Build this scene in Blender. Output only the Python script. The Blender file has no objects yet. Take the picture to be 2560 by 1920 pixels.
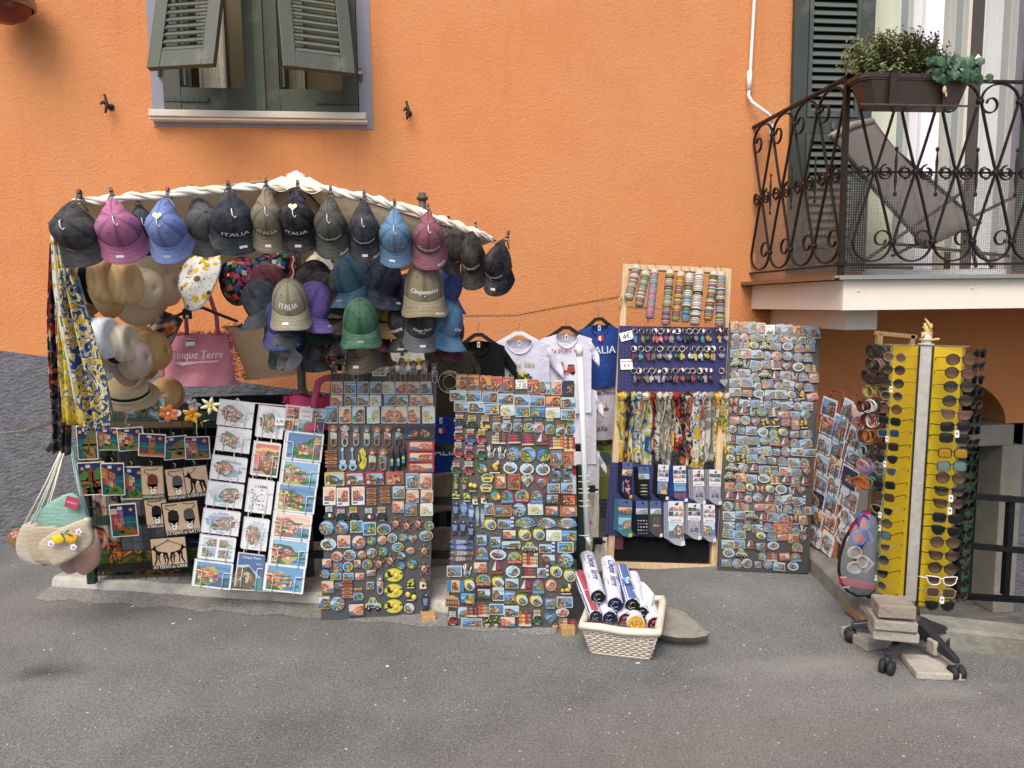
import bpy, bmesh, math, random
from mathutils import Vector, Matrix, Euler
R = math.radians
S = bpy.context.scene
random.seed(7)
F = 1849.0; CAMZ = 1.48
PITCH, YAW, ROLL = R(6.2), R(6.2), R(0.65)
Fw = Vector((math.sin(YAW)*math.cos(PITCH), math.cos(YAW)*math.cos(PITCH), -math.sin(PITCH)))
Rt = Vector((math.cos(YAW), -math.sin(YAW), 0))
Up = Rt.cross(Fw)
Rt, Up = Rt*math.cos(ROLL)-Up*math.sin(ROLL), Up*math.cos(ROLL)+Rt*math.sin(ROLL)
CAM = Vector((0, 0, CAMZ))
cd = bpy.data.cameras.new('camera'); cam = bpy.data.objects.new('camera', cd)
S.collection.objects.link(cam); S.camera = cam
cam.matrix_world = Matrix(((Rt.x, Up.x, -Fw.x, 0), (Rt.y, Up.y, -Fw.y, 0), (Rt.z, Up.z, -Fw.z, CAMZ), (0, 0, 0, 1)))
cd.sensor_width = 36; cd.lens = 36*F/2560; cd.clip_start = .05; cd.clip_end = 500
w = bpy.data.worlds.new('World'); S.world = w; w.use_nodes = True
nt = w.node_tree; bg = nt.nodes['Background']
sky = nt.nodes.new('ShaderNodeTexSky'); sky.sky_type = 'NISHITA'; sky.sun_disc = False
SUN_EL, SUN_ROT = R(52), R(205)
sky.sun_elevation = SUN_EL; sky.sun_rotation = SUN_ROT; sky.air_density = 1.0; sky.dust_density = 4.0
nt.links.new(sky.outputs[0], bg.inputs[0]); bg.inputs[1].default_value = 0.13
sl = bpy.data.lights.new('sun', 'SUN'); sl.energy = 1.5; sl.angle = R(40); sl.color = (1, .94, .86)
so = bpy.data.objects.new('sun', sl); S.collection.objects.link(so)
sd = Vector((math.sin(SUN_ROT)*math.cos(SUN_EL), math.cos(SUN_ROT)*math.cos(SUN_EL), math.sin(SUN_EL)))
so.rotation_euler = sd.to_track_quat('Z', 'Y').to_euler()
vs = S.view_settings; vs.view_transform = 'Standard'; vs.look = 'None'; vs.gamma = 1; vs.use_curve_mapping = False
vs.exposure = 0.55
S.cycles.use_denoising = True; S.cycles.max_bounces = 6; S.cycles.diffuse_bounces = 4; S.cycles.transparent_max_bounces = 12
def ray(px, py): return (F*Fw + (px-1280)*Rt - (py-960)*Up)
def P(px, py, d):                       # point of the vertical plane y = d seen at a photo pixel
 r = ray(px, py); return CAM + r*(d/r.y)
def G(px, py, z=0.0):                   # point at height z
 r = ray(px, py); return CAM + r*((z-CAMZ)/r.z)
def sc(d): return d/F*1.0               # metres per pixel at depth d
class Plane:
 """a leaning board: origin, right, up, normal towards the viewer"""
 def __init__(s, O, U, V):
  s.O = O; s.U = U.normalized(); V = V - s.U*V.dot(s.U); s.V = V.normalized(); s.N = s.U.cross(s.V)
  s.rot = Matrix(((s.U.x, -s.N.x, s.V.x), (s.U.y, -s.N.y, s.V.y), (s.U.z, -s.N.z, s.V.z)))
 def hit(s, px, py, off=0.0):
  r = ray(px, py); O = s.O + s.N*off
  return CAM + r*((O-CAM).dot(s.N)/r.dot(s.N))
 def uv(s, px, py):
  h = s.hit(px, py)-s.O; return h.dot(s.U), h.dot(s.V)
 def size(s, px, py, w, h):
  a = s.uv(px-w/2, py); b = s.uv(px+w/2, py); c = s.uv(px, py-h/2); d = s.uv(px, py+h/2)
  return abs(b[0]-a[0]), abs(c[1]-d[1])
 def mat(s, p, tilt=0.0, off=0.0):
  return Matrix.Translation(p + s.N*off) @ s.rot.to_4x4() @ Matrix.Rotation(tilt, 4, 'Y')
def board(bl, br, tl, db, dt, dr=None):
 """plane through bottom-left/right pixels at depth db and the top-left pixel at depth dt"""
 a = P(*bl, db); b = P(*br, dr if dr else db); c = P(*tl, dt)
 return Plane(a, b-a, c-a)
def lin(c): return c/12.92 if c <= .04045 else ((c+.055)/1.055)**2.4
def H(s):
 s = s.lstrip('#'); s = s if len(s) == 6 else ''.join(c*2 for c in s); return tuple(lin(int(s[i:i+2], 16)/255) for i in (0, 2, 4))
def mulc(c, k): return tuple(min(1, x*k) for x in c)
def mixc(a, b, t): return tuple(x*(1-t)+y*t for x, y in zip(a, b))
def C(x): return H(x) if isinstance(x, str) else x
MATS = {}
def newmat(name, rough=.6, metal=0., nscale=20., namt=.12, bump=0., bscale=60., btype='noise', spec=.5, sheen=0., col=None, extra=None):
 if name in MATS: return MATS[name]
 m = bpy.data.materials.new(name); m.use_nodes = True; t = m.node_tree; N = t.nodes; L = t.links
 b = N['Principled BSDF']; b.inputs['Roughness'].default_value = rough; b.inputs['Metallic'].default_value = metal
 b.inputs['Specular IOR Level'].default_value = spec
 if sheen: b.inputs['Sheen Weight'].default_value = sheen
 tc = N.new('ShaderNodeTexCoord')
 at = N.new('ShaderNodeAttribute'); at.attribute_name = 'Col'
 oi = N.new('ShaderNodeObjectInfo')
 mx = N.new('ShaderNodeMix'); mx.data_type = 'RGBA'; mx.blend_type = 'MULTIPLY'; mx.inputs[0].default_value = 1
 L.new(at.outputs['Color'], mx.inputs[6]); L.new(oi.outputs['Color'], mx.inputs[7])
 nz = N.new('ShaderNodeTexNoise'); nz.inputs['Scale'].default_value = nscale; nz.inputs['Detail'].default_value = 5; nz.inputs['Roughness'].default_value = .65
 L.new(tc.outputs['Object'], nz.inputs['Vector'])
 mr = N.new('ShaderNodeMapRange'); mr.inputs[1].default_value = .25; mr.inputs[2].default_value = .75
 mr.inputs[3].default_value = 1-namt; mr.inputs[4].default_value = 1+namt; L.new(nz.outputs[0], mr.inputs[0])
 m2 = N.new('ShaderNodeVectorMath'); m2.operation = 'SCALE'
 L.new(mx.outputs[2], m2.inputs[0]); L.new(mr.outputs[0], m2.inputs['Scale'])
 out = m2.outputs[0]
 if extra: out = extra(t, tc, out, b) or out
 L.new(out, b.inputs['Base Color'])
 if bump:
  bp = N.new('ShaderNodeBump'); bp.inputs['Strength'].default_value = bump; bp.inputs['Distance'].default_value = .002
  if btype == 'noise':
   x = N.new('ShaderNodeTexNoise'); x.inputs['Scale'].default_value = bscale; x.inputs['Detail'].default_value = 4; L.new(tc.outputs['Object'], x.inputs['Vector']); o = x.outputs[0]
  elif btype == 'wrinkle':
   x = N.new('ShaderNodeTexNoise'); x.inputs['Scale'].default_value = bscale; x.inputs['Detail'].default_value = 2; x.inputs['Distortion'].default_value = 1.2; L.new(tc.outputs['Object'], x.inputs['Vector']); o = x.outputs[0]; bp.inputs['Distance'].default_value = .012
  elif btype == 'voronoi':
   x = N.new('ShaderNodeTexVoronoi'); x.inputs['Scale'].default_value = bscale; L.new(tc.outputs['Object'], x.inputs['Vector']); o = x.outputs[0]
  elif btype == 'rings':
   x = N.new('ShaderNodeTexWave'); x.wave_type = 'RINGS'; x.rings_direction = 'Z'; x.inputs['Scale'].default_value = bscale; x.inputs['Distortion'].default_value = .6; L.new(tc.outputs['Object'], x.inputs['Vector']); o = x.outputs[0]
  else:
   x = N.new('ShaderNodeTexWave'); x.bands_direction = 'Z'; x.inputs['Scale'].default_value = bscale; x.inputs['Distortion'].default_value = 1.; L.new(tc.outputs['Object'], x.inputs['Vector']); o = x.outputs[0]
  L.new(o, bp.inputs['Height']); L.new(bp.outputs[0], b.inputs['Normal'])
 MATS[name] = m; return m
def ramp(t, stops, interp='LINEAR'):
 r = t.nodes.new('ShaderNodeValToRGB'); cr = r.color_ramp; cr.interpolation = interp
 while len(cr.elements) > 1: cr.elements.remove(cr.elements[-1])
 cr.elements[0].position = stops[0][0]; cr.elements[0].color = (*C(stops[0][1]), 1)
 for p, c in stops[1:]:
  e = cr.elements.new(p); e.color = (*C(c), 1)
 return r
def mixn(t, a, b, fac, mode='MIX'):
 m = t.nodes.new('ShaderNodeMix'); m.data_type = 'RGBA'; m.blend_type = mode
 for i, v in ((6, a), (7, b), (0, fac)):
  if hasattr(v, 'is_linked') or isinstance(v, bpy.types.NodeSocket): t.links.new(v, m.inputs[i])
  else: m.inputs[i].default_value = (*C(v), 1) if i else v
 return m.outputs[2]
def noise(t, vec, scale, detail=4, rough=.6, dist=0):
 x = t.nodes.new('ShaderNodeTexNoise'); x.inputs['Scale'].default_value = scale; x.inputs['Detail'].default_value = detail
 x.inputs['Roughness'].default_value = rough; x.inputs['Distortion'].default_value = dist; t.links.new(vec, x.inputs['Vector']); return x
def maprange(t, v, a, b, c, d):
 m = t.nodes.new('ShaderNodeMapRange')
 for i, x in enumerate((a, b, c, d)): m.inputs[i+1].default_value = x
 t.links.new(v, m.inputs[0]); return m.outputs[0]
def objvec(t, tc):
 """object coordinates shifted by the object's random number"""
 oi = t.nodes.new('ShaderNodeObjectInfo'); a = t.nodes.new('ShaderNodeVectorMath'); a.operation = 'ADD'
 m = t.nodes.new('ShaderNodeMath'); m.operation = 'MULTIPLY'; m.inputs[1].default_value = 13.7; t.links.new(oi.outputs['Random'], m.inputs[0])
 t.links.new(tc.outputs['Object'], a.inputs[0]); t.links.new(m.outputs[0], a.inputs[1]); return a.outputs[0]
cloth = newmat('cloth', .9, nscale=35, namt=.13, bump=.5, bscale=420, spec=.15)
soft = newmat('soft_cloth', .9, nscale=6, namt=.05, bump=.55, bscale=14, btype='wrinkle', spec=.12)
matte = newmat('matte', .75, nscale=40, namt=.06, spec=.3)
card = newmat('card', .42, nscale=300, namt=.05, spec=.45)
gloss = newmat('gloss', .22, nscale=200, namt=.05, spec=.5, bump=.25, bscale=500)
plastic = newmat('plastic', .35, nscale=30, namt=.05)
rubber = newmat('rubber', .65, nscale=30, namt=.1, bump=.2, bscale=200)
metal = newmat('metal', .3, .9, nscale=50, namt=.12)
steel = newmat('painted_steel', .5, .1, nscale=25, namt=.25, bump=.3, bscale=90)
iron = newmat('wrought_iron', .5, .35, nscale=40, namt=.45, bump=.6, bscale=120)
def _wood(t, tc, o, b):
 mp = t.nodes.new('ShaderNodeMapping'); mp.inputs['Scale'].default_value = (14, 14, 1.6); t.links.new(tc.outputs['Object'], mp.inputs[0])
 n = noise(t, mp.outputs[0], 6, 6, .7, .6)
 return mixn(t, o, ramp_out(t, n.outputs[0], [(.3, '#a98a60'), (.7, '#ffffff')]), .6, 'MULTIPLY')
def ramp_out(t, v, stops, interp='LINEAR'):
 r = ramp(t, stops, interp); t.links.new(v, r.inputs[0]); return r.outputs[0]
wood = newmat('pine_wood', .6, nscale=8, namt=.08, extra=_wood, bump=.2, bscale=80)
def _bands(sc_, dirz, k):
 def ex(t, tc, o, b):
  x = t.nodes.new('ShaderNodeTexWave'); x.inputs['Scale'].default_value = sc_; x.inputs['Distortion'].default_value = 1.2
  if dirz: x.bands_direction = 'Z'
  else: x.wave_type = 'RINGS'; x.rings_direction = 'Z'
  t.links.new(tc.outputs['Object'], x.inputs['Vector'])
  o = mixn(t, o, '#7d6b58', maprange(t, x.outputs['Fac'], .2, .8, k, 0), 'MULTIPLY')
  return o
 return ex
straw = newmat('straw', .75, nscale=12, namt=.06, extra=_bands(60, False, .18), bump=.6, bscale=45, btype='rings', spec=.25)
crochet = newmat('crochet', .85, nscale=60, namt=.1, extra=_bands(55, True, .5), bump=.9, bscale=75, btype='band', spec=.2)
def _paint(t, tc, o, b):
 n = noise(t, tc.outputs['Object'], 5, 6, .7)
 o = mixn(t, o, '#8f8f7c', maprange(t, n.outputs[0], .56, .8, 0, .35))
 return o
shutterm = newmat('old_green_paint', .5, nscale=9, namt=.16, extra=_paint, bump=.35, bscale=55)
def glassmat(name, col, rough=.05, alpha=.35):
 m = newmat(name, rough, nscale=5, namt=.02); m.node_tree.nodes['Principled BSDF'].inputs['Alpha'].default_value = alpha
 return m
clearpl = glassmat('clear_plastic', None, .12, .22)
def _lemon(t, tc, o, b):
 v = objvec(t, tc)
 vo = t.nodes.new('ShaderNodeTexVoronoi'); vo.inputs['Scale'].default_value = 26; t.links.new(v, vo.inputs['Vector'])
 m1 = maprange(t, vo.outputs['Distance'], .36, .42, 1, 0)
 sel = t.nodes.new('ShaderNodeSeparateColor'); t.links.new(vo.outputs['Color'], sel.inputs[0])
 leaf = mixn(t, '#e8c62a', '#4c5a34', maprange(t, sel.outputs[0], .68, .7, 0, 1))
 leaf = mixn(t, leaf, '#c99a10', maprange(t, sel.outputs[1], .2, .9, 0, .5))
 o = mixn(t, o, leaf, m1)
 n = noise(t, v, 60, 2, .5, 2.)
 return mixn(t, o, '#333b2c', maprange(t, n.outputs[0], .64, .66, 0, 1))
lemonm = newmat('lemon_print_cloth', .85, nscale=8, namt=.05, bump=.4, bscale=16, btype='wrinkle', extra=_lemon, spec=.15)
def _patch(t, tc, o, b):
 v = objvec(t, tc)
 vo = t.nodes.new('ShaderNodeTexVoronoi'); vo.distance = 'CHEBYCHEV'; vo.inputs['Scale'].default_value = 32; t.links.new(v, vo.inputs['Vector'])
 se = t.nodes.new('ShaderNodeSeparateColor'); t.links.new(vo.outputs['Color'], se.inputs[0])
 c = ramp_out(t, se.outputs[0], [(0, '#8c2f33'), (.16, '#2b4a6f'), (.32, '#b5542c'), (.46, '#3f5f3a'), (.6, '#7d3550'), (.74, '#8f9296'), (.88, '#27304e')], 'CONSTANT')
 return mixn(t, c, '#15171f', maprange(t, vo.outputs['Distance'], .40, .46, 0, 1))
patchm = newmat('patchwork_print_cloth', .85, bump=.4, bscale=16, btype='wrinkle', extra=_patch, spec=.15)
def scarfmat(name, stops, scale, dist=1.6, vein=None):
 def ex(t, tc, o, b):
  v = objvec(t, tc)
  n = noise(t, v, scale*.7, 2.5, .5, dist)
  c = ramp_out(t, n.outputs[0], stops, 'CONSTANT')
  if vein:
   n2 = noise(t, v, scale*2.2, 2, .5, 2.5)
   c = mixn(t, c, vein, maprange(t, n2.outputs[0], .6, .62, 0, 1))
  return mixn(t, c, '#c4c0ba', .8, 'MULTIPLY')
 return newmat(name, .6, extra=ex, bump=.3, bscale=20, btype='wrinkle', spec=.3)
sc_yel = scarfmat('yellow_floral_silk', [(0, '#c8a51c'), (.38, '#e9cf3a'), (.5, '#f2e9c0'), (.56, '#6f9a4e'), (.62, '#e3c22c')], 14, vein='#c76f7d')
sc_lem = scarfmat('lemon_majolica_silk', [(0, '#e9c422'), (.42, '#f1f1ea'), (.5, '#3f66b0'), (.55, '#f3f3ee'), (.62, '#e5be1d')], 16, vein='#4b7a3a')
sc_blu = scarfmat('blue_green_floral_silk', [(0, '#2c5f8e'), (.42, '#7fb0cf'), (.5, '#e6ca3c'), (.58, '#eef0ea'), (.66, '#4f8049')], 13)
sc_red = scarfmat('red_navy_silk', [(0, '#a02026'), (.44, '#232838'), (.5, '#b9402c'), (.56, '#dcd7cc'), (.61, '#2b3c33')], 9)
sc_drk = scarfmat('dark_patterned_silk', [(0, '#1c1d24'), (.43, '#6e6a68'), (.5, '#262a3a'), (.56, '#c96a2c'), (.61, '#b7b6b4')], 9)
sc_gry = scarfmat('grey_white_silk', [(0, '#9a9a98'), (.42, '#dcdcd6'), (.52, '#8a8f78'), (.58, '#e8e6de'), (.66, '#5d6157')], 8)
sc_cir = scarfmat('circle_print_silk', [(0, '#101010'), (.42, '#e9e0cf'), (.5, '#b3482c'), (.57, '#161616'), (.63, '#4c7fa0')], 12)
sc_pnk = scarfmat('pink_green_floral_silk', [(0, '#d7d9c8'), (.42, '#a9416a'), (.5, '#eaeade'), (.57, '#5d8a50'), (.64, '#c8547c')], 13)
sc_wht = scarfmat('white_lemon_branch_cotton', [(0, '#6d8f4a'), (.36, '#f0f2f4'), (.58, '#ecf0f4'), (.62, '#dfc02c'), (.7, '#5c8a3c')], 14)
sc_maj = scarfmat('yellow_blue_majolica_cotton', [(0, '#2a4a8c'), (.42, '#e8cf4a'), (.5, '#e9eef0'), (.53, '#2f55a0'), (.6, '#dcb722')], 24)
fabric_orange = scarfmat('orange_tulip_cloth', [(0, '#c9641a'), (.4, '#3f5a22'), (.5, '#20301a'), (.56, '#e08d1c'), (.62, '#7e2b16')], 11)
class MB:
 def __init__(s): s.v = []; s.f = []; s.c = []; s.sm = []; s.M = None
 def _add(s, vs, fs, col, smooth=False, cols=None):
  n = len(s.v)
  if s.M is not None: vs = [s.M @ Vector(v) for v in vs]
  s.v += [tuple(v) for v in vs]
  for i, f in enumerate(fs):
   s.f.append(tuple(n+k for k in f)); s.c.append(cols[i] if cols else C(col)); s.sm.append(smooth)
  return s
 def at(s, M): s.M = M; return s
 def box(s, c, d, col='#ffffff', rot=None):
  x, y, z = [k/2 for k in d]; vs = [(-x,-y,-z),(x,-y,-z),(x,y,-z),(-x,y,-z),(-x,-y,z),(x,-y,z),(x,y,z),(-x,y,z)]
  if rot is not None: vs = [rot @ Vector(v) for v in vs]
  vs = [(v[0]+c[0], v[1]+c[1], v[2]+c[2]) for v in vs]
  return s._add(vs, [(0,3,2,1),(4,5,6,7),(0,1,5,4),(1,2,6,5),(2,3,7,6),(3,0,4,7)], col)
 def poly(s, pts, col, y=0.0):
  """flat polygon in local XZ, facing -Y"""
  return s._add([(p[0], y, p[1]) for p in pts], [tuple(range(len(pts)))], col)
 def slab(s, pts, col, y0, y1, side=None):
  """prism, outline in XZ (counter-clockwise from the front), front at y0 (towards viewer), back y1"""
  n = len(pts); vs = [(p[0], y0, p[1]) for p in pts]+[(p[0], y1, p[1]) for p in pts]
  s._add(vs, [tuple(range(n))], col)
  return s._add(vs, [(i, i+n, (i+1) % n+n, (i+1) % n) for i in range(n)]+[tuple(range(2*n-1, n-1, -1))], side or col)
 def beam(s, a, b, w, h, col='#ffffff', up=(0, 0, 1)):
  a = Vector(a); b = Vector(b); d = (b-a); L_ = d.length; d.normalize(); u = Vector(up)
  if abs(d.dot(u)) > .98: u = Vector((0, 1, 0))
  x = d.cross(u).normalized(); z = x.cross(d)
  vs = [a+x*sx*w/2+z*sz*h/2+d*(L_ if e else 0) for e in (0, 1) for sx, sz in ((-1,-1),(1,-1),(1,1),(-1,1))]
  return s._add(vs, [(0,3,2,1),(4,5,6,7),(0,1,5,4),(1,2,6,5),(2,3,7,6),(3,0,4,7)], col)
 def tube(s, pts, r, col='#ffffff', seg=8, closed=False, flat=None, caps=True):
  """sweep a circle (or a flat bar w x t) along points; r may be a list"""
  pts = [Vector(p) for p in pts]; n = len(pts)
  if n < 2: return s
  rs = r if isinstance(r, (list, tuple)) else [r]*n
  tang = []
  for i in range(n):
   a = pts[(i-1) % n] if closed or i > 0 else pts[i]; b = pts[(i+1) % n] if closed or i < n-1 else pts[i]
   t = (b-a); tang.append(t.normalized() if t.length > 1e-9 else Vector((0,0,1)))
  u = Vector((0, 1, 0)) if abs(tang[0].y) < .9 else Vector((1, 0, 0))
  vs = []
  for i in range(n):
   t = tang[i]; u = (u - t*u.dot(t));
   if u.length < 1e-6: u = t.orthogonal()
   u.normalize(); w_ = t.cross(u)
   if flat:
    W, T = flat; k = rs[i]/rs[0] if rs[0] else 1
    for a, b in ((-1,-1),(1,-1),(1,1),(-1,1)): vs.append(pts[i]+u*a*W/2+w_*b*T/2*k)
   else:
    for j in range(seg):
     a = 2*math.pi*j/seg; vs.append(pts[i]+(u*math.cos(a)+w_*math.sin(a))*rs[i])
  m = 4 if flat else seg; fs = []
  for i in range(n if closed else n-1):
   k = (i+1) % n
   for j in range(m): fs.append((i*m+j, k*m+j, k*m+(j+1) % m, i*m+(j+1) % m))
  if caps and not closed: fs += [tuple(range(m)), tuple(range((n-1)*m+m-1, (n-1)*m-1, -1))]
  return s._add(vs, fs, col, smooth=not flat)
 def lathe(s, prof, col='#ffffff', seg=24, sx=1., sy=1., c=(0,0,0), cols=None, wob=None):
  """profile (r, z) round Z"""
  vs = []; n = len(prof)
  for r, z in prof:
   for j in range(seg):
    a = 2*math.pi*j/seg; k = wob(a, r, z) if wob else 1
    vs.append((c[0]+math.cos(a)*r*sx*k, c[1]+math.sin(a)*r*sy*k, c[2]+z))
  fs = []; fc = []
  for i in range(n-1):
   for j in range(seg):
    fs.append((i*seg+j, i*seg+(j+1) % seg, (i+1)*seg+(j+1) % seg, (i+1)*seg+j)); fc.append(C(cols[i]) if cols else C(col))
  s._add(vs, fs, col, True, fc)
  return s
 def ball(s, c, r, col='#ffffff', seg=10, rings=7):
  rx, ry, rz = r if isinstance(r, (tuple, list)) else (r, r, r)
  prof = [(math.sin(math.pi*i/rings), -math.cos(math.pi*i/rings)*rz) for i in range(rings+1)]
  prof[0] = (.001, -rz); prof[-1] = (.001, rz)
  return s.lathe(prof, col, seg, rx, ry, c)
 def torus(s, c, R_, r, col='#ffffff', axis='Y', seg=16, rs=6):
  pts = []
  for i in range(seg):
   a = 2*math.pi*i/seg; x, y = math.cos(a)*R_, math.sin(a)*R_
   pts.append(Vector(c)+Vector({'Y': (x, 0, y), 'Z': (x, y, 0), 'X': (0, x, y)}[axis]))
  return s.tube(pts, r, col, rs, closed=True)
 def grid(s, fn, nu, nv, col='#ffffff', closed=False, smooth=True, cf=None):
  vs = [fn(i/nu, j/nv) for j in range(nv+1) for i in range(nu+1)]
  fs = []; fc = []
  for j in range(nv):
   for i in range(nu):
    a = j*(nu+1)+i; fs.append((a, a+1, a+nu+2, a+nu+1)); fc.append(C(cf((i+.5)/nu, (j+.5)/nv)) if cf else C(col))
  return s._add(vs, fs, col, smooth, fc)
 def mesh(s, name='m'):
  me = bpy.data.meshes.new(name); me.from_pydata(s.v, [], s.f); me.update()
  me.polygons.foreach_set('use_smooth', s.sm)
  a = me.color_attributes.new('Col', 'FLOAT_COLOR', 'CORNER')
  buf = []
  for f, c in zip(s.f, s.c): buf += (c[0], c[1], c[2], 1.0)*len(f)
  a.data.foreach_set('color', buf)
  return me
def obj(name, me, mat=None, parent=None, M=None, color=None, label=None):
 if isinstance(me, MB): me = me.mesh(name)
 if mat and not me.materials: me.materials.append(mat)
 o = bpy.data.objects.new(name, me); S.collection.objects.link(o)
 if parent: o.parent = parent
 if M is not None: o.matrix_local = M
 if color: o.color = (*C(color), 1)
 if label: o['label'] = label
 return o
LABELS = {}
def tag(o, label, cat, group=None, kind=None):
 if label:
  LABELS[label] = LABELS.get(label, 0)+1
  o['label'] = label
 if cat: o['category'] = cat
 if group: o['group'] = group
 if kind: o['kind'] = kind
 return o
def thing(name, label, cat, M=None, group=None):
 o = bpy.data.objects.new(name, None); S.collection.objects.link(o); o.empty_display_size = .05
 if M is not None: o.matrix_world = M if isinstance(M, Matrix) else Matrix.Translation(M)
 return tag(o, label, cat, group)
def struct(name, me, mat, M=None): return tag(obj(name, me, mat, M=M), None, None, kind='structure')
def stuff(name, me, mat, M=None, parent=None): return tag(obj(name, me, mat, parent, M), None, None, kind='stuff')
def solidify(o, t, off=0):
 m = o.modifiers.new('thick', 'SOLIDIFY'); m.thickness = t; m.offset = off; return o
def bevel(o, w=.002, seg=2):
 m = o.modifiers.new('bevel', 'BEVEL'); m.width = w; m.segments = seg; m.limit_method = 'ANGLE'; m.angle_limit = R(40); return o
_tx = {}
def glyphs(text, res=2):
 if text in _tx: return _tx[text]
 cu = bpy.data.curves.new('t', 'FONT'); cu.body = text; cu.size = 1; cu.align_x = 'CENTER'; cu.align_y = 'CENTER'; cu.resolution_u = res
 o = bpy.data.objects.new('t', cu); me = bpy.data.meshes.new_from_object(o)
 vs = [tuple(v.co) for v in me.vertices]; fs = [tuple(p.vertices) for p in me.polygons]
 bpy.data.objects.remove(o); bpy.data.meshes.remove(me); bpy.data.curves.remove(cu)
 if vs:
  xs = [v[0] for v in vs]; ys = [v[1] for v in vs]; cx = (max(xs)+min(xs))/2; cy = (max(ys)+min(ys))/2; wd = max(xs)-min(xs)
  vs = [((v[0]-cx)/wd, (v[1]-cy)/wd) for v in vs]; hh = (max(ys)-min(ys))/wd
 else: hh = 1
 _tx[text] = (vs, fs, hh); return _tx[text]
def letters(mb, text, width, cx=0, cz=0, y=-.001, col='#ffffff', shear=0., hscale=1., fn=None, rot=0., bold=0.):
 vs, fs, hh = glyphs(text)
 out = []
 for k in ((0,) if not bold else (-bold, bold)):
  out = []
  for x, z in vs:
   x, z = (x+z*shear)*width+k, z*width*hscale
   x, z = x*math.cos(rot)-z*math.sin(rot), x*math.sin(rot)+z*math.cos(rot)
   out.append(fn(cx+x, cz+z) if fn else (cx+x, y-(k > 0)*.0002, cz+z))
  mb._add(out, fs, col)
 return mb
def circ(cx, cz, rx, rz=None, n=16, a0=0, a1=360):
 rz = rx if rz is None else rz; full = abs(a1-a0) >= 359.9; m = n if full else n+1
 return [(cx+rx*math.cos(R(a0+(a1-a0)*i/n)), cz+rz*math.sin(R(a0+(a1-a0)*i/n))) for i in range(m)]
def rect(x0, z0, x1, z1): return [(x0, z0), (x1, z0), (x1, z1), (x0, z1)]
def rrect(w_, h_, r, n=3):
 pts = []
 for cx, cz, a in ((w_/2-r, h_/2-r, 0), (-w_/2+r, h_/2-r, 90), (-w_/2+r, -h_/2+r, 180), (w_/2-r, -h_/2+r, 270)):
  pts += [(cx+r*math.cos(R(a+90*i/n)), cz+r*math.sin(R(a+90*i/n))) for i in range(n+1)]
 return pts
ORD = ['', 'first', 'second', 'third', 'fourth', 'fifth', 'sixth', 'seventh', 'eighth', 'ninth', 'tenth', 'eleventh', 'twelfth', 'thirteenth', 'fourteenth', 'fifteenth', 'sixteenth', 'seventeenth', 'eighteenth', 'nineteenth', 'twentieth', 'twenty first', 'twenty second', 'twenty third', 'twenty fourth', 'twenty fifth']
# ================================================================ SETTING
D = 4.9                                     # the orange facade
def plaster_extra(t, tc, o, b):
 v = tc.outputs['Object']
 n = noise(t, v, .55, 5, .6); o = mixn(t, o, '#ffd9a6', maprange(t, n.outputs[0], .35, .75, 0, .38), 'MULTIPLY')
 n2 = noise(t, v, 2.6, 6, .7); o = mixn(t, o, '#d9a07c', maprange(t, n2.outputs[0], .45, .8, 0, .2), 'MULTIPLY')
 mp = t.nodes.new('ShaderNodeMapping'); mp.inputs['Scale'].default_value = (3.5, 1, .35); t.links.new(v, mp.inputs[0])
 n3 = noise(t, mp.outputs[0], 2.2, 5, .65); o = mixn(t, o, '#c9855c', maprange(t, n3.outputs[0], .58, .85, 0, .24), 'MULTIPLY')
 return o
def relief(m, scale, dist, rough=.55, stretch=(1, 1, 1), strength=1.):
 t = m.node_tree; tc = t.nodes.new('ShaderNodeTexCoord'); mp = t.nodes.new('ShaderNodeMapping'); mp.inputs['Scale'].default_value = stretch
 t.links.new(tc.outputs['Object'], mp.inputs[0]); n = noise(t, mp.outputs[0], scale, 5, rough, .4)
 bp = t.nodes.new('ShaderNodeBump'); bp.inputs['Strength'].default_value = strength; bp.inputs['Distance'].default_value = dist
 t.links.new(n.outputs[0], bp.inputs['Height']); t.links.new(bp.outputs[0], t.nodes['Principled BSDF'].inputs['Normal'])
orange = newmat('orange_plaster', .88, nscale=90, namt=.1, extra=plaster_extra, spec=.2); relief(orange, 75, .006, .6)
dadom = newmat('grey_rough_render', .85, nscale=14, namt=.25, spec=.25); relief(dadom, 34, .018, .5, (1, 1, 1.6))
concrete = newmat('old_concrete', .85, nscale=7, namt=.3, spec=.3, extra=lambda t, tc, o, b: mixn(t, o, '#6f6f5c', maprange(t, noise(t, tc.outputs['Object'], 4, 8, .75).outputs[0], .52, .72, 0, .6), 'MULTIPLY')); relief(concrete, 22, .012, .7)
stone = newmat('grey_stone', .8, nscale=6, namt=.2, spec=.3); relief(stone, 30, .006, .7)
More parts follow.
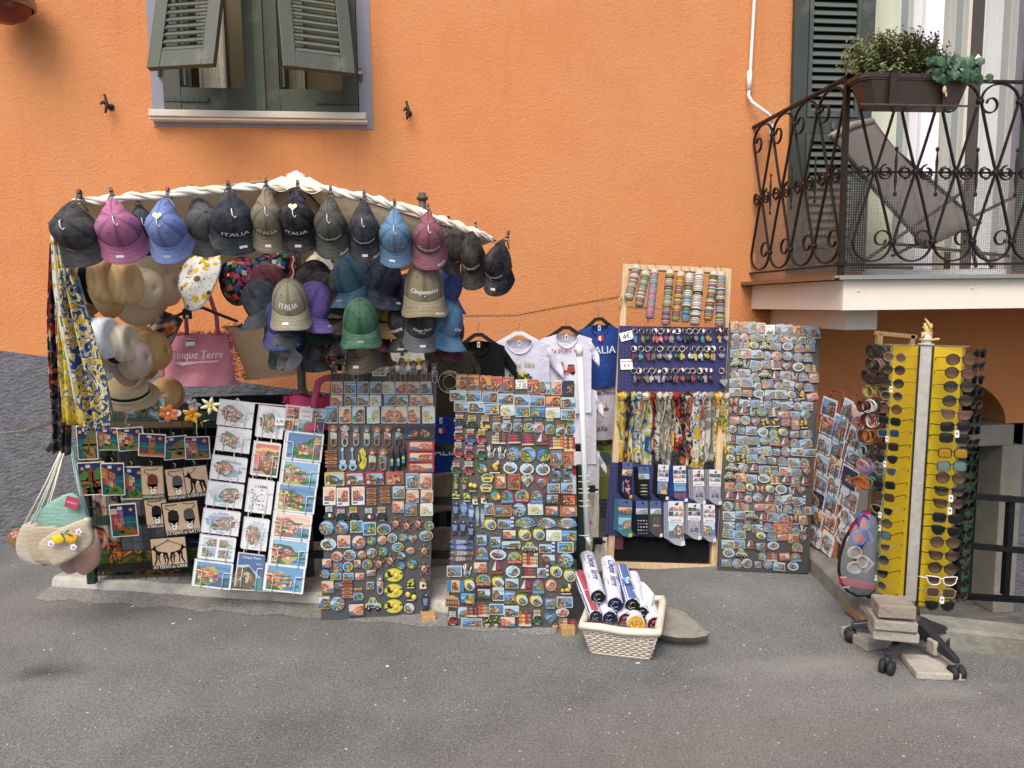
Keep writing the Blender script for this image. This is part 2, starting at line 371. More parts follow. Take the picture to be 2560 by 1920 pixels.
def asph(t, tc, o, b):
 v = tc.outputs['Object']
 n = noise(t, v, .9, 6, .65); o = mixn(t, o, '#ffffff', maprange(t, n.outputs[0], .4, .72, 0, .16))
 n = noise(t, v, 120, 4, .8); o = mixn(t, o, '#1d1c1b', maprange(t, n.outputs[0], .44, .66, 0, .75)); n = noise(t, v, 28, 3, .6); o = mixn(t, o, '#3a3836', maprange(t, n.outputs[0], .5, .75, 0, .22))
 n = noise(t, v, 90, 4, .8); o = mixn(t, o, '#b4b0ac', maprange(t, n.outputs[0], .52, .7, 0, .6))
 vo = t.nodes.new('ShaderNodeTexVoronoi'); vo.inputs['Scale'].default_value = 38; t.links.new(v, vo.inputs['Vector'])
 se = t.nodes.new('ShaderNodeSeparateColor'); t.links.new(vo.outputs['Color'], se.inputs[0])
 ch = t.nodes.new('ShaderNodeMath'); ch.operation = 'MULTIPLY'
 t.links.new(maprange(t, vo.outputs['Distance'], .16, .2, 1, 0), ch.inputs[0]); t.links.new(maprange(t, se.outputs[0], .975, .98, 0, 1), ch.inputs[1])
 o = mixn(t, o, '#d8d3cb', ch.outputs[0])
 def blob(c, r, inner, outer, warp=.35):
  mp = t.nodes.new('ShaderNodeMapping'); mp.inputs['Location'].default_value = (-c[0]/r[0], -c[1]/r[1], 0); mp.inputs['Scale'].default_value = (1/r[0], 1/r[1], 1)
  t.links.new(v, mp.inputs[0]); l = t.nodes.new('ShaderNodeVectorMath'); l.operation = 'LENGTH'; t.links.new(mp.outputs[0], l.inputs[0])
  nn = noise(t, v, 9, 5, .7); a = t.nodes.new('ShaderNodeMath'); a.operation = 'MULTIPLY_ADD'; a.inputs[1].default_value = warp*2; t.links.new(nn.outputs[0], a.inputs[0]); t.links.new(l.outputs['Value'], a.inputs[2])
  return maprange(t, a.outputs[0], inner+warp, outer+warp, 1, 0)
 g = G(118, 1680); o = mixn(t, o, '#2c2924', mathmul(t, blob((g.x, g.y), (.17, .075), .2, 1.2, .7), .6))
 g = G(240, 1672); o = mixn(t, o, '#8d7866', mathmul(t, blob((g.x, g.y), (.12, .06), .3, 1.2, .6), .15))
 g = G(2060, 1660); o = mixn(t, o, '#a89f92', mathmul(t, blob((g.x, g.y), (.55, .1), .0, 1.2, .9), .4))
 g = G(2350, 1730); o = mixn(t, o, '#a89f92', mathmul(t, blob((g.x, g.y), (.3, .07), .0, 1.2, .9), .35))
 g = G(1850, 1850); o = mixn(t, o, '#8f7f74', mathmul(t, blob((g.x, g.y), (1.2, .35), .1, 1.3, .5), .3))
 return o
def mathmul(t, a, k):
 m = t.nodes.new('ShaderNodeMath'); m.operation = 'MULTIPLY'; m.inputs[1].default_value = k; t.links.new(a, m.inputs[0]); return m.outputs[0]
asphalt = newmat('asphalt', .85, nscale=5, namt=.12, extra=asph, spec=.35); relief(asphalt, 110, .008, .7, strength=.8)
K1, K2, K3 = G(2030, 1388, 0), G(2185, 1600, 0), G(2760, 1672, 0)
K3 = K2 + (K3-K2)*1.0
K4 = K2 + (K3-K2)*8
BIG = 60
m = MB()
m._add([(-BIG, -BIG, 0), (BIG, -BIG, 0), (BIG, K4.y, 0), (K4.x, K4.y, 0), (K2.x, K2.y, 0), (K1.x, K1.y, 0), (K1.x, D+.3, 0), (-BIG, D+.3, 0)], [tuple(range(8))], '#727573')
struct('street', m, asphalt)
m = MB(); m._add([(K1.x-.3, 2.0, -.85), (K4.x, 2.0, -.85), (K4.x, D+.6, -.85), (K1.x-.3, D+.6, -.85)], [(0, 1, 2, 3)], '#6d6b66'); struct('well_floor', m, concrete)
def kerb_run(pts, w_, h_, name, label, col='#86847a', z0=-.85):
 m = MB(); n = len(pts); offs = []
 for i, p in enumerate(pts):
  d = ((pts[min(i+1, n-1)]-p).normalized() + (p-pts[max(i-1, 0)]).normalized()).normalized()
  offs.append(Vector((-d.y, d.x, 0)))
 vs = []
 for p, o in zip(pts, offs):
  for a, z in ((0, z0), (0, h_-.015), (.012, h_), (w_-.01, h_+.004), (w_, h_-.012), (w_, z0)): vs.append((p.x+o.x*a, p.y+o.y*a, z))
 fs = [(i*6+j, (i+1)*6+j, (i+1)*6+j+1, i*6+j+1) for i in range(n-1) for j in range(5)]
 m._add(vs, fs+[(0, 1, 2, 3, 4, 5), tuple(range(len(vs)-1, len(vs)-7, -1))], col)
 return struct(name, m, concrete)
def interp(a, b, n, jit=.004):
 return [a.lerp(b, i/n)+Vector((random.uniform(-jit, jit), random.uniform(-jit, jit), 0)) for i in range(n+1)]
kerb_run(interp(K1+Vector((0, .6, 0)), K2, 10)[:-1]+interp(K2, K4, 24), .13, .095, 'kerb', '')
def PX(px, py, d=D): return P(px, py, d)
wx0, wx1 = P(406, 150, D).x, P(894, 150, D).x; wz0 = P(650, 283, D).z; wz1 = wz0+1.75
bx0, bx1 = P(2172, 300, D).x, P(2556, 300, D).x; bz0 = P(2250, 680, D).z-.02; bz1 = bz0+2.35
ax0, ax1, az = P(2140, 1060, D).x, P(2514, 1060, D).x, P(2400, 1062, D).z; arh = .36
dx0, dx1, dz1 = P(2165, 1200, D).x, P(2492, 1200, D).x, P(2400, 1115, D).z
XL, XR, ZB, ZT = -14., 14., -.85, 7.5
m = MB()
def wrect(x0, z0, x1, z1, col='#d39161'): m._add([(x0, D, z0), (x1, D, z0), (x1, D, z1), (x0, D, z1)], [(0, 1, 2, 3)], col)
wrect(XL, ZB, wx0, ZT); wrect(wx0, wz1, wx1, ZT); wrect(wx0, ZB, wx1, wz0)
wrect(wx1, ZB, ax0, ZT)
print('openings', ax0, ax1, bx0, bx1, bz0, az)
wrect(ax0, bz0, bx0, ZT); wrect(bx0, bz1, bx1, ZT)
BX = max(bx1, ax1); wrect(BX, az, XR, bz0); wrect(bx1, bz0, XR, ZT)
acx, arx = (ax0+ax1)/2, (ax1-ax0)/2
arc = [(acx-arx*math.cos(math.pi*i/20), az+arh*math.sin(math.pi*i/20)) for i in range(21)]
for i in range(20):
 (x0, z0), (x1, z1) = arc[i], arc[i+1]
 m._add([(x0, D, z0), (x1, D, z1), (x1, D, bz0), (x0, D, bz0)], [(0, 1, 2, 3)], '#d39161')
ax1 < BX and wrect(ax1, az, BX, bz0)
m._add([(acx-arx*math.cos(math.pi*i/20), y, az+arh*math.sin(math.pi*i/20)) for y in (D, D+.3) for i in range(21)], [(i, i+21, i+22, i+1) for i in range(20)], '#b9835a')
for x0, z0, x1, z1 in ((wx0, wz0, wx1, wz1), (bx0, bz0, bx1, bz1)):   # reveals
 for a, b in (((x0, z0), (x0, z1)), ((x0, z1), (x1, z1)), ((x1, z1), (x1, z0)), ((x1, z0), (x0, z0))):
  m._add([(a[0], D, a[1]), (b[0], D, b[1]), (b[0], D+.28, b[1]), (a[0], D+.28, a[1])], [(0, 1, 2, 3)], '#9a97a4')
m._add([(XL, D+.6, ZB), (XR, D+.6, ZB), (XR, D+.6, ZT), (XL, D+.6, ZT)], [(0, 1, 2, 3)], '#4a443c')
m._add([(XL, D, ZT), (XR, D, ZT), (XR, D+.6, ZT), (XL, D+.6, ZT)], [(0, 1, 2, 3)], '#b0805a')
struct('facade_wall', m, orange)
m = MB(); Y0 = D-.014
top = [P(-900, 790, D).to_tuple(), P(0, 876, D).to_tuple(), P(300, 915, D).to_tuple(), P(700, 968, D).to_tuple(), P(1500, 1062, D).to_tuple(), P(2028, 1180, D).to_tuple()]
pts = [(p[0], p[2]) for p in top]
for i in range(len(pts)-1):
 a, b = pts[i], pts[i+1]
 m._add([(a[0], Y0, -.02), (b[0], Y0, -.02), (b[0], Y0, b[1]), (a[0], Y0, a[1])], [(0, 1, 2, 3)], '#6d6e73')
 m._add([(a[0], Y0, a[1]), (b[0], Y0, b[1]), (b[0], D, b[1]), (a[0], D, a[1])], [(0, 1, 2, 3)], '#76777b')
sj = P(2546, 1200, D).x
m._add([(sj, Y0, ZB), (XR, Y0, ZB), (XR, Y0, az), (sj, Y0, az)], [(0, 1, 2, 3)], '#6d6e73')
struct('grey_plinth', m, dadom)
m = MB()
for x0, z0, x1, z1, dep in ((dx0-.4, ZB, dx1+.1, az+arh+.05, .55),):
 pass
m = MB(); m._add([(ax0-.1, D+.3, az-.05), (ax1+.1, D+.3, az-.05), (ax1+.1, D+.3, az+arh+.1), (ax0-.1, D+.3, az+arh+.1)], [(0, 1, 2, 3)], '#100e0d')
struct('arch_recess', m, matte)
t = thing('cellar_door', 'green plank cellar door in a grey stone frame below street level', 'door', (dx0, D, ZB))
o_ = Vector((dx0, D, ZB))
def loc(v): return Vector(v)-o_
m = MB()
for k, (x0, x1, z0, z1) in enumerate(((ax0-.5, ax1+.04, dz1, az-.002), )):
 m.box(loc(((x0+x1)/2, D+.08, (z0+z1)/2)), (x1-x0, .24, z1-z0), '#87827a')
bevel(obj('lintel', m, stone, t), .008)
m = MB(); m.box(loc(((dx1+sj)/2, D+.08, (ZB+dz1)/2)), (sj-dx1-.004, .235, dz1-ZB), '#8a857c'); bevel(obj('jamb', m, stone, t), .008)
m = MB(); m.box(loc((dx0-.1, D+.08, (ZB+dz1)/2)), (.2, .235, dz1-ZB), '#8a857c'); bevel(obj('jamb', m, stone, t), .008)
dsplit = P(2440, 1300, D+.25).x
m = MB(); m.box(loc(((dsplit+dx1)/2+.02, D+.27, (ZB+dz1)/2)), (dx1-dsplit+.04, .04, dz1-ZB), '#453f3a'); obj('side_board', m, wood, t)
zz = ZB+.01; ph = .13; k = 0
pl = MB(); pl.box((0, 0, 0), (dsplit-dx0-.01, .03, ph-.008), '#4b6a5b'); plm = pl.mesh('plank')
while zz < dz1-.02:
 obj('plank', plm, shutterm, t, Matrix.Translation(loc(((dx0+dsplit)/2, D+.26+random.uniform(0, .005), zz+ph/2)))); zz += ph
A_, B_ = G(130, 1477), G(1400, 1562); B_ = A_+(B_-A_)
sl_h = .07; m = MB(); n = 26; front = interp(A_, B_, n, .006)
dirn = (B_-A_).normalized(); back = Vector((-dirn.y, dirn.x, 0))*1.0
vs = []
for i, p in enumerate(front):
 p = p + back*.02*math.sin(i*1.7)*.3
 for q, z in ((p, 0), (p+back*.012, sl_h-.012), (p+back*.03, sl_h), (p+back*.8, sl_h)): vs.append((q.x, q.y, z))
m._add(vs, [(i*4+j, (i+1)*4+j, (i+1)*4+j+1, i*4+j+1) for i in range(n) for j in range(3)]+[(0, 1, 2, 3)], '#b5b3ab')
struct('pavement_slab', m, concrete)
m = MB(); vs = []
for i, p in enumerate(front):
 for a, z in ((.0, .022), (-.05-.02*math.sin(i), .014), (-.11-.02*math.sin(i*2.3), .0)): vs.append((p.x+back.x*a, p.y+back.y*a, z+.002))
m._add(vs, [(i*3+j+1, (i+1)*3+j+1, (i+1)*3+j, i*3+j) for i in range(n) for j in range(2)], '#85827c', True); struct('patched_kerb_foot', m, asphalt)
pxs = [(1640, 1524), (1676, 1525), (1712, 1540), (1745, 1563), (1771, 1590), (1768, 1598), (1735, 1604), (1690, 1603), (1648, 1594), (1615, 1580), (1615, 1540)]
tp = [G(x, y-9, .06) for x, y in pxs]; bt = [G(x, y+4, 0) for x, y in pxs]; cc = sum(tp, Vector())/len(tp)
m = MB(); n = len(pxs); ins = [p.lerp(cc, .18)+Vector((0, 0, .008)) for p in tp]
m._add([tuple(q-Vector((cc.x, cc.y, 0))) for q in bt+tp+ins], [(i, (i+1) % n, (i+1) % n+n, i+n) for i in range(n)]+[(i+n, (i+1) % n+n, (i+1) % n+2*n, i+2*n) for i in range(n)]+[tuple(range(2*n, 3*n))], '#938f86')
o = obj('stone_slab', m, concrete, M=Matrix.Translation((cc.x, cc.y, 0))); tag(o, 'flat pointed grey stone slab lying on the asphalt behind the white basket', 'slab')
# ================================================================ WINDOW top left
def quadbox(mb, x0, z0, x1, z1, y0, y1, col): mb.box(((x0+x1)/2, (y0+y1)/2, (z0+z1)/2), (x1-x0, y1-y0, z1-z0), col)
wt = thing('shuttered_window', 'window with green slatted shutters pushed open, in a blue-grey painted surround', 'window', (wx0, D, wz0)); wo = Vector((wx0, D, wz0))
W_ = wx1-wx0; Hh = wz1-wz0
sx0, sx1, sz0 = P(384, 300, D).x-wx0, P(932, 300, D).x-wx0, P(650, 320, D).z-wz0
m = MB()
for a in ((sx0, sz0, -.004, Hh+.2), (W_+.004, sz0, sx1, Hh+.2), (-.003, sz0, W_+.003, -.012)): quadbox(m, a[0], a[1], a[2], a[3], -.006, .0, '#898b98')
obj('painted_surround', m, newmat('blue_grey_paint', .8, nscale=6, namt=.08, bump=.4, bscale=60), wt)
m = MB(); quadbox(m, sx0+.0, -.046, sx1-.035, -.006, -.085, .26, '#cfc6b8'); quadbox(m, sx0+.0, -.062, sx1-.03, -.047, -.07, .0, '#e6dfd3'); bevel(obj('sill', m, newmat('marble', .5, nscale=9, namt=.12), wt), .004)
m = MB(); quadbox(m, .06, .0, W_-.06, .045, .14, .2, '#c7cbd4'); obj('frame_rail', m, plastic, wt)
gr = '#40453a'
lw = W_/2-.01
for s, x0 in ((0, .003), (1, W_/2+.008)):
 m = MB(); y0, y1 = -.012, .03
 st = .095; w1 = lw-.002
 quadbox(m, x0, .012, x0+st, Hh, y0, y1, gr); quadbox(m, x0+w1-st, .012, x0+w1, Hh, y0, y1, gr)
 quadbox(m, x0+st+.001, .012, x0+w1-st-.001, .145, y0+.004, y1-.002, gr)
 quadbox(m, x0+st+.02, .16, x0+st+.032, Hh, y0+.012, y1-.004, '#3b463b')
 lf = obj('shutter_leaf', m, shutterm, wt)
 hx = x0+.01 if s == 0 else x0+w1-.01
 m = MB(); m.tube([(hx-(.03 if s == 0 else -.03), -.02, .2), (hx-(.03 if s == 0 else -.03), -.02, .275)], .009, '#55584f'); m.box((hx-(.03 if s == 0 else -.03), -.02, .25), (.028, .02, .022), '#9a988c'); m.box((hx+(.12 if s == 0 else -.12), -.0155, .075), (.26, .006, .03), '#3a443b')
 for k in range(7): m.ball((hx+(.02+k*.035)*(1 if s == 0 else -1), -.02, .075), .004, '#4a5448', 6, 4)
 obj('hinge', m, steel, lf)
m = MB(); quadbox(m, W_/2-.035, .01, W_/2+.02, Hh, -.03, -.0125, '#4c5c42'); obj('centre_strip', m, shutterm, wt)
m = MB()
for x0, x1 in ((.05, .1), (W_/2-.08, W_/2-.04), (W_/2+.04, W_/2+.08), (W_-.1, W_-.05)): quadbox(m, x0, .05, x1, Hh, .17, .22, '#b9b5a6')
quadbox(m, .101, .05, W_/2-.081, .09, .175, .215, '#a5a192'); quadbox(m, W_/2+.081, .05, W_-.101, .09, .175, .215, '#a5a192')
obj('casement', m, plastic, wt)
m = MB(); quadbox(m, .0, 0, W_, Hh, .29, .3, '#6d6149'); obj('room_back', m, matte, wt)
m = MB(); m.grid(lambda u, v: (.14+u*.17, .25+.012*math.sin(u*26), .05+v*(Hh-.05)), 24, 1, '#efe7cf'); m.grid(lambda u, v: (W_/2+.12+u*.1, .25+.012*math.sin(u*22), .05+v*(Hh-.05)), 24, 1, '#c9c2a8'); obj('curtain', m, cloth, wt)
def flap(bl, br, tl, d0, d1, nsl, side):
 ref, oth = (bl, br) if side == 0 else (br, bl); a = P(*ref, d0); r = ray(*oth); b = CAM+r*((a.z-CAMZ)/r.z)
 p0, p1 = (a, b) if side == 0 else (b, a); U = (p1-p0); W = Vector((-U.y, U.x, 0)).normalized(); fw = U.length; fh = 1.0
 pl = Plane(p0, U, Vector((0, 0, math.cos(R(d1))))+W*math.sin(R(d1)))
 M = Matrix.Translation(pl.O-wo) @ pl.rot.to_4x4()
 f = bpy.data.objects.new('shutter_flap', None); S.collection.objects.link(f); f.parent = wt; f.matrix_local = M
 m = MB(); st = .075
 quadbox(m, 0, 0, st, fh, -.018, .018, gr); quadbox(m, fw-st, 0, fw, fh, -.018, .018, gr); quadbox(m, st+.0005, .002, fw-st-.0005, .105, -.016, .016, gr)
 obj('flap_frame', bevel(obj('tmp', m, shutterm, f), .003).data, shutterm, f) if False else bevel(obj('flap_frame', m, shutterm, f), .003)
 s_ = MB(); s_.box((0, 0, 0), (fw-2*st-.004, .056, .009), '#5d665a', Euler((R(56), 0, 0)).to_matrix()); sm = s_.mesh('slat')
 z = .125
 while z < fh-.02: obj('slat', sm, shutterm, f, Matrix.Translation((fw/2, 0, z))); z += .046
flap((371, 174), (537, 164), (448, -250), 4.5, 17, 12, 0)
flap((707, 168), (887, 188), (650, -250), 4.55, 17, 12, 1)
def wallhook(px, py, label):
 t = thing('shutter_stay', label, 'hook', P(px, py, D))
 m = MB(); m.tube([(0, 0, 0), (0, -.06, 0)], .007, '#2e2a28'); m.tube([(0, 0, 0), (0, -.006, 0)], .02, '#2e2a28', 12); obj('pin', m, iron, t)
 m = MB(); m.tube([(-.012, -.06, -.05), (-.004, -.063, -.02), (0, -.06, 0), (-.006, -.058, .03), (-.012, -.056, .062)], [.006, .009, .012, .009, .007], '#35302d', 8); m.tube([(0, -.06, 0), (-.02, -.075, .012), (-.028, -.08, -.004)], [.008, .01, .006], '#35302d'); obj('catch', m, iron, t)
wallhook(278, 268, 'small black iron shutter stay on the orange wall left of the window')
wallhook(1022, 284, 'small black iron shutter stay on the orange wall right of the window')
t = thing('wall_lamp', 'dark red rounded lamp with a grey band at the top left of the wall', 'lamp', P(6, -14, 4.7))
m = MB(); m.lathe([(.001, -.155), (.05, -.15), (.11, -.115), (.145, -.06), (.155, 0), (.15, .06)], '#6e2a22', 28); obj('shade', m, gloss, t)
m = MB(); m.lathe([(.148, -.07), (.162, -.06), (.164, -.03), (.15, -.02)], '#8d8e92', 28); obj('band', m, metal, t)
m = MB(); m.tube([(0, 0, .06), (0, .1, .2), (0, .4, .2)], .015, '#4a3a34'); obj('arm', m, iron, t)
# ================================================================ white conduit
t = thing('white_conduit', 'thin white conduit pipe running down the orange wall beside the balcony', 'pipe', P(1886, 0, D-.03)); o_ = P(1886, 0, D-.03)
path = [P(1890, -300, D-.03), P(1886, 0, D-.03), P(1873, 225, D-.03), P(1871, 238, D-.035), P(1880, 255, D-.06), P(1920, 285, D-.1), P(1930, 296, D-.09), P(1931, 310, D-.05), P(1927, 352, D-.03)]
m = MB(); m.tube([p-o_ for p in path], .011, '#e8e6e4', 10); obj('pipe', m, plastic, t)
m = MB(); m.tube([path[2]+Vector((0, 0, .12))-o_, path[2]-o_], .0165, '#efedec', 10); obj('sleeve', m, plastic, t)
m = MB(); m.tube([path[-2]-o_, path[-1]-o_], .0165, '#efedec', 10); obj('sleeve', m, plastic, t)
# ================================================================ BALCONY
bxl = P(1880, 690, D).x                         # world x of the side
r_ = ray(2105, 660); BF = bxl/(r_.x/r_.y)        # depth of the front
r_ = ray(2070, 780); bxs = P(1877, 763, D).x; BF2 = bxs/(r_.x/r_.y)
BF = min(max(BF, 3.8), 4.15); XE = 8.0
zt = P(2105, 690, BF).z; zb = P(2105, 776, BF).z
t = thing('balcony', 'balcony with a white panelled edge and scrolled black wrought iron railing', 'balcony', (bxl, D, zt)); bo = Vector((bxl, D, zt))
def bl(v): return Vector(v)-bo
white = newmat('white_sheet_metal', .45, nscale=3, namt=.06)
m = MB(); x0 = bxl-.06; m.box(bl(((x0+XE)/2, (D+BF-.06)/2, zt-.006)), (XE-x0, D-BF+.06-.002, .012), '#9b9690'); obj('floor', m, concrete, t)
m = MB(); m.box(bl(((x0+XE)/2, BF-.072, zt-.01)), (XE-x0-.03, .018, .022), '#cfccc6'); m.box(bl((x0-.009, (D+BF-.06)/2, zt-.01)), (.018, D-BF+.06, .022), '#8f8b86'); obj('drip_edge', m, metal, t)
m = MB(); m.box(bl(((bxl+XE)/2, BF-.03, (zt-.022+zb)/2)), (XE-bxl, .02, zt-.024-zb), '#efe4d6'); m.box(bl((bxl+.01, (D+BF-.02)/2, (zt-.022+zb)/2)), (.02, D-BF+.018, zt-.026-zb), '#e2dad0')
m.box(bl(((bxl+XE)/2+.01, (D+BF)/2, zb+.01)), (XE-bxl-.02, D-BF-.03, .012), '#d8d2ca')
fas = obj('edge_panel', m, white, t)
rv = MB(); rv.ball((0, 0, 0), (.009, .005, .009), '#e0dad4', 8, 5); rvm = rv.mesh('screw')
for p in (P(2147, 727, BF-.041), P(2431, 721, BF-.041)): obj('screw', rvm, white, fas, Matrix.Translation(p-bo))
for p in (P(1898, 725, 4.8), P(2042, 730, 4.12)): obj('screw', rvm, white, fas, Matrix.Translation(Vector((bxl-.002, p.y, p.z))-bo) @ Matrix.Rotation(R(90), 4, 'Z'))
lx0 = P(1925, 800, D).x; r_ = ray(2115, 800); lf_ = lx0/(r_.x/r_.y); lz = P(2115, 826, lf_).z; lx1 = P(2193, 820, lf_).x
m = MB(); m.box(bl(((lx0+lx1)/2, (D+lf_)/2, (zb+lz)/2)), (lx1-lx0, D-lf_-.002, zb-lz-.002), '#d9cfc0'); bevel(obj('bracket_beam', m, white, t), .004)
pitch_ = P(2390, 429, BF).x-P(2289, 429, BF).x
zz_ = {k: P(2340, y, BF).z for k, y in dict(top=201, col=251, mid=430, lcol=604, bot=657).items()}
ztop, zcol, zmid, zlc, zbot = [zz_[k]-zt for k in ('top', 'col', 'mid', 'lcol', 'bot')]
ic = '#26211f'
def spiral(cx, cz, r0, a0, turns, n=22, shrink=.62, sgn=1):
 return [(cx+r0*(1-shrink*i/n)*math.cos(a0+sgn*2*math.pi*turns*i/n), cz+r0*(1-shrink*i/n)*math.sin(a0+sgn*2*math.pi*turns*i/n)) for i in range(n+1)]
def rail_units(p):
 """the meshes of one bay of width p"""
 FL = (.014, .009); out = {}
 for key, zc, zend in (('u', zcol, ztop), ('l', zlc, zbot)):
  rad = abs(zend-zc); sg = 1 if key == 'u' else -1; hp = p/2-.006
  pts = [(0, zmid)]+[(-hp*(k/8)**.93, zmid+(zc-zmid)*k/8) for k in range(1, 8)]
  pts += [(hp*math.cos(math.pi*(1-i/14)), zc+sg*(rad-.01)*math.sin(math.pi*i/14)) for i in range(15)]
  pts += [(hp*(k/8)**.93, zmid+(zc-zmid)*k/8) for k in range(7, -1, -1)]
  m = MB(); m.tube([(x, 0, z) for x, z in pts], .005, ic, flat=FL); out['hoop_'+key] = m.mesh('hoop_bar')
  m = MB(); s_ = -1 if key == 'u' else 1
  rr = hp*.48
  sp = spiral(s_*(hp-rr-.004), zc-sg*rr*.25, rr, 0 if s_ > 0 else math.pi, .95, 24, .55, sgn=(1 if (s_ > 0) == (key == 'u') else -1)*(-1))
  m.tube([(x, 0, z) for x, z in sp], .005, ic, flat=(.014, .007)); m.ball((sp[-1][0], 0, sp[-1][1]), .007, ic, 8, 5); out['scroll_'+key] = m.mesh('scroll')
 m = MB()
 for s_ in (-1, 1):
  sp = spiral(s_*p*.27, zmid+s_*.004, p*.15, math.pi/2 if s_ > 0 else -math.pi/2, .8, 16, .5, sgn=1)
  m.tube([(x, 0, z) for x, z in [(0, zmid-.012*s_*0)]+sp[::1]], .004, ic, flat=(.012, .006))
  sp = spiral(s_*p*.27, zmid-s_*.004, p*.17, (math.pi if s_ > 0 else 0), .75, 16, .4, sgn=s_)
  m.tube([(x, 0, z) for x, z in sp], .004, ic, flat=(.012, .006))
 out['mid'] = m.mesh('s_scroll')
 m = MB(); h = .115; m.tube([(0, -.004, zmid-h), (0, -.004, zmid-h*.85), (0, -.004, zmid-h*.45), (0, -.004, zmid), (0, -.004, zmid+h*.45), (0, -.004, zmid+h*.85), (0, -.004, zmid+h)], [.003, .0035, .008, .006, .008, .0035, .003], ic, 8)
 for s_ in (-1, 1): m.ball((0, -.004, zmid+s_*h*1.02), (.012, .006, .013), ic, 8, 6)
 out['spear'] = m.mesh('spear_rod')
 m = MB(); m.box((0, 0, 0), (.028, .022, .026), ic); m.tube([(-.015, 0, 0), (.015, 0, 0)], .014, ic, 8); out['collar'] = m.mesh('collar')
 return out
rail = bpy.data.objects.new('railing', None); S.collection.objects.link(rail); rail.parent = t; rail.matrix_local = Matrix.Translation((0, 0, 0))
def run(A, Bv, n, p, rise0=0):
 """bays from A to B (world xy)"""
 dv = (Bv-A).normalized(); ang = math.atan2(dv.y, dv.x); un = rail_units(p)
 for i in range(n):
  c = A+dv*(p*(i+.5))
  M = Matrix.Translation(Vector((c.x, c.y, zt))-bo) @ Matrix.Rotation(ang, 4, 'Z')
  for k, nm in (('hoop_u', 'hoop_bar'), ('hoop_l', 'hoop_bar'), ('scroll_u', 'scroll'), ('scroll_l', 'scroll'), ('mid', 's_scroll')): obj(nm, un[k], iron, rail, M)
  obj('collar', un['collar'], iron, rail, M @ Matrix.Translation((0, 0, zmid)))
  M2 = M @ Matrix.Translation((p/2, 0, 0));
  if i < n-1 or n > 6:
   obj('spear_rod', un['spear'], iron, rail, M2); obj('collar', un['collar'], iron, rail, M2 @ Matrix.Translation((0, 0, zcol))); obj('collar', un['collar'], iron, rail, M2 @ Matrix.Translation((0, 0, zlc)))
corner = Vector((bxl+.04, BF, 0)); wallend = Vector((bxl+.04-.01, D, 0))
x1 = P(2187, 429, BF).x-pitch_/2
corner.x = min(x1-.01, P(2108, 430, BF).x+.005)
run(Vector((x1, BF, 0)), Vector((x1+1, BF, 0)), 14, pitch_)
wallend.x = P(1885, 450, D-.02).x
sidelen = (corner-wallend).length; run(wallend+Vector((0, 0, 0)), corner, 4, sidelen/4.05)
m = MB(); m.beam(bl((corner.x, BF, zt-.0)), bl((corner.x, BF, zt+ztop+.012)), .026, .026, ic); m.box(bl((corner.x, BF, zt+zbot)), (.045, .045, .02), ic); obj('corner_post', m, iron, rail)
m = MB(); m.beam(bl((corner.x, BF, zt+ztop)), bl((XE, BF, zt+ztop)), .03, .012, ic); obj('handrail', m, iron, rail)
m = MB(); m.beam(bl((wallend.x, D, zt+ztop+.004)), bl((corner.x, BF, zt+ztop+.004)), .03, .014, ic); obj('handrail', m, iron, rail)
m = MB(); m.beam(bl((corner.x, BF, zt+zbot-.008)), bl((XE, BF, zt+zbot-.008)), .02, .012, ic); m.beam(bl((wallend.x, D, zt+zbot-.008)), bl((corner.x, BF, zt+zbot-.008)), .02, .012, ic); m.beam(bl((corner.x, BF+.012, zt+zmid)), bl((XE, BF+.012, zt+zmid)), .008, .01, ic); m.beam(bl((wallend.x+.012, D, zt+zmid)), bl((corner.x+.012, BF, zt+zmid)), .008, .01, ic); obj('cross_rail', m, iron, rail)
m = MB(); s = .0135; wc = '#b0ada6'; zt2 = zmid+.012; L1 = 2.6
n = int(L1/s)
for i in range(n): x = corner.x+.02+i*s; m.beam(bl((x, BF+.03, zt+.01)), bl((x, BF+.03, zt+zt2)), .0017, .0017, wc)
for j in range(int((zt2-.01)/s)): z = zt+.01+j*s; m.beam(bl((corner.x+.02, BF+.0312, z)), bl((corner.x+.02+L1, BF+.0312, z)), .0017, .0017, wc)
ls = sidelen
for i in range(int(ls/s)):
 q = wallend.lerp(corner, i*s/ls); m.beam(bl((q.x+.03, q.y, zt+.01)), bl((q.x+.03, q.y, zt+zt2)), .0017, .0017, wc)
for j in range(int((zt2-.01)/s)): z = zt+.01+j*s; m.beam(bl((wallend.x+.031, wallend.y, z)), bl((corner.x+.031, corner.y, z)), .0017, .0017, wc)
stuff('wire_netting', m, metal, None, t)
t = thing('balcony_door', 'glazed balcony door with white frames and pale curtains, green shutters folded back', 'door', (bx0, D, bz0)); o2 = Vector((bx0, D, bz0))
def dl(v): return Vector(v)-o2
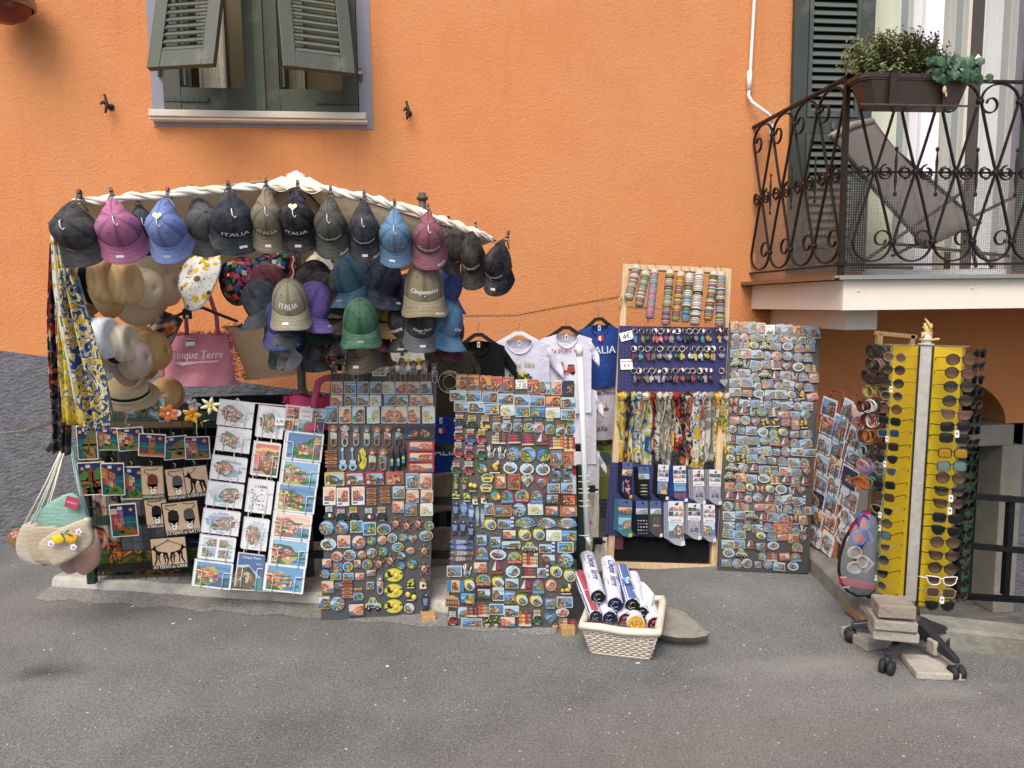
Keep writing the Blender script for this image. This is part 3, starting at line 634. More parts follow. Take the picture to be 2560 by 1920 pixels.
def bigshutter(x0, x1, z0, z1, y, slats=True):
 f = bpy.data.objects.new('shutter', None); S.collection.objects.link(f); f.parent = t; f.matrix_local = Matrix.Translation(dl((x0, y, z0)))
 W, Hs = x1-x0, z1-z0; st = W*.17; m = MB(); g = '#3c423d'
 quadbox(m, 0, 0, st, Hs, -.02, .018, g); quadbox(m, W-st, 0, W, Hs, -.02, .018, g)
 zz1 = P(2050, 318, D).z-z0                                        # middle rail
 for a, b in ((0, .16), (zz1-.05, zz1+.05), (Hs-.12, Hs)): quadbox(m, st+.001, a, W-st-.001, b, -.018, .016, g)
 obj('shutter_frame', m, shutterm, f)
 m = MB(); fr = .03
 for a, b in ((.165, zz1-.055), (zz1+.055, Hs-.125)):
  for r in ((st+.005, a, st+fr, b), (W-st-fr, a, W-st-.005, b), (st+fr+.001, a, W-st-fr-.001, a+.04), (st+fr+.001, b-.05, W-st-fr-.001, b)): quadbox(m, *r, -.026, -.004, '#474e48')
 obj('inner_frame', m, shutterm, f)
 s_ = MB(); s_.box((0, 0, 0), (W-2*st-2*fr-.004, .036, .007), '#565e58', Euler((R(62), 0, 0)).to_matrix()); sm = s_.mesh('slat')
 for a, b in ((.215, zz1-.11), (zz1+.1, Hs-.18)):
  z = a
  while z < b: obj('slat', sm, shutterm, f, Matrix.Translation((W/2, -.005, z))); z += .052
 m = MB(); quadbox(m, st, .1, W-st, Hs-.1, .012, .016, '#0c0e0d'); obj('dark_gap_sheet', m, matte, f)  # added dark sheet, stands in for the shade between the slats
 m = MB(); m.box((W/2, -.032, zz1), (.02, .012, .05), '#4f5f57'); obj('latch', m, steel, f)
 return f
bigshutter(P(1972, 300, D).x, bx0-.012, bz0+.02, bz0+2.3, D-.03)
bigshutter(P(2548, 300, D).x, P(2548, 300, D).x+(bx0-P(1972, 300, D).x), bz0+.02, bz0+2.3, D-.03)
def X(px, d=D+.12): return P(px, 300, d).x
m = MB(); yw = D+.12; Hd = bz1-bz0
for a, b, c, y0 in ((2268, 2290, '#d9d9da', -.0), (2291, 2336, '#f2f3f6', -.03), (2404, 2412, '#d8d2c8', 0), (2438, 2446, '#dcd8d2', 0), (2412.5, 2437, '#4a4238', -.02), (2520, 2552, '#c9c5c2', -.01)):
 quadbox(m, X(a)-bx0, .04, X(b)-bx0, Hd, .1+y0, .16+y0, c)
quadbox(m, -.02, .0, bx1-bx0, .038, .06, .2, '#d8d8da'); quadbox(m, .0, .04, X(2267)-bx0, .16, .11, .155, '#cfcfcf')
obj('door_frame', m, plastic, t)
m = MB()
for a, b, c, amp in ((2165, 2268, '#e9e7c4', .03), (2337, 2404, '#b9ab94', .02), (2447, 2520, '#ece9ea', .03)):  # yellowish and beige panes: glass reflections put into the curtain colour
 m.grid(lambda u, v, a=a, b=b, amp=amp: (X(a)-bx0+u*(X(b)-X(a)), .22+amp*math.sin(u*19+1)+.008*math.sin(u*41), .05+v*(Hd-.08)), 40, 1, c)
obj('curtain', m, newmat('curtain_with_reflections', .9, nscale=3, namt=.04), t)
m = MB()
for a, b in ((2165, 2267), (2337, 2403), (2447, 2519)): quadbox(m, X(a)-bx0, .165, X(b)-bx0, Hd, .125, .129, '#dfe8e4')
gp = newmat('window_glass', .03, nscale=1, namt=.01, spec=.8); gp.node_tree.nodes['Principled BSDF'].inputs['Alpha'].default_value = .22
obj('pane', m, gp, t)
m = MB(); quadbox(m, -.05, 0, bx1-bx0+.02, Hd, .34, .35, '#4d4740'); obj('room_back', m, matte, t)
t = thing('lounge_chair', 'taupe fabric folding lounge chair with dark tube frame on the balcony', 'chair', Vector((P(2250, 600, 4.4).x, 4.4, zt))); o3 = Vector((P(2250, 600, 4.4).x, 4.4, zt))
def q(px, py, d): return P(px, py, d)-o3
da, db_ = 4.25, 4.62
tan = newmat('taupe_mesh_fabric', .8, nscale=200, namt=.08, bump=.5, bscale=300)
A1, A2 = q(2078, 338, da), q(2178, 300, db_); B1, B2 = q(2158, 440, da), q(2290, 420, db_); C1, C2 = q(2315, 620, da), q(2450, 560, db_)
m = MB()
def seatfn(u, v):
 a = A1.lerp(A2, u); b = B1.lerp(B2, u); c = C1.lerp(C2, u)
 p = a.lerp(b, v*2) if v < .5 else b.lerp(c, v*2-1)
 return p-Vector((0, 0, .02*math.sin(math.pi*v)))
m.grid(seatfn, 8, 14, '#6f6661'); solidify(obj('sling_seat', m, tan, t), .006)
m = MB(); dk = '#33302f'
m.tube([A1, B1, C1], .012, dk); m.tube([A2, q(2230, 372, db_), B2, C2], .014, dk); m.tube([A1-Vector((0, 0, .01)), (A1+A2)/2+Vector((0, 0, .012)), A2-Vector((0, 0, .01))], .024, '#8d8078')
obj('side_tube', m, steel, t)
for a, b in ((q(2150, 660, da), q(2420, 470, da)), (q(2400, 450, da), q(2440, 668, da+.1)), (q(2230, 640, db_), q(2560, 480, db_)), (q(2290, 430, db_), q(2480, 668, db_)), (q(2155, 668, da), q(2280, 670, db_)), (q(2240, 610, da+.1), q(2520, 640, db_))):
 m = MB(); m.tube([a, b], .011, dk); obj('leg', m, steel, t)
pd = BF-.1
px0, px1, pz0, pz1 = P(2128, 270, pd).x, P(2412, 270, pd).x, P(2270, 272, pd).z, P(2270, 196, pd).z
t = thing('window_box', 'brown plastic window box hung on the railing, planted with a green shrub and cyclamen', 'planter', ((px0+px1)/2, pd, pz0)); WP = (px1-px0); HP = pz1-pz0
m = MB(); b_, tp_ = .8, 1.
def ring(k, z, ins=0):
 w2, d2 = WP/2*k-ins, .085*(.75+.25*(k-b_)/(1-b_))-ins; c = .035
 return [(-w2+c, -d2, z), (w2-c, -d2, z), (w2, -d2+c, z), (w2, d2-c, z), (w2-c, d2, z), (-w2+c, d2, z), (-w2, d2-c, z), (-w2, -d2+c, z)]
rs = [ring(b_, 0), ring(.93, HP*.78), ring(.97, HP*.8), ring(.97, HP*.84), ring(1., HP*.86), ring(1., HP), ring(1., HP, .012), ring(.96, HP*.85, .012)]
vs = sum(rs, []); m._add(vs, [(i*8+j, i*8+(j+1) % 8, (i+1)*8+(j+1) % 8, (i+1)*8+j) for i in range(7) for j in range(8)]+[tuple(range(7, -1, -1)), tuple(range(56, 64))], '#3d2e27'); obj('box', m, plastic, t)
m = MB();
for x in (-WP*.24, WP*.22): m.beam((x, -.09, -.01), (x, -.098, HP*.98), .035, .006, '#3b302a', up=(0, 1, 0)); m.beam((x, .1, HP), (x, -.1, HP+.004), .03, .004, '#3b302a')
m.beam((-WP*.52, -.1, -.008), (WP*.5, -.1, -.008), .01, .008, '#5a4a40'); obj('hanger_strap', m, iron, t)
def leafy(name, label, cx, w2, h, n, cols, ll, lw, par, seed, up=1.):
 rnd = random.Random(seed); m = MB(); stems = MB()
 clumps = [(rnd.gauss(0, .5)*w2, rnd.uniform(-.08, .08), rnd.random()**.7*h) for _ in range(n)]
 for cxx, cy, cz in clumps:
  if abs(cxx) > w2*(1.15-.3*cz/h): continue
  hz = cz*(1-.35*(abs(cxx)/w2)**2)
  base = Vector((cx+cxx*.4, cy*.3, HP*.9)); tip = Vector((cx+cxx, cy-.02, HP*.95+hz))
  stems.tube([base, base.lerp(tip, .6)+Vector((cxx*.08, 0, 0)), tip], [.0025, .002, .001], '#5b4a35', 4)
  dirv = (tip-base).normalized(); nl = 11
  for k in range(nl):
   a = k*2.4+rnd.random(); pos = tip-dirv*k*.008
   side = (dirv.orthogonal().normalized()); side = Matrix.Rotation(a, 3, dirv) @ side
   ld = (side+dirv*(.5*up)).normalized(); wd = ld.cross(dirv).normalized(); L_ = ll*rnd.uniform(.7, 1.2)
   c = mulc(H(rnd.choice(cols)), rnd.uniform(.75, 1.25)); wv = wd*lw*rnd.uniform(.8, 1.2)
   m._add([pos, pos+ld*L_*.5+wv, pos+ld*L_+Vector((0, 0, -.004)), pos+ld*L_*.5-wv], [(0, 1, 2, 3)], c)
 s_ = bpy.data.objects.new(name, None); S.collection.objects.link(s_); s_.parent = par; s_['label'] = label
 obj('foliage', m, newmat('leaf', .45, nscale=60, namt=.2), s_); obj('stem', stems, matte, s_)
leafy('shrub', 'bushy small leaved evergreen', -WP*.14, WP*.52, .24, 520, ['#67794a', '#4a5c36', '#7e8c56', '#5a6a40', '#86884a'], .025, .0058, t, 5)
cy = bpy.data.objects.new('cyclamen', None); S.collection.objects.link(cy); cy.parent = t
lf = MB(); rnd = random.Random(3)
lm = []
for c1 in ('#3f5f42', '#33503a', '#4d6e50'):
 mm = MB(); pts = circ(0, 0, .028, .026, 12); pts = [(x*(1 if z > -.02 else .5), z+(.012 if abs(x) < .008 and z < -.018 else 0)) for x, z in pts]
 mm._add([(0, -.006, 0)]+[(x, .004*math.sin(i*2), z) for i, (x, z) in enumerate(pts)], [(0, i+1, (i+1) % 12+1) for i in range(12)], c1, True, [mulc(H(c1), .7+.6*(i % 2)*.6) for i in range(12)]); lm.append(mm.mesh('leaf'))
for k in range(80):
 x = WP*.3+rnd.gauss(0, .085); z = HP*.9+abs(rnd.gauss(.045, .035)); y = -.06+rnd.uniform(-.05, .05)
 if x > WP*.55: z -= .02
 if rnd.random() < .2: z = HP*.75+rnd.uniform(0, .04); y = -.11
 obj('leaf', lm[k % 3], MATS['leaf'], cy, Matrix.Translation((x, y, z)) @ Euler((rnd.uniform(-.9, .3), rnd.uniform(-2, 2), rnd.uniform(-.6, .6))).to_matrix().to_4x4() @ Matrix.Scale(rnd.uniform(.7, 1.15), 4))
m = MB()
fx, fz = WP*.52, HP+.11
m.tube([(WP*.38, -.06, HP), (WP*.45, -.06, HP+.09), (fx-.01, -.06, HP+.125), (fx, -.06, HP+.115)], .0015, '#8a5a4a', 5); obj('flower_stalk', m, matte, cy)
m = MB()
for k in range(5):
 a = k*1.26; dx_, dy_ = math.cos(a), math.sin(a)
 m._add([(fx, -.06, fz), (fx+dx_*.012-dy_*.009, -.06+dy_*.012+dx_*.009, fz-.02), (fx+dx_*.02, -.06+dy_*.02, fz-.05), (fx+dx_*.012+dy_*.009, -.06+dy_*.012-dx_*.009, fz-.02)], [(0, 1, 2, 3)], '#f1ebe4')
obj('petal', m, matte, cy)
m = MB(); x = WP*.19
m.ball((x, -.105, HP*.45), (.012, .006, .02), '#c9b184', 6, 5); m.box((x+.008, -.107, HP*.3), (.006, .003, .02), '#d9c79c'); obj('withered_flower', m, matte, cy)
# ================================================================ MAGNETS
def clip(poly, conv):
 """clip a polygon by a convex counter-clockwise outline"""
 out = list(poly); n = len(conv)
 for i in range(n):
  ax, az_ = conv[i]; bx, bz = conv[(i+1) % n]; inp = out; out = []
  if not inp: break
  def side(p): return (bx-ax)*(p[1]-az_)-(bz-az_)*(p[0]-ax)
  for k in range(len(inp)):
   p, q_ = inp[k], inp[(k+1) % len(inp)]; sp, sq = side(p), side(q_)
   if sp >= 0: out.append(p)
   if (sp >= 0) != (sq >= 0) and abs(sp-sq) > 1e-12:
    t_ = sp/(sp-sq); out.append((p[0]+(q_[0]-p[0])*t_, p[1]+(q_[1]-p[1])*t_))
 return out if len(out) > 2 else []
def _resin(t, tc, o, b):
 h = t.nodes.new('ShaderNodeHueSaturation'); h.inputs['Saturation'].default_value = .88; h.inputs['Value'].default_value = .76; t.links.new(o, h.inputs['Color'])
 n = noise(t, tc.outputs['Object'], 260, 3, .7); g = t.nodes.new('ShaderNodeGamma'); g.inputs[1].default_value = 1.14; t.links.new(h.outputs[0], g.inputs[0])
 return mixn(t, g.outputs[0], ramp_out(t, n.outputs['Color'], [(.3, '#6a5a50'), (.5, '#ffffff'), (.7, '#c8dcf0')]), .3, 'MULTIPLY')
resin = newmat('glazed_resin', .25, nscale=120, namt=.15, extra=_resin, bump=.4, bscale=300)
PAL = {
'photo': dict(sky=['#7fb9e6', '#a9d3ef', '#5f9fd8', '#c4ddec'], sea=['#2f7fae', '#3a8fc0', '#1f6a9a', '#3d9a9f'], hill=['#7a6a4c', '#6a6042', '#5f6f3e', '#8f7a52', '#5a4a38', '#9a7f60'], house=['#c09070', '#d8bc90', '#a8503c', '#e8e0d0', '#c8a050', '#a06a6a', '#8f9ab0', '#e0d0b0', '#5f6a58']),
'pink': dict(sky=['#f0cbb0', '#eec3ae', '#f2d8b8'], sea=['#4a90b8', '#3f7fae'], hill=['#c98060', '#b8705a', '#a8654c'], house=['#e8a27a', '#d9785a', '#f0c9a0', '#c05040', '#f2dfc4', '#e0905a']),
'water': dict(sky=['#8fb4e0', '#c9dcf0', '#dfe8f2'], sea=['#8fd0cf', '#a6d9d4', '#74b9c9'], hill=['#7d9a6a', '#5f8260', '#a9a18c', '#8c7f76'], house=['#d9938a', '#c96f6a', '#e8cbb0', '#a88f86', '#e6b27f', '#f1e6dc']),
'paint': dict(sky=['#3f9ad6', '#6fbce8', '#2f7fc8'], sea=['#2a78b8', '#3fa0c8', '#1f5f9f'], hill=['#3f8f3a', '#2f7a3a', '#5aa83f', '#c8b83a'], house=['#d83a2a', '#e8862a', '#f0c83a', '#c82f5a', '#f2e8d0', '#8f3f6a', '#e0602a']),
'sunset': dict(sky=['#f0a03a', '#e8603a', '#c84a6a', '#f4c860'], sea=['#2f5f8f', '#4a7fae', '#e0a070'], hill=['#8f4a2f', '#a85a30', '#6a3a2f', '#5f5a30'], house=['#e8a24a', '#d0602f', '#f0c060', '#b8402a', '#f2d8a0']),
'night': dict(sky=['#1f2a5a', '#22335f'], sea=['#1a4a6a', '#20607a'], hill=['#3a3a40', '#4a4a3a'], house=['#e0a04a', '#c86a3a', '#d8c080', '#a85040']),
'pale': dict(sky=['#e6efee', '#dfe9ec'], sea=['#bfe0dc', '#a9d4d0'], hill=['#c9d8a8', '#b8cf90', '#e0dcb0'], house=['#e8b0a0', '#f0d070', '#8fc0a0', '#e89a90', '#f0e8c0']),
}
def village(m, out, y, rnd, style='photo', nh=14):
 """a little picture of a cliff village, clipped to a convex outline"""
 p = PAL[style]; xs = [a[0] for a in out]; zs = [a[1] for a in out]; x0, x1, z0, z1 = min(xs), max(xs), min(zs), max(zs); W, Hh_ = x1-x0, z1-z0
 def add(poly, col, lvl):
  c = clip(poly, out)
  if c: m.poly(c, col, y-.00025*lvl)
 def X(u): return x0+W*u
 def Z(v): return z0+Hh_*v
 add(out, rnd.choice(p['sky']), 0)
 add([(X(0), Z(.72)), (X(.5), Z(.78)), (X(1), Z(.7)), (X(1), Z(.84)), (X(.4), Z(.9)), (X(0), Z(.82))], rnd.choice(p['sky']), 1)
 sea = rnd.uniform(.28, .5); add(rect(X(0), Z(0), X(1), Z(sea)), rnd.choice(p['sea']), 1)
 add([(X(0), Z(.08)), (X(1), Z(.14)), (X(1), Z(.2)), (X(0), Z(.16))], rnd.choice(p['sea']), 2)
 fl = rnd.random() < .5
 def U(u): return X(1-u) if fl else X(u)
 hp = [(0, 0), (rnd.uniform(.35, .7), 0), (rnd.uniform(.6, .85), sea*.7), (rnd.uniform(.6, .8), sea+.12), (rnd.uniform(.35, .55), rnd.uniform(.7, .92)), (.2, rnd.uniform(.75, .95)), (0, .8)]
 hp = [(U(u), Z(v)) for u, v in hp]; c0 = (U(.2), Z(.3))
 for i in range(len(hp)):
  a, b = hp[i], hp[(i+1) % len(hp)]; tri = [c0, a, b]
  if (a[0]-c0[0])*(b[1]-c0[1])-(a[1]-c0[1])*(b[0]-c0[0]) < 0: tri.reverse()
  add(tri, rnd.choice(p['hill']), 3)
 for k in range(nh):
  u = rnd.uniform(.04, .66); v = rnd.uniform(sea*.55, .78-.45*u*.7); w2 = rnd.uniform(.05, .1); h2 = rnd.uniform(.07, .15)
  add(rect(X((1-u if fl else u)-w2/2), Z(v-h2/2), X((1-u if fl else u)+w2/2), Z(v+h2/2)), rnd.choice(p['house']), 4+k % 3)
  if k % 3 == 0: add(rect(X((1-u if fl else u)-w2*.6), Z(v+h2*.5), X((1-u if fl else u)+w2*.6), Z(v+h2*.7)), '#9a3f2c', 7)
 for k in range(3):
  u, v = rnd.uniform(.05, .9), rnd.uniform(.02, .3); add(circ(X(u), Z(v), W*.06, Hh_*.05, 6), rnd.choice(['#3f6f35', '#5a8a3f', '#e9e4da', '#2f5f38']), 8)
T_ = .005
def blk(m, pts, col, y0=-T_, y1=0.0, side=None): m.slab(pts, col, y0, y1, side)
def signs(m, cx, z1, w_, h_, n, rnd, cols):
 for k in range(n):
  z = z1-h_*(k+.5)/n; dz = h_/n*.38; s = 1 if k % 2 else -1; x0 = cx-w_*.45; x1 = cx+w_*.45
  pts = [(x0, z-dz), (x1, z-dz), (x1, z+dz), (x0, z+dz)]
  pts = [(x0, z-dz), (x1-w_*.1, z-dz), (x1+w_*.05, z), (x1-w_*.1, z+dz), (x0, z+dz)] if s > 0 else [(x0+w_*.1, z-dz), (x1, z-dz), (x1, z+dz), (x0+w_*.1, z+dz), (x0-w_*.05, z)]
  blk(m, pts, rnd.choice(cols), -T_*1.3, -T_*.3)
  m.poly(rect(cx-w_*.28, z-dz*.35, cx+w_*.28, z+dz*.25), '#4a3a30', -T_*1.3-.0003)
 blk(m, rect(cx-w_*.05, z1-h_, cx+w_*.05, z1), '#7a5230', -T_*.3, 0)
def scoot(m, cx, z0, w_, h_, col):
 for s in (-.32, .32): m.tube([(cx+s*w_, -.001, z0+h_*.17), (cx+s*w_, -T_*1.2, z0+h_*.17)], h_*.17, '#1b1b1d', 10)
 blk(m, [(cx-w_*.42, z0+h_*.2), (cx-w_*.2, z0+h_*.12), (cx+w_*.1, z0+h_*.15), (cx+w_*.45, z0+h_*.2), (cx+w_*.42, z0+h_*.55), (cx+w_*.05, z0+h_*.58), (cx-w_*.02, z0+h_*.3), (cx-w_*.15, z0+h_*.3), (cx-w_*.25, z0+h_*.85), (cx-w_*.36, z0+h_*.85)], col, -T_*1.5, -T_*.3)
 m.box((cx+w_*.22, -T_, z0+h_*.64), (w_*.36, T_, h_*.1), '#2a1f1c'); m.box((cx-w_*.3, -T_*1.3, z0+h_*.92), (w_*.22, T_*.8, h_*.07), '#c9c9c9'); m.ball((cx-w_*.38, -T_*1.4, z0+h_*.7), w_*.06, '#eeeeee', 6, 4)
def star(n, r0, r1, cx=0, cz=0, sx=1, sz=1, ph=0): return [(cx+sx*(r0 if k % 2 else r1)*math.cos(math.pi*k/n+ph), cz+sz*(r0 if k % 2 else r1)*math.sin(math.pi*k/n+ph)) for k in range(2*n)]
def heartpts(w_, h_, n=20):
 o = []
 for i in range(n):
  a = 2*math.pi*i/n; x = 16*math.sin(a)**3; z = 13*math.cos(a)-5*math.cos(2*a)-2*math.cos(3*a)-math.cos(4*a); o.append((-x/34*w_, (z+2.5)/30*h_))
 return o
GOLD = '#b07a38'
def magnet(m, kind, w_, h_, rnd, col=None):
 """adds the relief; returns nothing. Back on y=0, front towards -y"""
 hw, hh = w_/2, h_/2; f = -T_-.0004
 st = rnd.choice(['photo', 'photo', 'pink', 'paint'])
 if kind in ('sq', 'print', 'printpink', 'printsun', 'printpale', 'printnight'):
  s2 = {'sq': st, 'print': 'photo', 'printpink': 'pink', 'printsun': 'sunset', 'printpale': 'pale', 'printnight': 'night'}[kind]
  bd = {'sq': '#e9e4d8', 'print': '#d9d4c8', 'printpink': '#e8d6ce', 'printsun': '#c98a50', 'printpale': '#f0efe8', 'printnight': '#39405f'}[kind]
  if kind == 'sq' and rnd.random() < .5: bd = rnd.choice(['#3f6f9f', '#b9983a', '#a8402f', '#6f904a', '#a9a498', '#2f4f6f'])
  blk(m, rrect(w_, h_, min(w_, h_)*.08, 2), bd); k = .9
  o = rrect(w_*k, h_*k*.96, min(w_, h_)*.05, 1); village(m, o, f, rnd, s2, 26)
  if kind == 'printpink':
   m.poly(rect(-hw*.6, hh*.72, hw*.6, hh*.86), '#f6eee6', f-.004); m.poly(rect(-hw*.5, -hh*.86, hw*.5, -hh*.72), '#b53a3a', f-.004)
   for s in (-1, 1): m.ball((s*hw*.66, f-.001, -hh*.72), hw*.12, '#e8c22c', 6, 4)
 elif kind == 'round':
  blk(m, circ(0, 0, hw, hh, 20), rnd.choice(['#e9e6dc', '#3f6fa8', '#c8b070', '#5f8a5a', '#2f4f7f'])); village(m, circ(0, 0, hw*.87, hh*.87, 16), f, rnd, st, 14)
 elif kind == 'plate':
  blk(m, circ(0, 0, hw, hh, 22), '#6f93b8'); village(m, circ(0, 0, hw*.93, hh*.93, 16), f, rnd, 'photo', 14)
  for k in range(8): a = k*math.pi/4; m.beam((math.cos(a)*hw*.3, f-.0025, math.sin(a)*hh*.3), (math.cos(a)*hw*.93, f-.0025, math.sin(a)*hh*.93), .0016, .001, '#e9e4da', up=(0, 1, 0))
  m.slab(circ(0, 0, hw*.3, hh*.3, 14), '#e6dfd2', f-.004, f); village(m, circ(0, 0, hw*.24, hh*.24, 10), f-.0045, rnd, 'paint', 4)
 elif kind == 'oval': blk(m, circ(0, 0, hw, hh, 20), rnd.choice(['#e6e2d6', '#6f9a5a', '#d9cdb0'])); village(m, circ(0, 0, hw*.9, hh*.86, 16), f, rnd, st, 12)
 elif kind == 'heart': blk(m, heartpts(w_, h_), col or '#b53038'); village(m, circ(0, hh*.1, hw*.62, hh*.55, 12), f, rnd, 'photo', 10)
 elif kind == 'opener':
  c = col or '#a8643a'; zf = hh*.45
  blk(m, rect(-hw*.62, -hh*.35, hw*.62, hh*.25), '#d8d2c6'); village(m, rect(-hw*.56, -hh*.31, hw*.56, hh*.2), f, rnd, rnd.choice(['pink', 'photo', 'pale']), 10)
  blk(m, circ(0, hh*.58, hw*.62, hh*.3, 14), c, -T_*1.8, 0)
  if col in ('#9fb4bd', '#8a8a88'):
   for s in (-1, 1): blk(m, [(s*hw*.6, hh*.6), (s*hw*.5, hh*.98), (s*hw*.12, hh*.82)] if s < 0 else [(hw*.12, hh*.82), (hw*.5, hh*.98), (hw*.6, hh*.6)][::-1], c, -T_*1.2, 0)
  else:
   for s in (-1, 1): blk(m, circ(s*hw*.68, hh*.58, hw*.22, hh*.2, 10), mulc(H(c), .6), -T_*2, -T_*.4)
  m.ball((0, -T_*1.9, hh*.48), (hw*.3, .003, hh*.14), '#f1e8dc', 8, 5); m.ball((0, -T_*2.5, hh*.53), (hw*.1, .002, hh*.04), '#1a1412', 6, 4)
  for s in (-1, 1): m.ball((s*hw*.27, -T_*1.9, hh*.66), (hw*.1, .0015, hh*.05), '#120e0c', 6, 4); m.ball((s*hw*.42, -T_*1.5, hh*.24), (hw*.2, .003, hh*.08), '#efe2d2' if s < 0 else c, 7, 4)
  pts = [(hw*.5*math.cos(R(a)), 0-T_/2, -hh*.62+hh*.36*math.sin(R(a))) for a in range(0, 360, 24)]; m.tube(pts, hw*.15, c if col != '#8a8a88' else '#b9bcc0', 6, closed=True)
 elif kind == 'guitar':
  c = '#9fc4dc'; blk(m, circ(0, -hh*.62, hw*.8, hh*.34, 14), c); blk(m, circ(0, -hh*.22, hw*.6, hh*.2, 12), '#c7dbe6', -T_*1.02, -.0002); blk(m, rect(-hw*.16, -hh*.1, hw*.16, hh*.7), '#8fb4cf', -T_*1.1, 0); blk(m, [(-hw*.3, hh*.68), (hw*.3, hh*.72), (hw*.22, hh), (-hw*.2, hh*.97)], '#a9cfe4', -T_*1.2, 0); m.poly(circ(0, -hh*.7, hw*.35, hh*.14, 8), '#3a4048', -T_*1.1)
 elif kind == 'bottle':
  m.lathe([(hw*.9, -hh), (hw*.95, -hh*.5), (hw*.9, hh*.25), (hw*.35, hh*.5), (hw*.33, hh*.95), (.001, hh)], '#1f2620', 10, c=(0, -hw*.9, 0), cols=['#1f2620', '#1f2620', '#1f2620', '#6a1f22', '#6a1f22']); m.slab(rect(-hw*.6, -hh*.65, hw*.6, -hh*.05), '#5f9aa8', -hw*1.85, -hw*1.6); m.poly(rect(-hw*.5, -hh*.3, hw*.5, -hh*.15), '#e6d070', -hw*1.86)
 elif kind in ('redbar', 'petframe'):
  c = col or '#b5232a'; blk(m, rrect(w_, h_, h_*.1, 2), c); village(m, rrect(w_*.86, h_*.72, h_*.15, 2), f, rnd, 'pink' if kind == 'redbar' else 'photo', 14)
  if kind == 'petframe':
   for k in range(6): m.slab(circ(hw*(.1+k*.16), -hh*.86, hw*.07, hh*.1, 6), ['#e8c22c', '#3f9a4a', '#2f6fc0', '#e06a2a', '#c83a8a', '#efefef'][k], -T_*1.6, -T_)
   m.ball((-hw*.62, -T_*1.4, -hh*.6), (hw*.2, .004, hh*.26), '#ece8e2', 8, 5); m.ball((-hw*.68, -T_*2.1, -hh*.5), (hw*.05, .002, hh*.06), '#111111', 5, 4)
 elif kind == 'stamp':
  blk(m, rect(-hw, -hh, hw, hh), '#f2f1ec')
  for k in range(9):
   for s in (-1, 1): m.slab(circ(s*hw, -hh+h_*(k+.5)/9, hw*.07, None, 6), '#4a4a4c', f-.0001, f)
  village(m, rect(-hw*.78, -hh*.55, hw*.78, hh*.85), f, rnd, 'pink', 12); m.poly(rect(-hw*.78, -hh*.84, -hw*.1, -hh*.68), '#2f4fa8', f); m.slab([(hw*.5, -hh), (hw, -hh), (hw, -hh*.7)], '#c9dce8', f-.001, f)
 elif kind == 'sign': signs(m, 0, hh, w_, h_, 5 if h_ > .06 else 4, rnd, ['#b8784a', '#c48a58', '#a86a40'])
 elif kind == 'scooter':
  signs(m, 0, hh, w_*.7, h_*.42, 3, rnd, ['#e6e2d6', '#d9c8c0', '#b84a9a', '#d9b83a', '#d9d4c8']); scoot(m, 0, -hh, w_, h_*.62, col or '#b8242c'); blk(m, rect(-hw*.7, -hh, hw*.7, -hh*.88), '#ded8ca', -T_*.8, 0)
 elif kind == 'flagcar':
  signs(m, 0, hh, w_*.6, h_*.4, 3, rnd, ['#e8e6e0']); blk(m, [(-hw, -hh*.7), (hw*.7, -hh*.8), (hw, -hh*.2), (hw*.2, hh*.1), (-hw*.5, -hh*.05)], '#24553a', -T_*1.3, 0); m.poly([(-hw*.1, -hh*.5), (hw*.3, -hh*.55), (hw*.3, -hh*.02), (-hw*.1, -hh*.05)], '#efefea', -T_*1.32); m.poly([(hw*.3, -hh*.55), (hw*.8, -hh*.5), (hw*.6, -hh*.1), (hw*.3, -hh*.02)], '#b3262c', -T_*1.33)
 elif kind == 'post':
  signs(m, 0, hh, w_*.8, h_*.38, 4, rnd, ['#c83a4a', '#d9b83a', '#3f8f5a', '#e6e2d6', '#7a4a9a', '#3f7fb8'])
  pts = [(-hw*.7, -hh), (hw*.7, -hh), (hw, -hh*.5), (hw*.85, hh*.05), (hw*.3, hh*.25), (-hw*.3, hh*.25), (-hw*.85, hh*.05), (-hw, -hh*.5)]; blk(m, pts, rnd.choice(['#e6e0d2', '#c9dbe6', '#d9c070'])); village(m, [(x*.88, z*.9-hh*.03) for x, z in pts], f, rnd, st, 10)
 elif kind == 'turtle':
  c = '#8f6a50'; blk(m, circ(0, 0, hw*.6, hh*.62, 14), c, -T_*1.6, 0); village(m, circ(0, 0, hw*.45, hh*.45, 8), -T_*1.65, rnd, 'pink', 6)
  m.ball((0, -T_*.8, hh*.8), (hw*.2, .004, hh*.2), '#a07a58', 8, 5); m.ball((0, -T_*2.2, hh*.1), (hw*.16, .0015, hh*.12), '#b52f2f', 6, 4)
  for s in (-1, 1): blk(m, circ(s*hw*.72, hh*.3, hw*.28, hh*.16, 8), '#9a7458', -T_*.9, 0); blk(m, circ(s*hw*.52, -hh*.7, hw*.18, hh*.16, 8), '#9a7458', -T_*.9, 0)
 elif kind == 'plaque':
  blk(m, star(8, hw*.93, hw*.8, 0, 0, 1, hh/hw), '#8fa6c4'); blk(m, star(12, hw*.95, hw*.86, 0, 0, .98, hh/hw*.97, .2), '#dfe6ee', -T_*1.2, -T_*.9); village(m, circ(0, 0, hw*.7, hh*.66, 14), -T_*1.25, rnd, 'photo', 12); m.slab(star(4, hw*.1, hw*.22, 0, hh*.85), '#c9b070', -T_*1.6, -T_)
 elif kind == 'lemonopener':
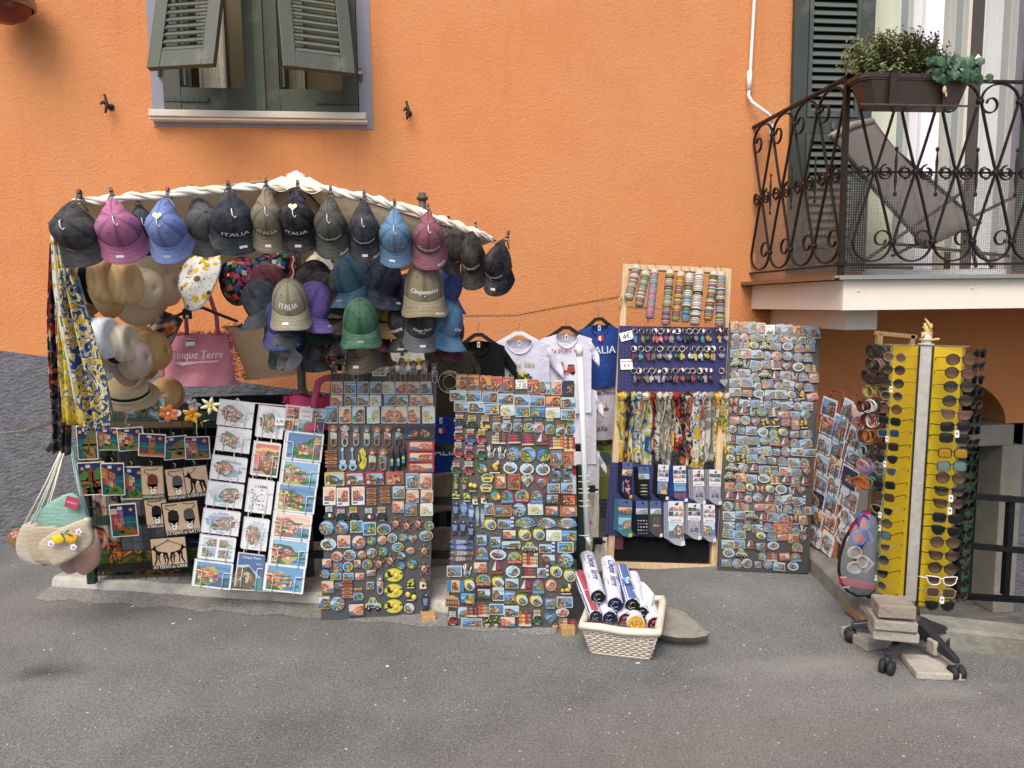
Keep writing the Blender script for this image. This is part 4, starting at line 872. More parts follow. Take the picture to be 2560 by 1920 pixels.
  blk(m, circ(0, 0, hw*.94, hh*.94, 18), '#b8c83a'); blk(m, circ(0, 0, hw*.84, hh*.84, 18), '#e8d83a', -T_*1.2, -T_); blk(m, circ(-hw*.35, hh*.1, hw*.3, hh*.42, 12), '#3a3b3c', -T_*1.25, -T_); m.ball((hw*.2, -T_*1.5, -hh*.1), (hw*.26, .006, hh*.4), '#f2dc2a', 9, 6); m.ball((-hw*.1, -T_*1.5, hh*.3), (hw*.26, .006, hh*.36), '#e8cc20', 9, 6)
  for a in (.3, 2.4, 3.6): blk(m, circ(math.cos(a)*hw*.8, math.sin(a)*hh*.7, hw*.2, hh*.14, 8), '#4f7f35', -T_*1.5, -T_);
 elif kind in ('grapes', 'lemons', 'lemonhalf'):
  g = {'grapes': '#b8cf3a', 'lemons': '#e8c820', 'lemonhalf': '#e8cf30'}[kind]; n = {'grapes': 9, 'lemons': 4, 'lemonhalf': 2}[kind]; r = {'grapes': hh*.28, 'lemons': hh*.36, 'lemonhalf': hh*.6}[kind]
  blk(m, rect(-hw*.85, -hh, hw*.85, -hh*.72), '#3a2a20', -T_*1.5, 0); m.poly(rect(-hw*.7, -hh*.95, hw*.7, -hh*.78), '#e9e2d0', -T_*1.55)
  for k in range(n): m.ball((rnd.uniform(-.6, .6)*hw, -T_*1.3, rnd.uniform(-.4, .6)*hh), (r, r*.7, r), mulc(H(g), rnd.uniform(.8, 1.1)), 8, 5)
  for k in range(5): blk(m, circ(rnd.uniform(-.7, .7)*hw, rnd.uniform(-.1, .8)*hh, hw*.18, hh*.12, 6), '#3f6f30', -T_*rnd.uniform(.8, 2.2), 0)
  if kind == 'lemons': blk(m, rect(hw*.1, hh*.35, hw*.75, hh*.95), '#e9e9e4', -T_*.8, 0); m.poly(rect(hw*.1, hh*.35, hw*.3, hh*.95), '#2f7a45', -T_*.82); m.poly(rect(hw*.54, hh*.35, hw*.75, hh*.95), '#b52a30', -T_*.82)
 elif kind == 'pot':
  m.lathe([(hw*.4, -hh), (hw*.6, -hh*.45), (hw*.68, -hh*.4), (hw*.62, -hh*.35)], '#d9cdb4', 10, c=(0, -hw*.6, 0))
  for k in range(26): a = rnd.uniform(0, 6.3); r = rnd.random()**.5; m.ball((math.cos(a)*hw*.75*r, -T_*1.5+rnd.uniform(-.004, .004), hh*.25+math.sin(a)*hh*.55*r), hw*.2, rnd.choice(['#3f7f2f', '#2f6a28', '#4f8f38', '#e8cc20']), 5, 4)
 elif kind == 'house':
  blk(m, rect(-hw*.8, -hh, hw*.6, hh*.3), '#ece6d6', -T_*1.6, 0); blk(m, [(-hw, hh*.25), (hw*.8, hh*.25), (-hw*.1, hh)], '#b8763f', -T_*1.9, 0); blk(m, circ(-hw*.1, -hh*.45, hw*.25, hh*.35, 8), '#3a2f28', -T_*1.65, -T_*1.5)
  for k in range(6): m.ball((hw*rnd.uniform(.2, .9), -T_*2, hh*rnd.uniform(-.6, .5)), hw*.2, '#3f6f35', 5, 4)
 elif kind == 'car':
  c = '#e0c83a'; blk(m, [(-hw, -hh*.5), (hw, -hh*.5), (hw*.95, 0), (hw*.55, hh*.2), (hw*.3, hh*.9), (-hw*.35, hh), (-hw*.65, hh*.2), (-hw, 0)], c, -T_*1.5, 0)
  for a, b in ((-.5, -.05), (.03, .42)): m.poly([(hw*a, hh*.2), (hw*b, hh*.2), (hw*(b-.08), hh*.75), (hw*(a+.15), hh*.75)], '#5f8fae', -T_*1.55)
  for s in (-.55, .55): m.tube([(s*hw, 0, -hh*.6), (s*hw, -T_*1.9, -hh*.6)], hh*.33, '#1c1c1c', 10); m.tube([(s*hw, 0, -hh*.6), (s*hw, -T_*2, -hh*.6)], hh*.15, '#c9c9c9', 8)
  village(m, rect(-hw*.8, -hh*.4, hw*.7, hh*.05), -T_*1.52, rnd, 'photo', 6)
 elif kind in ('fish', 'sardine', 'thinfish', 'stripefish'):
  if kind == 'sardine': L_, T2, rot = hw, hh, 0
  else: L_, T2, rot = hh, hw, 1
  def q_(p): return (p[0], p[1]) if not rot else (-p[1], p[0])
  pts = [(-L_*.95, 0), (-L_*.6, -T2*.75), (0, -T2), (L_*.55, -T2*.5), (L_*.7, -T2*.25), (L_, -T2*.9), (L_*.92, 0), (L_, T2*.9), (L_*.7, T2*.25), (L_*.55, T2*.5), (0, T2), (-L_*.6, T2*.75)]
  body = col or '#2a3a6a'
  if rot: pts = [(z, -x) for x, z in pts]
  blk(m, pts, body, -T_*1.2, 0)
  mid = [(-L_*.35, -T2*.6), (L_*.4, -T2*.45), (L_*.4, T2*.45), (-L_*.35, T2*.6)]; mid = [(z, -x) for x, z in mid] if rot else mid
  m.poly(mid, {'sardine': '#c9cdd4', 'fish': '#9fb4d8', 'thinfish': '#dfe6ea', 'stripefish': '#e9eef2'}[kind], -T_*1.25)
  for k in range(7):
   a = -.3+k*.11; s = [(L_*a, -T2*.5), (L_*(a+.045), -T2*.5), (L_*(a+.045), T2*.5), (L_*a, T2*.5)]; s = [(z, -x) for x, z in s] if rot else s
   m.poly(s, body if kind != 'thinfish' else '#4a6f8f', -T_*1.3)
  e = (-L_*.72, T2*.2) if not rot else (T2*.2, L_*.72); m.poly(circ(e[0], e[1], min(L_, T2)*.2, None, 6), '#efefef', -T_*1.3); m.poly(circ(e[0], e[1], min(L_, T2)*.1, None, 5), '#111111', -T_*1.35)
 elif kind == 'hand':
  blk(m, circ(0, -hh*.35, hw*.62, hh*.45, 12), '#eef0ee'); village(m, circ(0, -hh*.4, hw*.5, hh*.33, 10), f-.001, rnd, 'photo', 6)
  for k, (a, l, c) in enumerate(((-.5, .75, '#eef0ee'), (-.22, .95, '#eef0ee'), (.04, 1., '#b8262e'), (.3, .92, '#2f7a45'), (.66, .55, '#eef0ee'))): m.tube([(hw*a*.8, -T_*.5, 0-hh*.1), (hw*a*1.3, -T_*.5, hh*l*.92)], [hw*.17, hw*.12], c, 6)
 elif kind in ('lemonround', 'lemonv'):
  if kind == 'lemonround':
   m.ball((-hw*.12, -T_*.4, hh*.05), (hw*.86, T_*.8, hh*.86), '#e3cf35', 16, 6); blk(m, circ(hw*.12, -hh*.12, hw*.7, hh*.7, 18), '#f0e9c8', -T_*1.6, -T_*.5); village(m, circ(hw*.12, -hh*.12, hw*.6, hh*.6, 14), -T_*1.65, rnd, 'photo', 12)
   for a, b in ((-.3, .85), (.15, .9), (.5, .8)): blk(m, circ(hw*a, hh*b, hw*.28, hh*.13, 8), '#6f9a3a', -T_*1.4, 0)
  else:
   blk(m, circ(0, 0, hw*.8, hh*.85, 16), '#5f8a3a'); village(m, circ(0, 0, hw*.7, hh*.72, 14), f, rnd, 'paint', 10); m.ball((hw*.6, -T_*1.5, -hh*.3), (hw*.35, .006, hh*.42), '#edc51e', 8, 6)
   for a, b in ((-.7, .6), (-.3, .85), (.3, .8)): blk(m, circ(hw*a, hh*b, hw*.28, hh*.18, 8), '#3f7a38', -T_*1.5, 0)
 elif kind == 'boat': blk(m, [(-hw*.7, -hh), (hw*.7, -hh), (hw, hh*.1), (-hw, hh*.1)], '#e2cf35', -T_*2, 0); blk(m, circ(0, hh*.1, hw*.97, hh*.85, 14, 0, 180), '#cfdca8', -T_, 0); village(m, circ(0, hh*.15, hw*.8, hh*.7, 12, 0, 180), f, rnd, 'photo', 10); m.poly(rect(-hw*.5, -hh*.7, hw*.5, -hh*.3), '#2f4a8f', -T_*2.05)
 elif kind in ('frame', 'framebrown'):
  c = GOLD if kind == 'frame' else '#5f4030'; k = .24 if kind == 'frame' else .16
  blk(m, rect(-hw, -hh, hw, hh), mulc(H(c), .75));
  for a in (((-hw, -hh), (-hw*(1-k), hh)), ((hw*(1-k), -hh), (hw, hh)), ((-hw*(1-k), -hh), (hw*(1-k), -hh*(1-k))), ((-hw*(1-k), hh*(1-k)), (hw*(1-k), hh))):
   blk(m, rect(a[0][0], a[0][1], a[1][0], a[1][1]), c, -T_*1.9, -T_*.9)
  for sx in (-1, 1):
   for sz in (-1, 1): m.ball((sx*hw*.9, -T_*1.8, sz*hh*.9), hw*.13, c, 6, 4)
  village(m, rect(-hw*.74, -hh*.74, hw*.74, hh*.74), f, rnd, rnd.choice(['sunset', 'photo', 'pink']), 14)
 elif kind in ('arch', 'archred'):
  blk(m, circ(0, -hh*.1, hw*.95, hh*1.05, 18, 0, 180)+[(-hw*.95, -hh), (hw*.95, -hh)], '#b8323c' if kind == 'archred' else '#c9a83a'); village(m, circ(0, -hh*.1, hw*.75, hh*.85, 14, 0, 180)+[(-hw*.75, -hh*.5), (hw*.75, -hh*.5)], f, rnd, 'paint', 10)
  blk(m, rect(-hw, -hh, hw, -hh*.45), '#b52a38' if kind != 'archred' else '#3f7fb0', -T_*1.8, 0); letters(m, 'Cinque Terre', w_*.86, 0, -hh*.72, -T_*1.85, '#f2ece0', .25)
 elif kind == 'five':
  d_ = MB(); letters(d_, '5', w_*.95, 0, 0, -T_, '#4a9ac8', 0, h_/(w_*.95*glyphs('5')[2])); m._add(d_.v, d_.f, '#4a9ac8');
  for a in ((-.8, .65, .85, .95), (-.8, .1, -.4, .7), (-.5, .05, .6, .3), (.35, -.65, .85, .1), (-.85, -.95, .5, -.68)): o = rect(hw*a[0], hh*a[1], hw*a[2], hh*a[3]); blk(m, o, '#3f86b8', -T_*.98, 0); village(m, o, f-.0003, rnd, 'photo', 5)
 elif kind == 'fan':
  o = circ(0, -hh*.7, hw, hh*1.6, 12, 12, 168); blk(m, o+[(0, -hh)], '#3f9ab0'); village(m, o+[(-hw*.3, -hh*.6), (hw*.3, -hh*.6)], f, rnd, rnd.choice(['photo', 'paint']), 12)
  for k in range(9): a = R(12+156*k/8); m.beam((0, f-.0022, -hh*.9), (hw*math.cos(a), f-.0022, -hh*.7+hh*1.6*math.sin(a)), .0012, .0008, '#e9ecec', up=(0, 1, 0))
 elif kind == 'cup': blk(m, [(-hw*.6, -hh), (hw*.6, -hh), (hw*.8, -hh*.7), (hw*.85, hh*.45), (-hw*.85, hh*.45), (-hw*.8, -hh*.7)], '#7fa8c8'); village(m, rect(-hw*.7, -hh*.75, hw*.7, hh*.38), f, rnd, 'photo', 12); m.torus((0, -T_/2, hh*.7), hw*.26, hw*.08, '#8f7a60', 'Y', 12, 5)
 elif kind == 'bus':
  blk(m, rrect(w_, h_*.8, h_*.15, 2), '#cfd6dc', -T_*1.5, 0); village(m, rrect(w_*.92, h_*.6, h_*.1, 1), -T_*1.55, rnd, 'photo', 10)
  for s in (-.6, .6): m.tube([(s*hw, 0, -hh*.75), (s*hw, -T_*1.8, -hh*.75)], hh*.22, '#202022', 8)
 elif kind == 'lighthouse': blk(m, rect(-hw, -hh, hw*.55, hh*.5), '#c9d6de'); village(m, rect(-hw*.93, -hh*.9, hw*.5, hh*.42), f, rnd, 'photo', 12); [blk(m, rect(hw*.55, -hh+h_*k/6, hw*.95, -hh+h_*(k+1)/6), '#d9dde2' if k % 2 else '#3f62a8', -T_*1.6, 0) for k in range(6)]
 elif kind == 'houses':
  n = 4;
  for k in range(n):
   c = rnd.choice(PAL['paint']['house']+PAL['photo']['house']); x0 = -hw+w_*k/n; zt_ = hh*rnd.uniform(.5, 1); blk(m, rect(x0, -hh*.8, x0+w_/n*.97, zt_), c, -T_*rnd.uniform(1.2, 2), 0)
   for a in range(2):
    for b in range(3): m.poly(rect(x0+w_/n*(.15+.45*a), -hh*.55+h_*.25*b, x0+w_/n*(.38+.45*a), -hh*.55+h_*.25*b+h_*.12), '#2f3a3a', -T_*2.02)
  blk(m, rect(-hw, -hh, hw, -hh*.78), rnd.choice(['#3f7fae', '#e4dcc8', '#ded8c8']), -T_*2.3, 0)
 elif kind == 'bluewindow':
  blk(m, rect(-hw*.5, -hh, hw*.5, hh*.9), '#e3dccb'); village(m, rect(-hw*.4, -hh*.7, hw*.4, hh*.8), f, rnd, 'sunset', 8)
  for s in (-1, 1):
   blk(m, rect(min(s*hw*.5, s*hw), -hh*.85, max(s*hw*.5, s*hw), hh*.85), '#3f93cc', -T_*2, 0)
   for k in range(6): m.box((s*hw*.75, -T_*2.1, -hh*.65+h_*.12*k), (hw*.34, .0015, h_*.05), '#2f7ab0')
  for k in range(5): m.ball((hw*(-.36+.18*k), -T_*2, -hh*.75), hw*.11, '#e8cc22', 6, 4)
 elif kind == 'sail': blk(m, [(-hw, -hh), (hw*.9, -hh), (hw, -hh*.6), (-hw*.8, -hh*.65)], '#8f5a3a', -T_*2, 0); blk(m, [(-hw*.1, -hh*.5), (-hw*.05, hh), (-hw*.75, -hh*.5)], '#e6e2da', -T_, 0); blk(m, [(0, -hh*.5), (hw*.85, -hh*.3), (hw*.6, hh*.6), (0, hh)], '#a82f3f', -T_*1.2, 0); m.poly([(hw*.2, -hh*.45), (hw*.35, -hh*.42), (hw*.3, hh*.75), (hw*.18, hh*.85)], '#2f5a9a', -T_*1.25)
 elif kind == 'pan': blk(m, circ(-hw*.1, hh*.1, hw*.85, hh*.85, 16), '#d8a070'); village(m, circ(-hw*.1, hh*.1, hw*.68, hh*.68, 12), f, rnd, 'pink', 10); m.tube([(hw*.45, -T_/2, -hh*.5), (hw*.85, -T_/2, -hh)], hw*.1, '#b52a38', 6)
 elif kind == 'shelf':
  blk(m, [(-hw, -hh*.7), (hw*.85, -hh), (hw, -hh*.05), (hw*.75, hh*.65), (0, hh), (-hw*.85, hh*.8)], '#c9a878', -T_, 0)
  for r_2 in (-.55, .15):
   m.box((0, -T_*1.8, hh*r_2-hh*.12), (w_*.86, T_*1.8, h_*.06), '#b8946a')
   for k in range(5): m.ball((hw*(-.66+.33*k), -T_*2, hh*r_2+hh*.14), (hw*.12, .005, hh*.18), rnd.choice(['#5a2a20', '#2f3f2a', '#8f6a3a', '#7a2f2a']), 6, 5)
 elif kind == 'butterfly':
  for s in (-1, 1): blk(m, [(0, -hh*.2), (s*hw*.6, -hh*.9), (s*hw*.7, -hh*.1), (s*hw, hh*.8), (s*hw*.3, hh*.6), (0, hh*.2)][::s], '#c0683a', -T_, 0); m.poly(circ(s*hw*.5, hh*.25, hw*.2, hh*.3, 8), '#e3b080', f)
  m.tube([(0, -T_, -hh*.5), (0, -T_, hh*.5)], hw*.06, '#2a2220', 6)
LOOK = {'sq': 'square village scene', 'print': 'village photo print', 'printpink': 'pale pink village print', 'printsun': 'orange sunset village print', 'printpale': 'pale map print', 'printnight': 'night blue village print', 'round': 'round village scene', 'plate': 'round plate shaped', 'oval': 'oval village scene', 'heart': 'red heart shaped', 'opener': 'animal topped bottle opener', 'guitar': 'pale blue guitar shaped', 'bottle': 'dark wine bottle shaped', 'redbar': 'long red framed village', 'petframe': 'framed village with little pet', 'stamp': 'postage stamp shaped', 'sign': 'wooden signpost', 'scooter': 'little scooter with signpost', 'flagcar': 'green car with flag', 'post': 'signpost over village scene', 'turtle': 'brown sea turtle shaped', 'plaque': 'ornate plaque shaped', 'lemonopener': 'yellow lemon bottle opener', 'grapes': 'yellow fruit crate', 'lemons': 'lemon bunch with flag', 'lemonhalf': 'cut lemon', 'pot': 'potted lemon tree', 'house': 'white cottage', 'car': 'yellow car shaped', 'fish': 'patterned navy fish', 'sardine': 'patterned sardine', 'thinfish': 'thin silver fish', 'stripefish': 'striped blue fish', 'hand': 'white hand shaped', 'lemonround': 'lemon framed round village', 'lemonv': 'village roundel with lemon', 'boat': 'yellow boat shaped', 'frame': 'gilt picture frame', 'framebrown': 'brown picture frame', 'arch': 'arched Cinque Terre', 'archred': 'red arched Cinque Terre', 'five': 'number five shaped', 'fan': 'fan shaped village', 'cup': 'mug shaped', 'bus': 'little bus shaped', 'lighthouse': 'village with striped lighthouse', 'houses': 'row of coloured houses', 'bluewindow': 'blue shuttered window', 'sail': 'sailing boat shaped', 'pan': 'frying pan shaped', 'shelf': 'wooden bottle shelf', 'butterfly': 'orange butterfly shaped'}
COLN = {'#a8643a': 'brown puppy', '#5a3a2a': 'dark brown puppy', '#9fb4bd': 'pale blue cat', '#8a8a88': 'grey cat', '#c98a50': 'golden puppy', '#d8d4cc': 'white puppy', '#c88a48': 'ginger cat',
  '#24406a': 'navy', '#1f4a38': 'dark green', '#e0bc2a': 'yellow', '#b8242c': 'red', '#3a6fb0': 'blue', '#c84a5a': 'pink', '#2f7a4a': 'green'}
mag_count = [0]
def magboard(name, pl, rows, zx, zy, s, bname, tiltj=.03, shade_tint=None):
 """rows: lists of (zoomx, zoomy, w, h, kind[, colour]) in zoomed photo pixels"""
 grp = 'fridge magnets on the '+bname
 for ri, row in enumerate(rows):
  row = sorted(row, key=lambda r: r[0])
  for ci, it in enumerate(row):
   x, y, w_, h_, kind = it[:5]; col = it[5] if len(it) > 5 else None
   px, py = zx+x/s, zy+y/s; W2, H2 = pl.size(px, py, w_/s, h_/s)
   p = pl.hit(px, py, .004); m = MB(); rnd = random.Random(ri*100+ci)
   magnet(m, kind, W2, H2, rnd, col)
   o = obj('magnet', m, resin, M=pl.mat(p, random.uniform(-tiltj, tiltj), .0008*(ci % 3)), color=shade_tint)
   look = LOOK[kind]
   if kind == 'opener' and col: look = COLN.get(col, '')+' bottle opener'
   elif kind == 'scooter': look = COLN.get(col or '#b8242c', '')+' scooter'
   tag(o, '%s magnet, %s in the %s row of the %s' % (look, ORD[ci+1], ORD[ri+1], bname), 'magnet', grp); mag_count[0] += 1
def boardbase(name, label, pl, corners, col, th=.014, cat='display board'):
 pts = [pl.uv(*c) for c in corners]; M = Matrix.Translation(pl.O) @ pl.rot.to_4x4()
 t = thing(name, label, cat, M)
 m = MB(); m.slab(pts, col, 0, th, mulc(C(col), .8)); obj('panel', bevel(obj('x', m, matte), .002).data, matte, t) if False else bevel(obj('panel', m, newmat('dark_panel', .45, nscale=12, namt=.1), t), .002)
 return t
def Zc(x0, y0, s): return lambda x, y: (x0+x/s, y0+y/s)
z1_ = Zc(460, 860, 2.370)
bl_, br_, tl_, tr_ = z1_(812, 1637), z1_(1452, 1622), z1_(868, 175), z1_(1500, 165)
d0 = G(*bl_).y; pl1 = board(bl_, br_, tl_, d0, d0+.13, G(*br_).y)
b1 = boardbase('magnet_board', 'dark grey leaning board of magnets topped with puppy bottle openers', pl1, [bl_, br_, tr_, tl_], '#47474a')
pup, dk, bcat, gcat, gold, wpup, ging = '#a8643a', '#5a3a2a', '#9fb4bd', '#8a8a88', '#c98a50', '#d8d4cc', '#c88a48'
def rowof(xs, y, w_, h_, kind): return [(x, y, w_, h_, k) for x, k in zip(xs, kind if isinstance(kind, list) else [kind]*len(xs))]
B1 = [
[(888, 145, 66, 145, 'opener', pup), (958, 148, 66, 145, 'opener', pup), (1020, 155, 62, 125, 'opener', bcat), (1083, 152, 62, 135, 'opener', dk), (1235, 157, 66, 138, 'opener', gold), (1298, 157, 66, 138, 'opener', gold), (1360, 157, 62, 138, 'opener', pup), (1423, 153, 62, 138, 'opener', gold), (1485, 170, 58, 125, 'opener', gcat)],
rowof([907, 985, 1062, 1137, 1213, 1287, 1360, 1433], 260, 70, 75, ['printpink', 'sq', 'print', 'print', 'printpale', 'printpink', 'printpink', 'print']),
rowof([905, 988, 1063, 1135, 1222, 1295, 1372, 1443], 335, 68, 66, ['printpink', 'print', 'print', 'printpale', 'print', 'print', 'printpink', 'printpink']),
rowof([877, 956, 1035, 1122, 1208, 1285, 1362, 1450], 420, 74, 100, ['print', 'printpink', 'print', 'printpale', 'printpink', 'printpink', 'printpink', 'printpale']),
[(887, 540, 62, 135, 'opener', gold), (955, 540, 62, 135, 'opener', wpup), (1022, 543, 58, 122, 'opener', gcat), (1085, 543, 58, 122, 'opener', gcat), (1145, 543, 58, 122, 'opener', ging), (1207, 541, 62, 132, 'opener', pup), (1274, 541, 60, 132, 'opener', dk), (1350, 523, 88, 84, 'printnight'), (1440, 523, 88, 84, 'printnight')],
[(873, 680, 78, 108, 'sign'), (942, 682, 62, 140, 'guitar'), (1000, 682, 62, 140, 'guitar'), (1058, 680, 56, 138, 'lemonopener'), (1117, 678, 66, 138, 'opener', pup), (1180, 680, 66, 138, 'opener', gold), (1235, 672, 28, 148, 'bottle'), (1272, 670, 28, 148, 'bottle'), (1303, 655, 28, 148, 'bottle')],
[(1405, 603, 155, 60, 'redbar'), (1405, 668, 155, 60, 'redbar'), (1405, 731, 155, 58, 'redbar')],
[(893, 800, 118, 84, 'petframe', '#d9c22a'), (1013, 796, 112, 80, 'petframe', '#b8222c'), (1130, 795, 112, 78, 'petframe', '#b8222c'), (1250, 793, 100, 76, 'printsun'), (1353, 813, 75, 95, 'print'), (1433, 813, 75, 95, 'printpink')],
[(863, 900, 76, 108, 'stamp'), (943, 905, 76, 108, 'stamp'), (1033, 898, 78, 108, 'stamp'), (1112, 903, 64, 104, 'sign'), (1193, 893, 64, 104, 'sign'), (1273, 878, 70, 72, 'print'), (1355, 902, 72, 74, 'printpink'), (1440, 900, 72, 74, 'printpink')],
[(860, 1002, 76, 82, 'flagcar'), (932, 1008, 70, 82, 'scooter', '#1f4a38'), (1005, 1005, 70, 84, 'scooter', '#1f4a38'), (1095, 1010, 76, 78, 'flagcar'), (1172, 1005, 70, 82, 'scooter', '#1f4a38'), (1270, 963, 70, 70, 'sq'), (1345, 980, 72, 74, 'sq'), (1438, 980, 74, 74, 'printpale')],
[(846, 1088, 88, 86, 'plate'), (936, 1088, 88, 86, 'round'), (1023, 1080, 74, 70, 'sq'), (1100, 1093, 76, 76, 'sq'), (1185, 1097, 82, 62, 'oval'), (1255, 1063, 68, 82, 'turtle'), (1318, 1077, 68, 82, 'turtle'), (1385, 1065, 68, 84, 'turtle'), (1453, 1075, 55, 54, 'round')],
[(857, 1185, 105, 80, 'plaque'), (948, 1170, 76, 74, 'sq'), (1037, 1172, 88, 86, 'round'), (1113, 1165, 58, 56, 'round'), (1175, 1160, 56, 54, 'round'), (1235, 1148, 56, 54, 'round'), (1298, 1145, 58, 46, 'oval'), (1355, 1155, 58, 50, 'heart', '#b8a878'), (1435, 1135, 82, 62, 'oval')],
[(908, 1258, 66, 60, 'oval'), (983, 1250, 74, 62, 'oval'), (1055, 1247, 56, 54, 'round'), (1113, 1237, 60, 58, 'round'), (1180, 1228, 60, 58, 'round'), (1267, 1203, 70, 56, 'oval'), (1343, 1223, 56, 44, 'oval'), (1423, 1225, 66, 88, 'turtle')],
[(848, 1297, 58, 56, 'sq'), (913, 1322, 60, 60, 'sq'), (972, 1318, 58, 58, 'round'), (1028, 1300, 42, 44, 'sq'), (1085, 1305, 60, 60, 'round'), (1155, 1300, 68, 84, 'turtle'), (1222, 1283, 68, 88, 'turtle'), (1287, 1255, 56, 50, 'round'), (1287, 1312, 54, 50, 'round'), (1352, 1303, 62, 58, 'round'), (1423, 1330, 66, 88, 'turtle')],
[(836, 1362, 64, 62, 'round'), (902, 1375, 62, 40, 'sq'), (975, 1375, 60, 40, 'sq'), (1042, 1375, 56, 42, 'sq'), (1110, 1355, 58, 38, 'sq'), (1163, 1420, 60, 122, 'opener', gcat), (1245, 1368, 118, 86, 'lemonopener')],
[(853, 1437, 76, 78, 'sq'), (916, 1433, 42, 42, 'sq'), (968, 1450, 70, 108, 'sign'), (1033, 1480, 64, 72, 'post'), (1105, 1430, 42, 42, 'sq'), (1243, 1460, 118, 88, 'lemonopener'), (1343, 1415, 66, 62, 'grapes'), (1420, 1415, 56, 66, 'house')],
[(830, 1530, 76, 78, 'sq'), (910, 1538, 88, 86, 'plate'), (1022, 1572, 96, 76, 'sq'), (1122, 1540, 96, 82, 'car'), (1243, 1552, 118, 88, 'lemonopener'), (1345, 1490, 66, 58, 'lemonhalf'), (1335, 1563, 60, 58, 'round'), (1430, 1525, 46, 112, 'fish')],
]
magboard('b1', pl1, B1, 460, 860, 2.370, 'left grey board')
def pricesign(pl, px, py, w_, h_, lines, label, off=.008, tilt=0., cat='price sign', paper='#f1efea'):
 W2, H2 = pl.size(px, py, w_, h_); t = thing('price_sign', label, cat, pl.mat(pl.hit(px, py, off), tilt))
 m = MB(); m.slab(rect(-W2/2, -H2/2, W2/2, H2/2), paper, -.0006, .0006); obj('paper', m, card, t)
 m = MB()
 for tx, wf, zf in lines: letters(m, tx, W2*wf, 0, H2*zf, -.0012, '#1d1d22', .1, 1.15, bold=.0003)
 obj('lettering', m, matte, t)
pricesign(pl1, *z1_(1158, 154), 84/2.37, 72/2.37, [('OFFERTA', .86, .3), ('1 X 3€', .7, -.02), ('4 X 10€', .8, -.32)], 'handwritten offer sign 1 X 3€ between puppy openers on the left grey board', tilt=.03)
z2_ = Zc(1080, 900, 2.305)
bl_, br_, tl_, tr_ = z2_(90, 1535), z2_(782, 1552), z2_(143, 95), z2_(822, 135)
d0 = G(*bl_).y; pl2 = board(bl_, br_, tl_, d0, d0+.13, G(*br_).y-.02)
boardbase('magnet_board', 'middle grey leaning board crowded with scooter, fish and lemon magnets', pl2, [bl_, br_, tr_, tl_], '#4c4a49')
nv, gn, yl, rd, bu, pk, g2 = '#24406a', '#1f4a38', '#e0bc2a', '#b8242c', '#3a6fb0', '#c84a5a', '#2f7a4a'
def L(y, h_, items): return [(a[0], y+(a[3] if len(a) > 3 else 0), a[1], h_+(a[4] if len(a) > 4 else 0), a[2])+((a[5],) if len(a) > 5 else ()) for a in items]
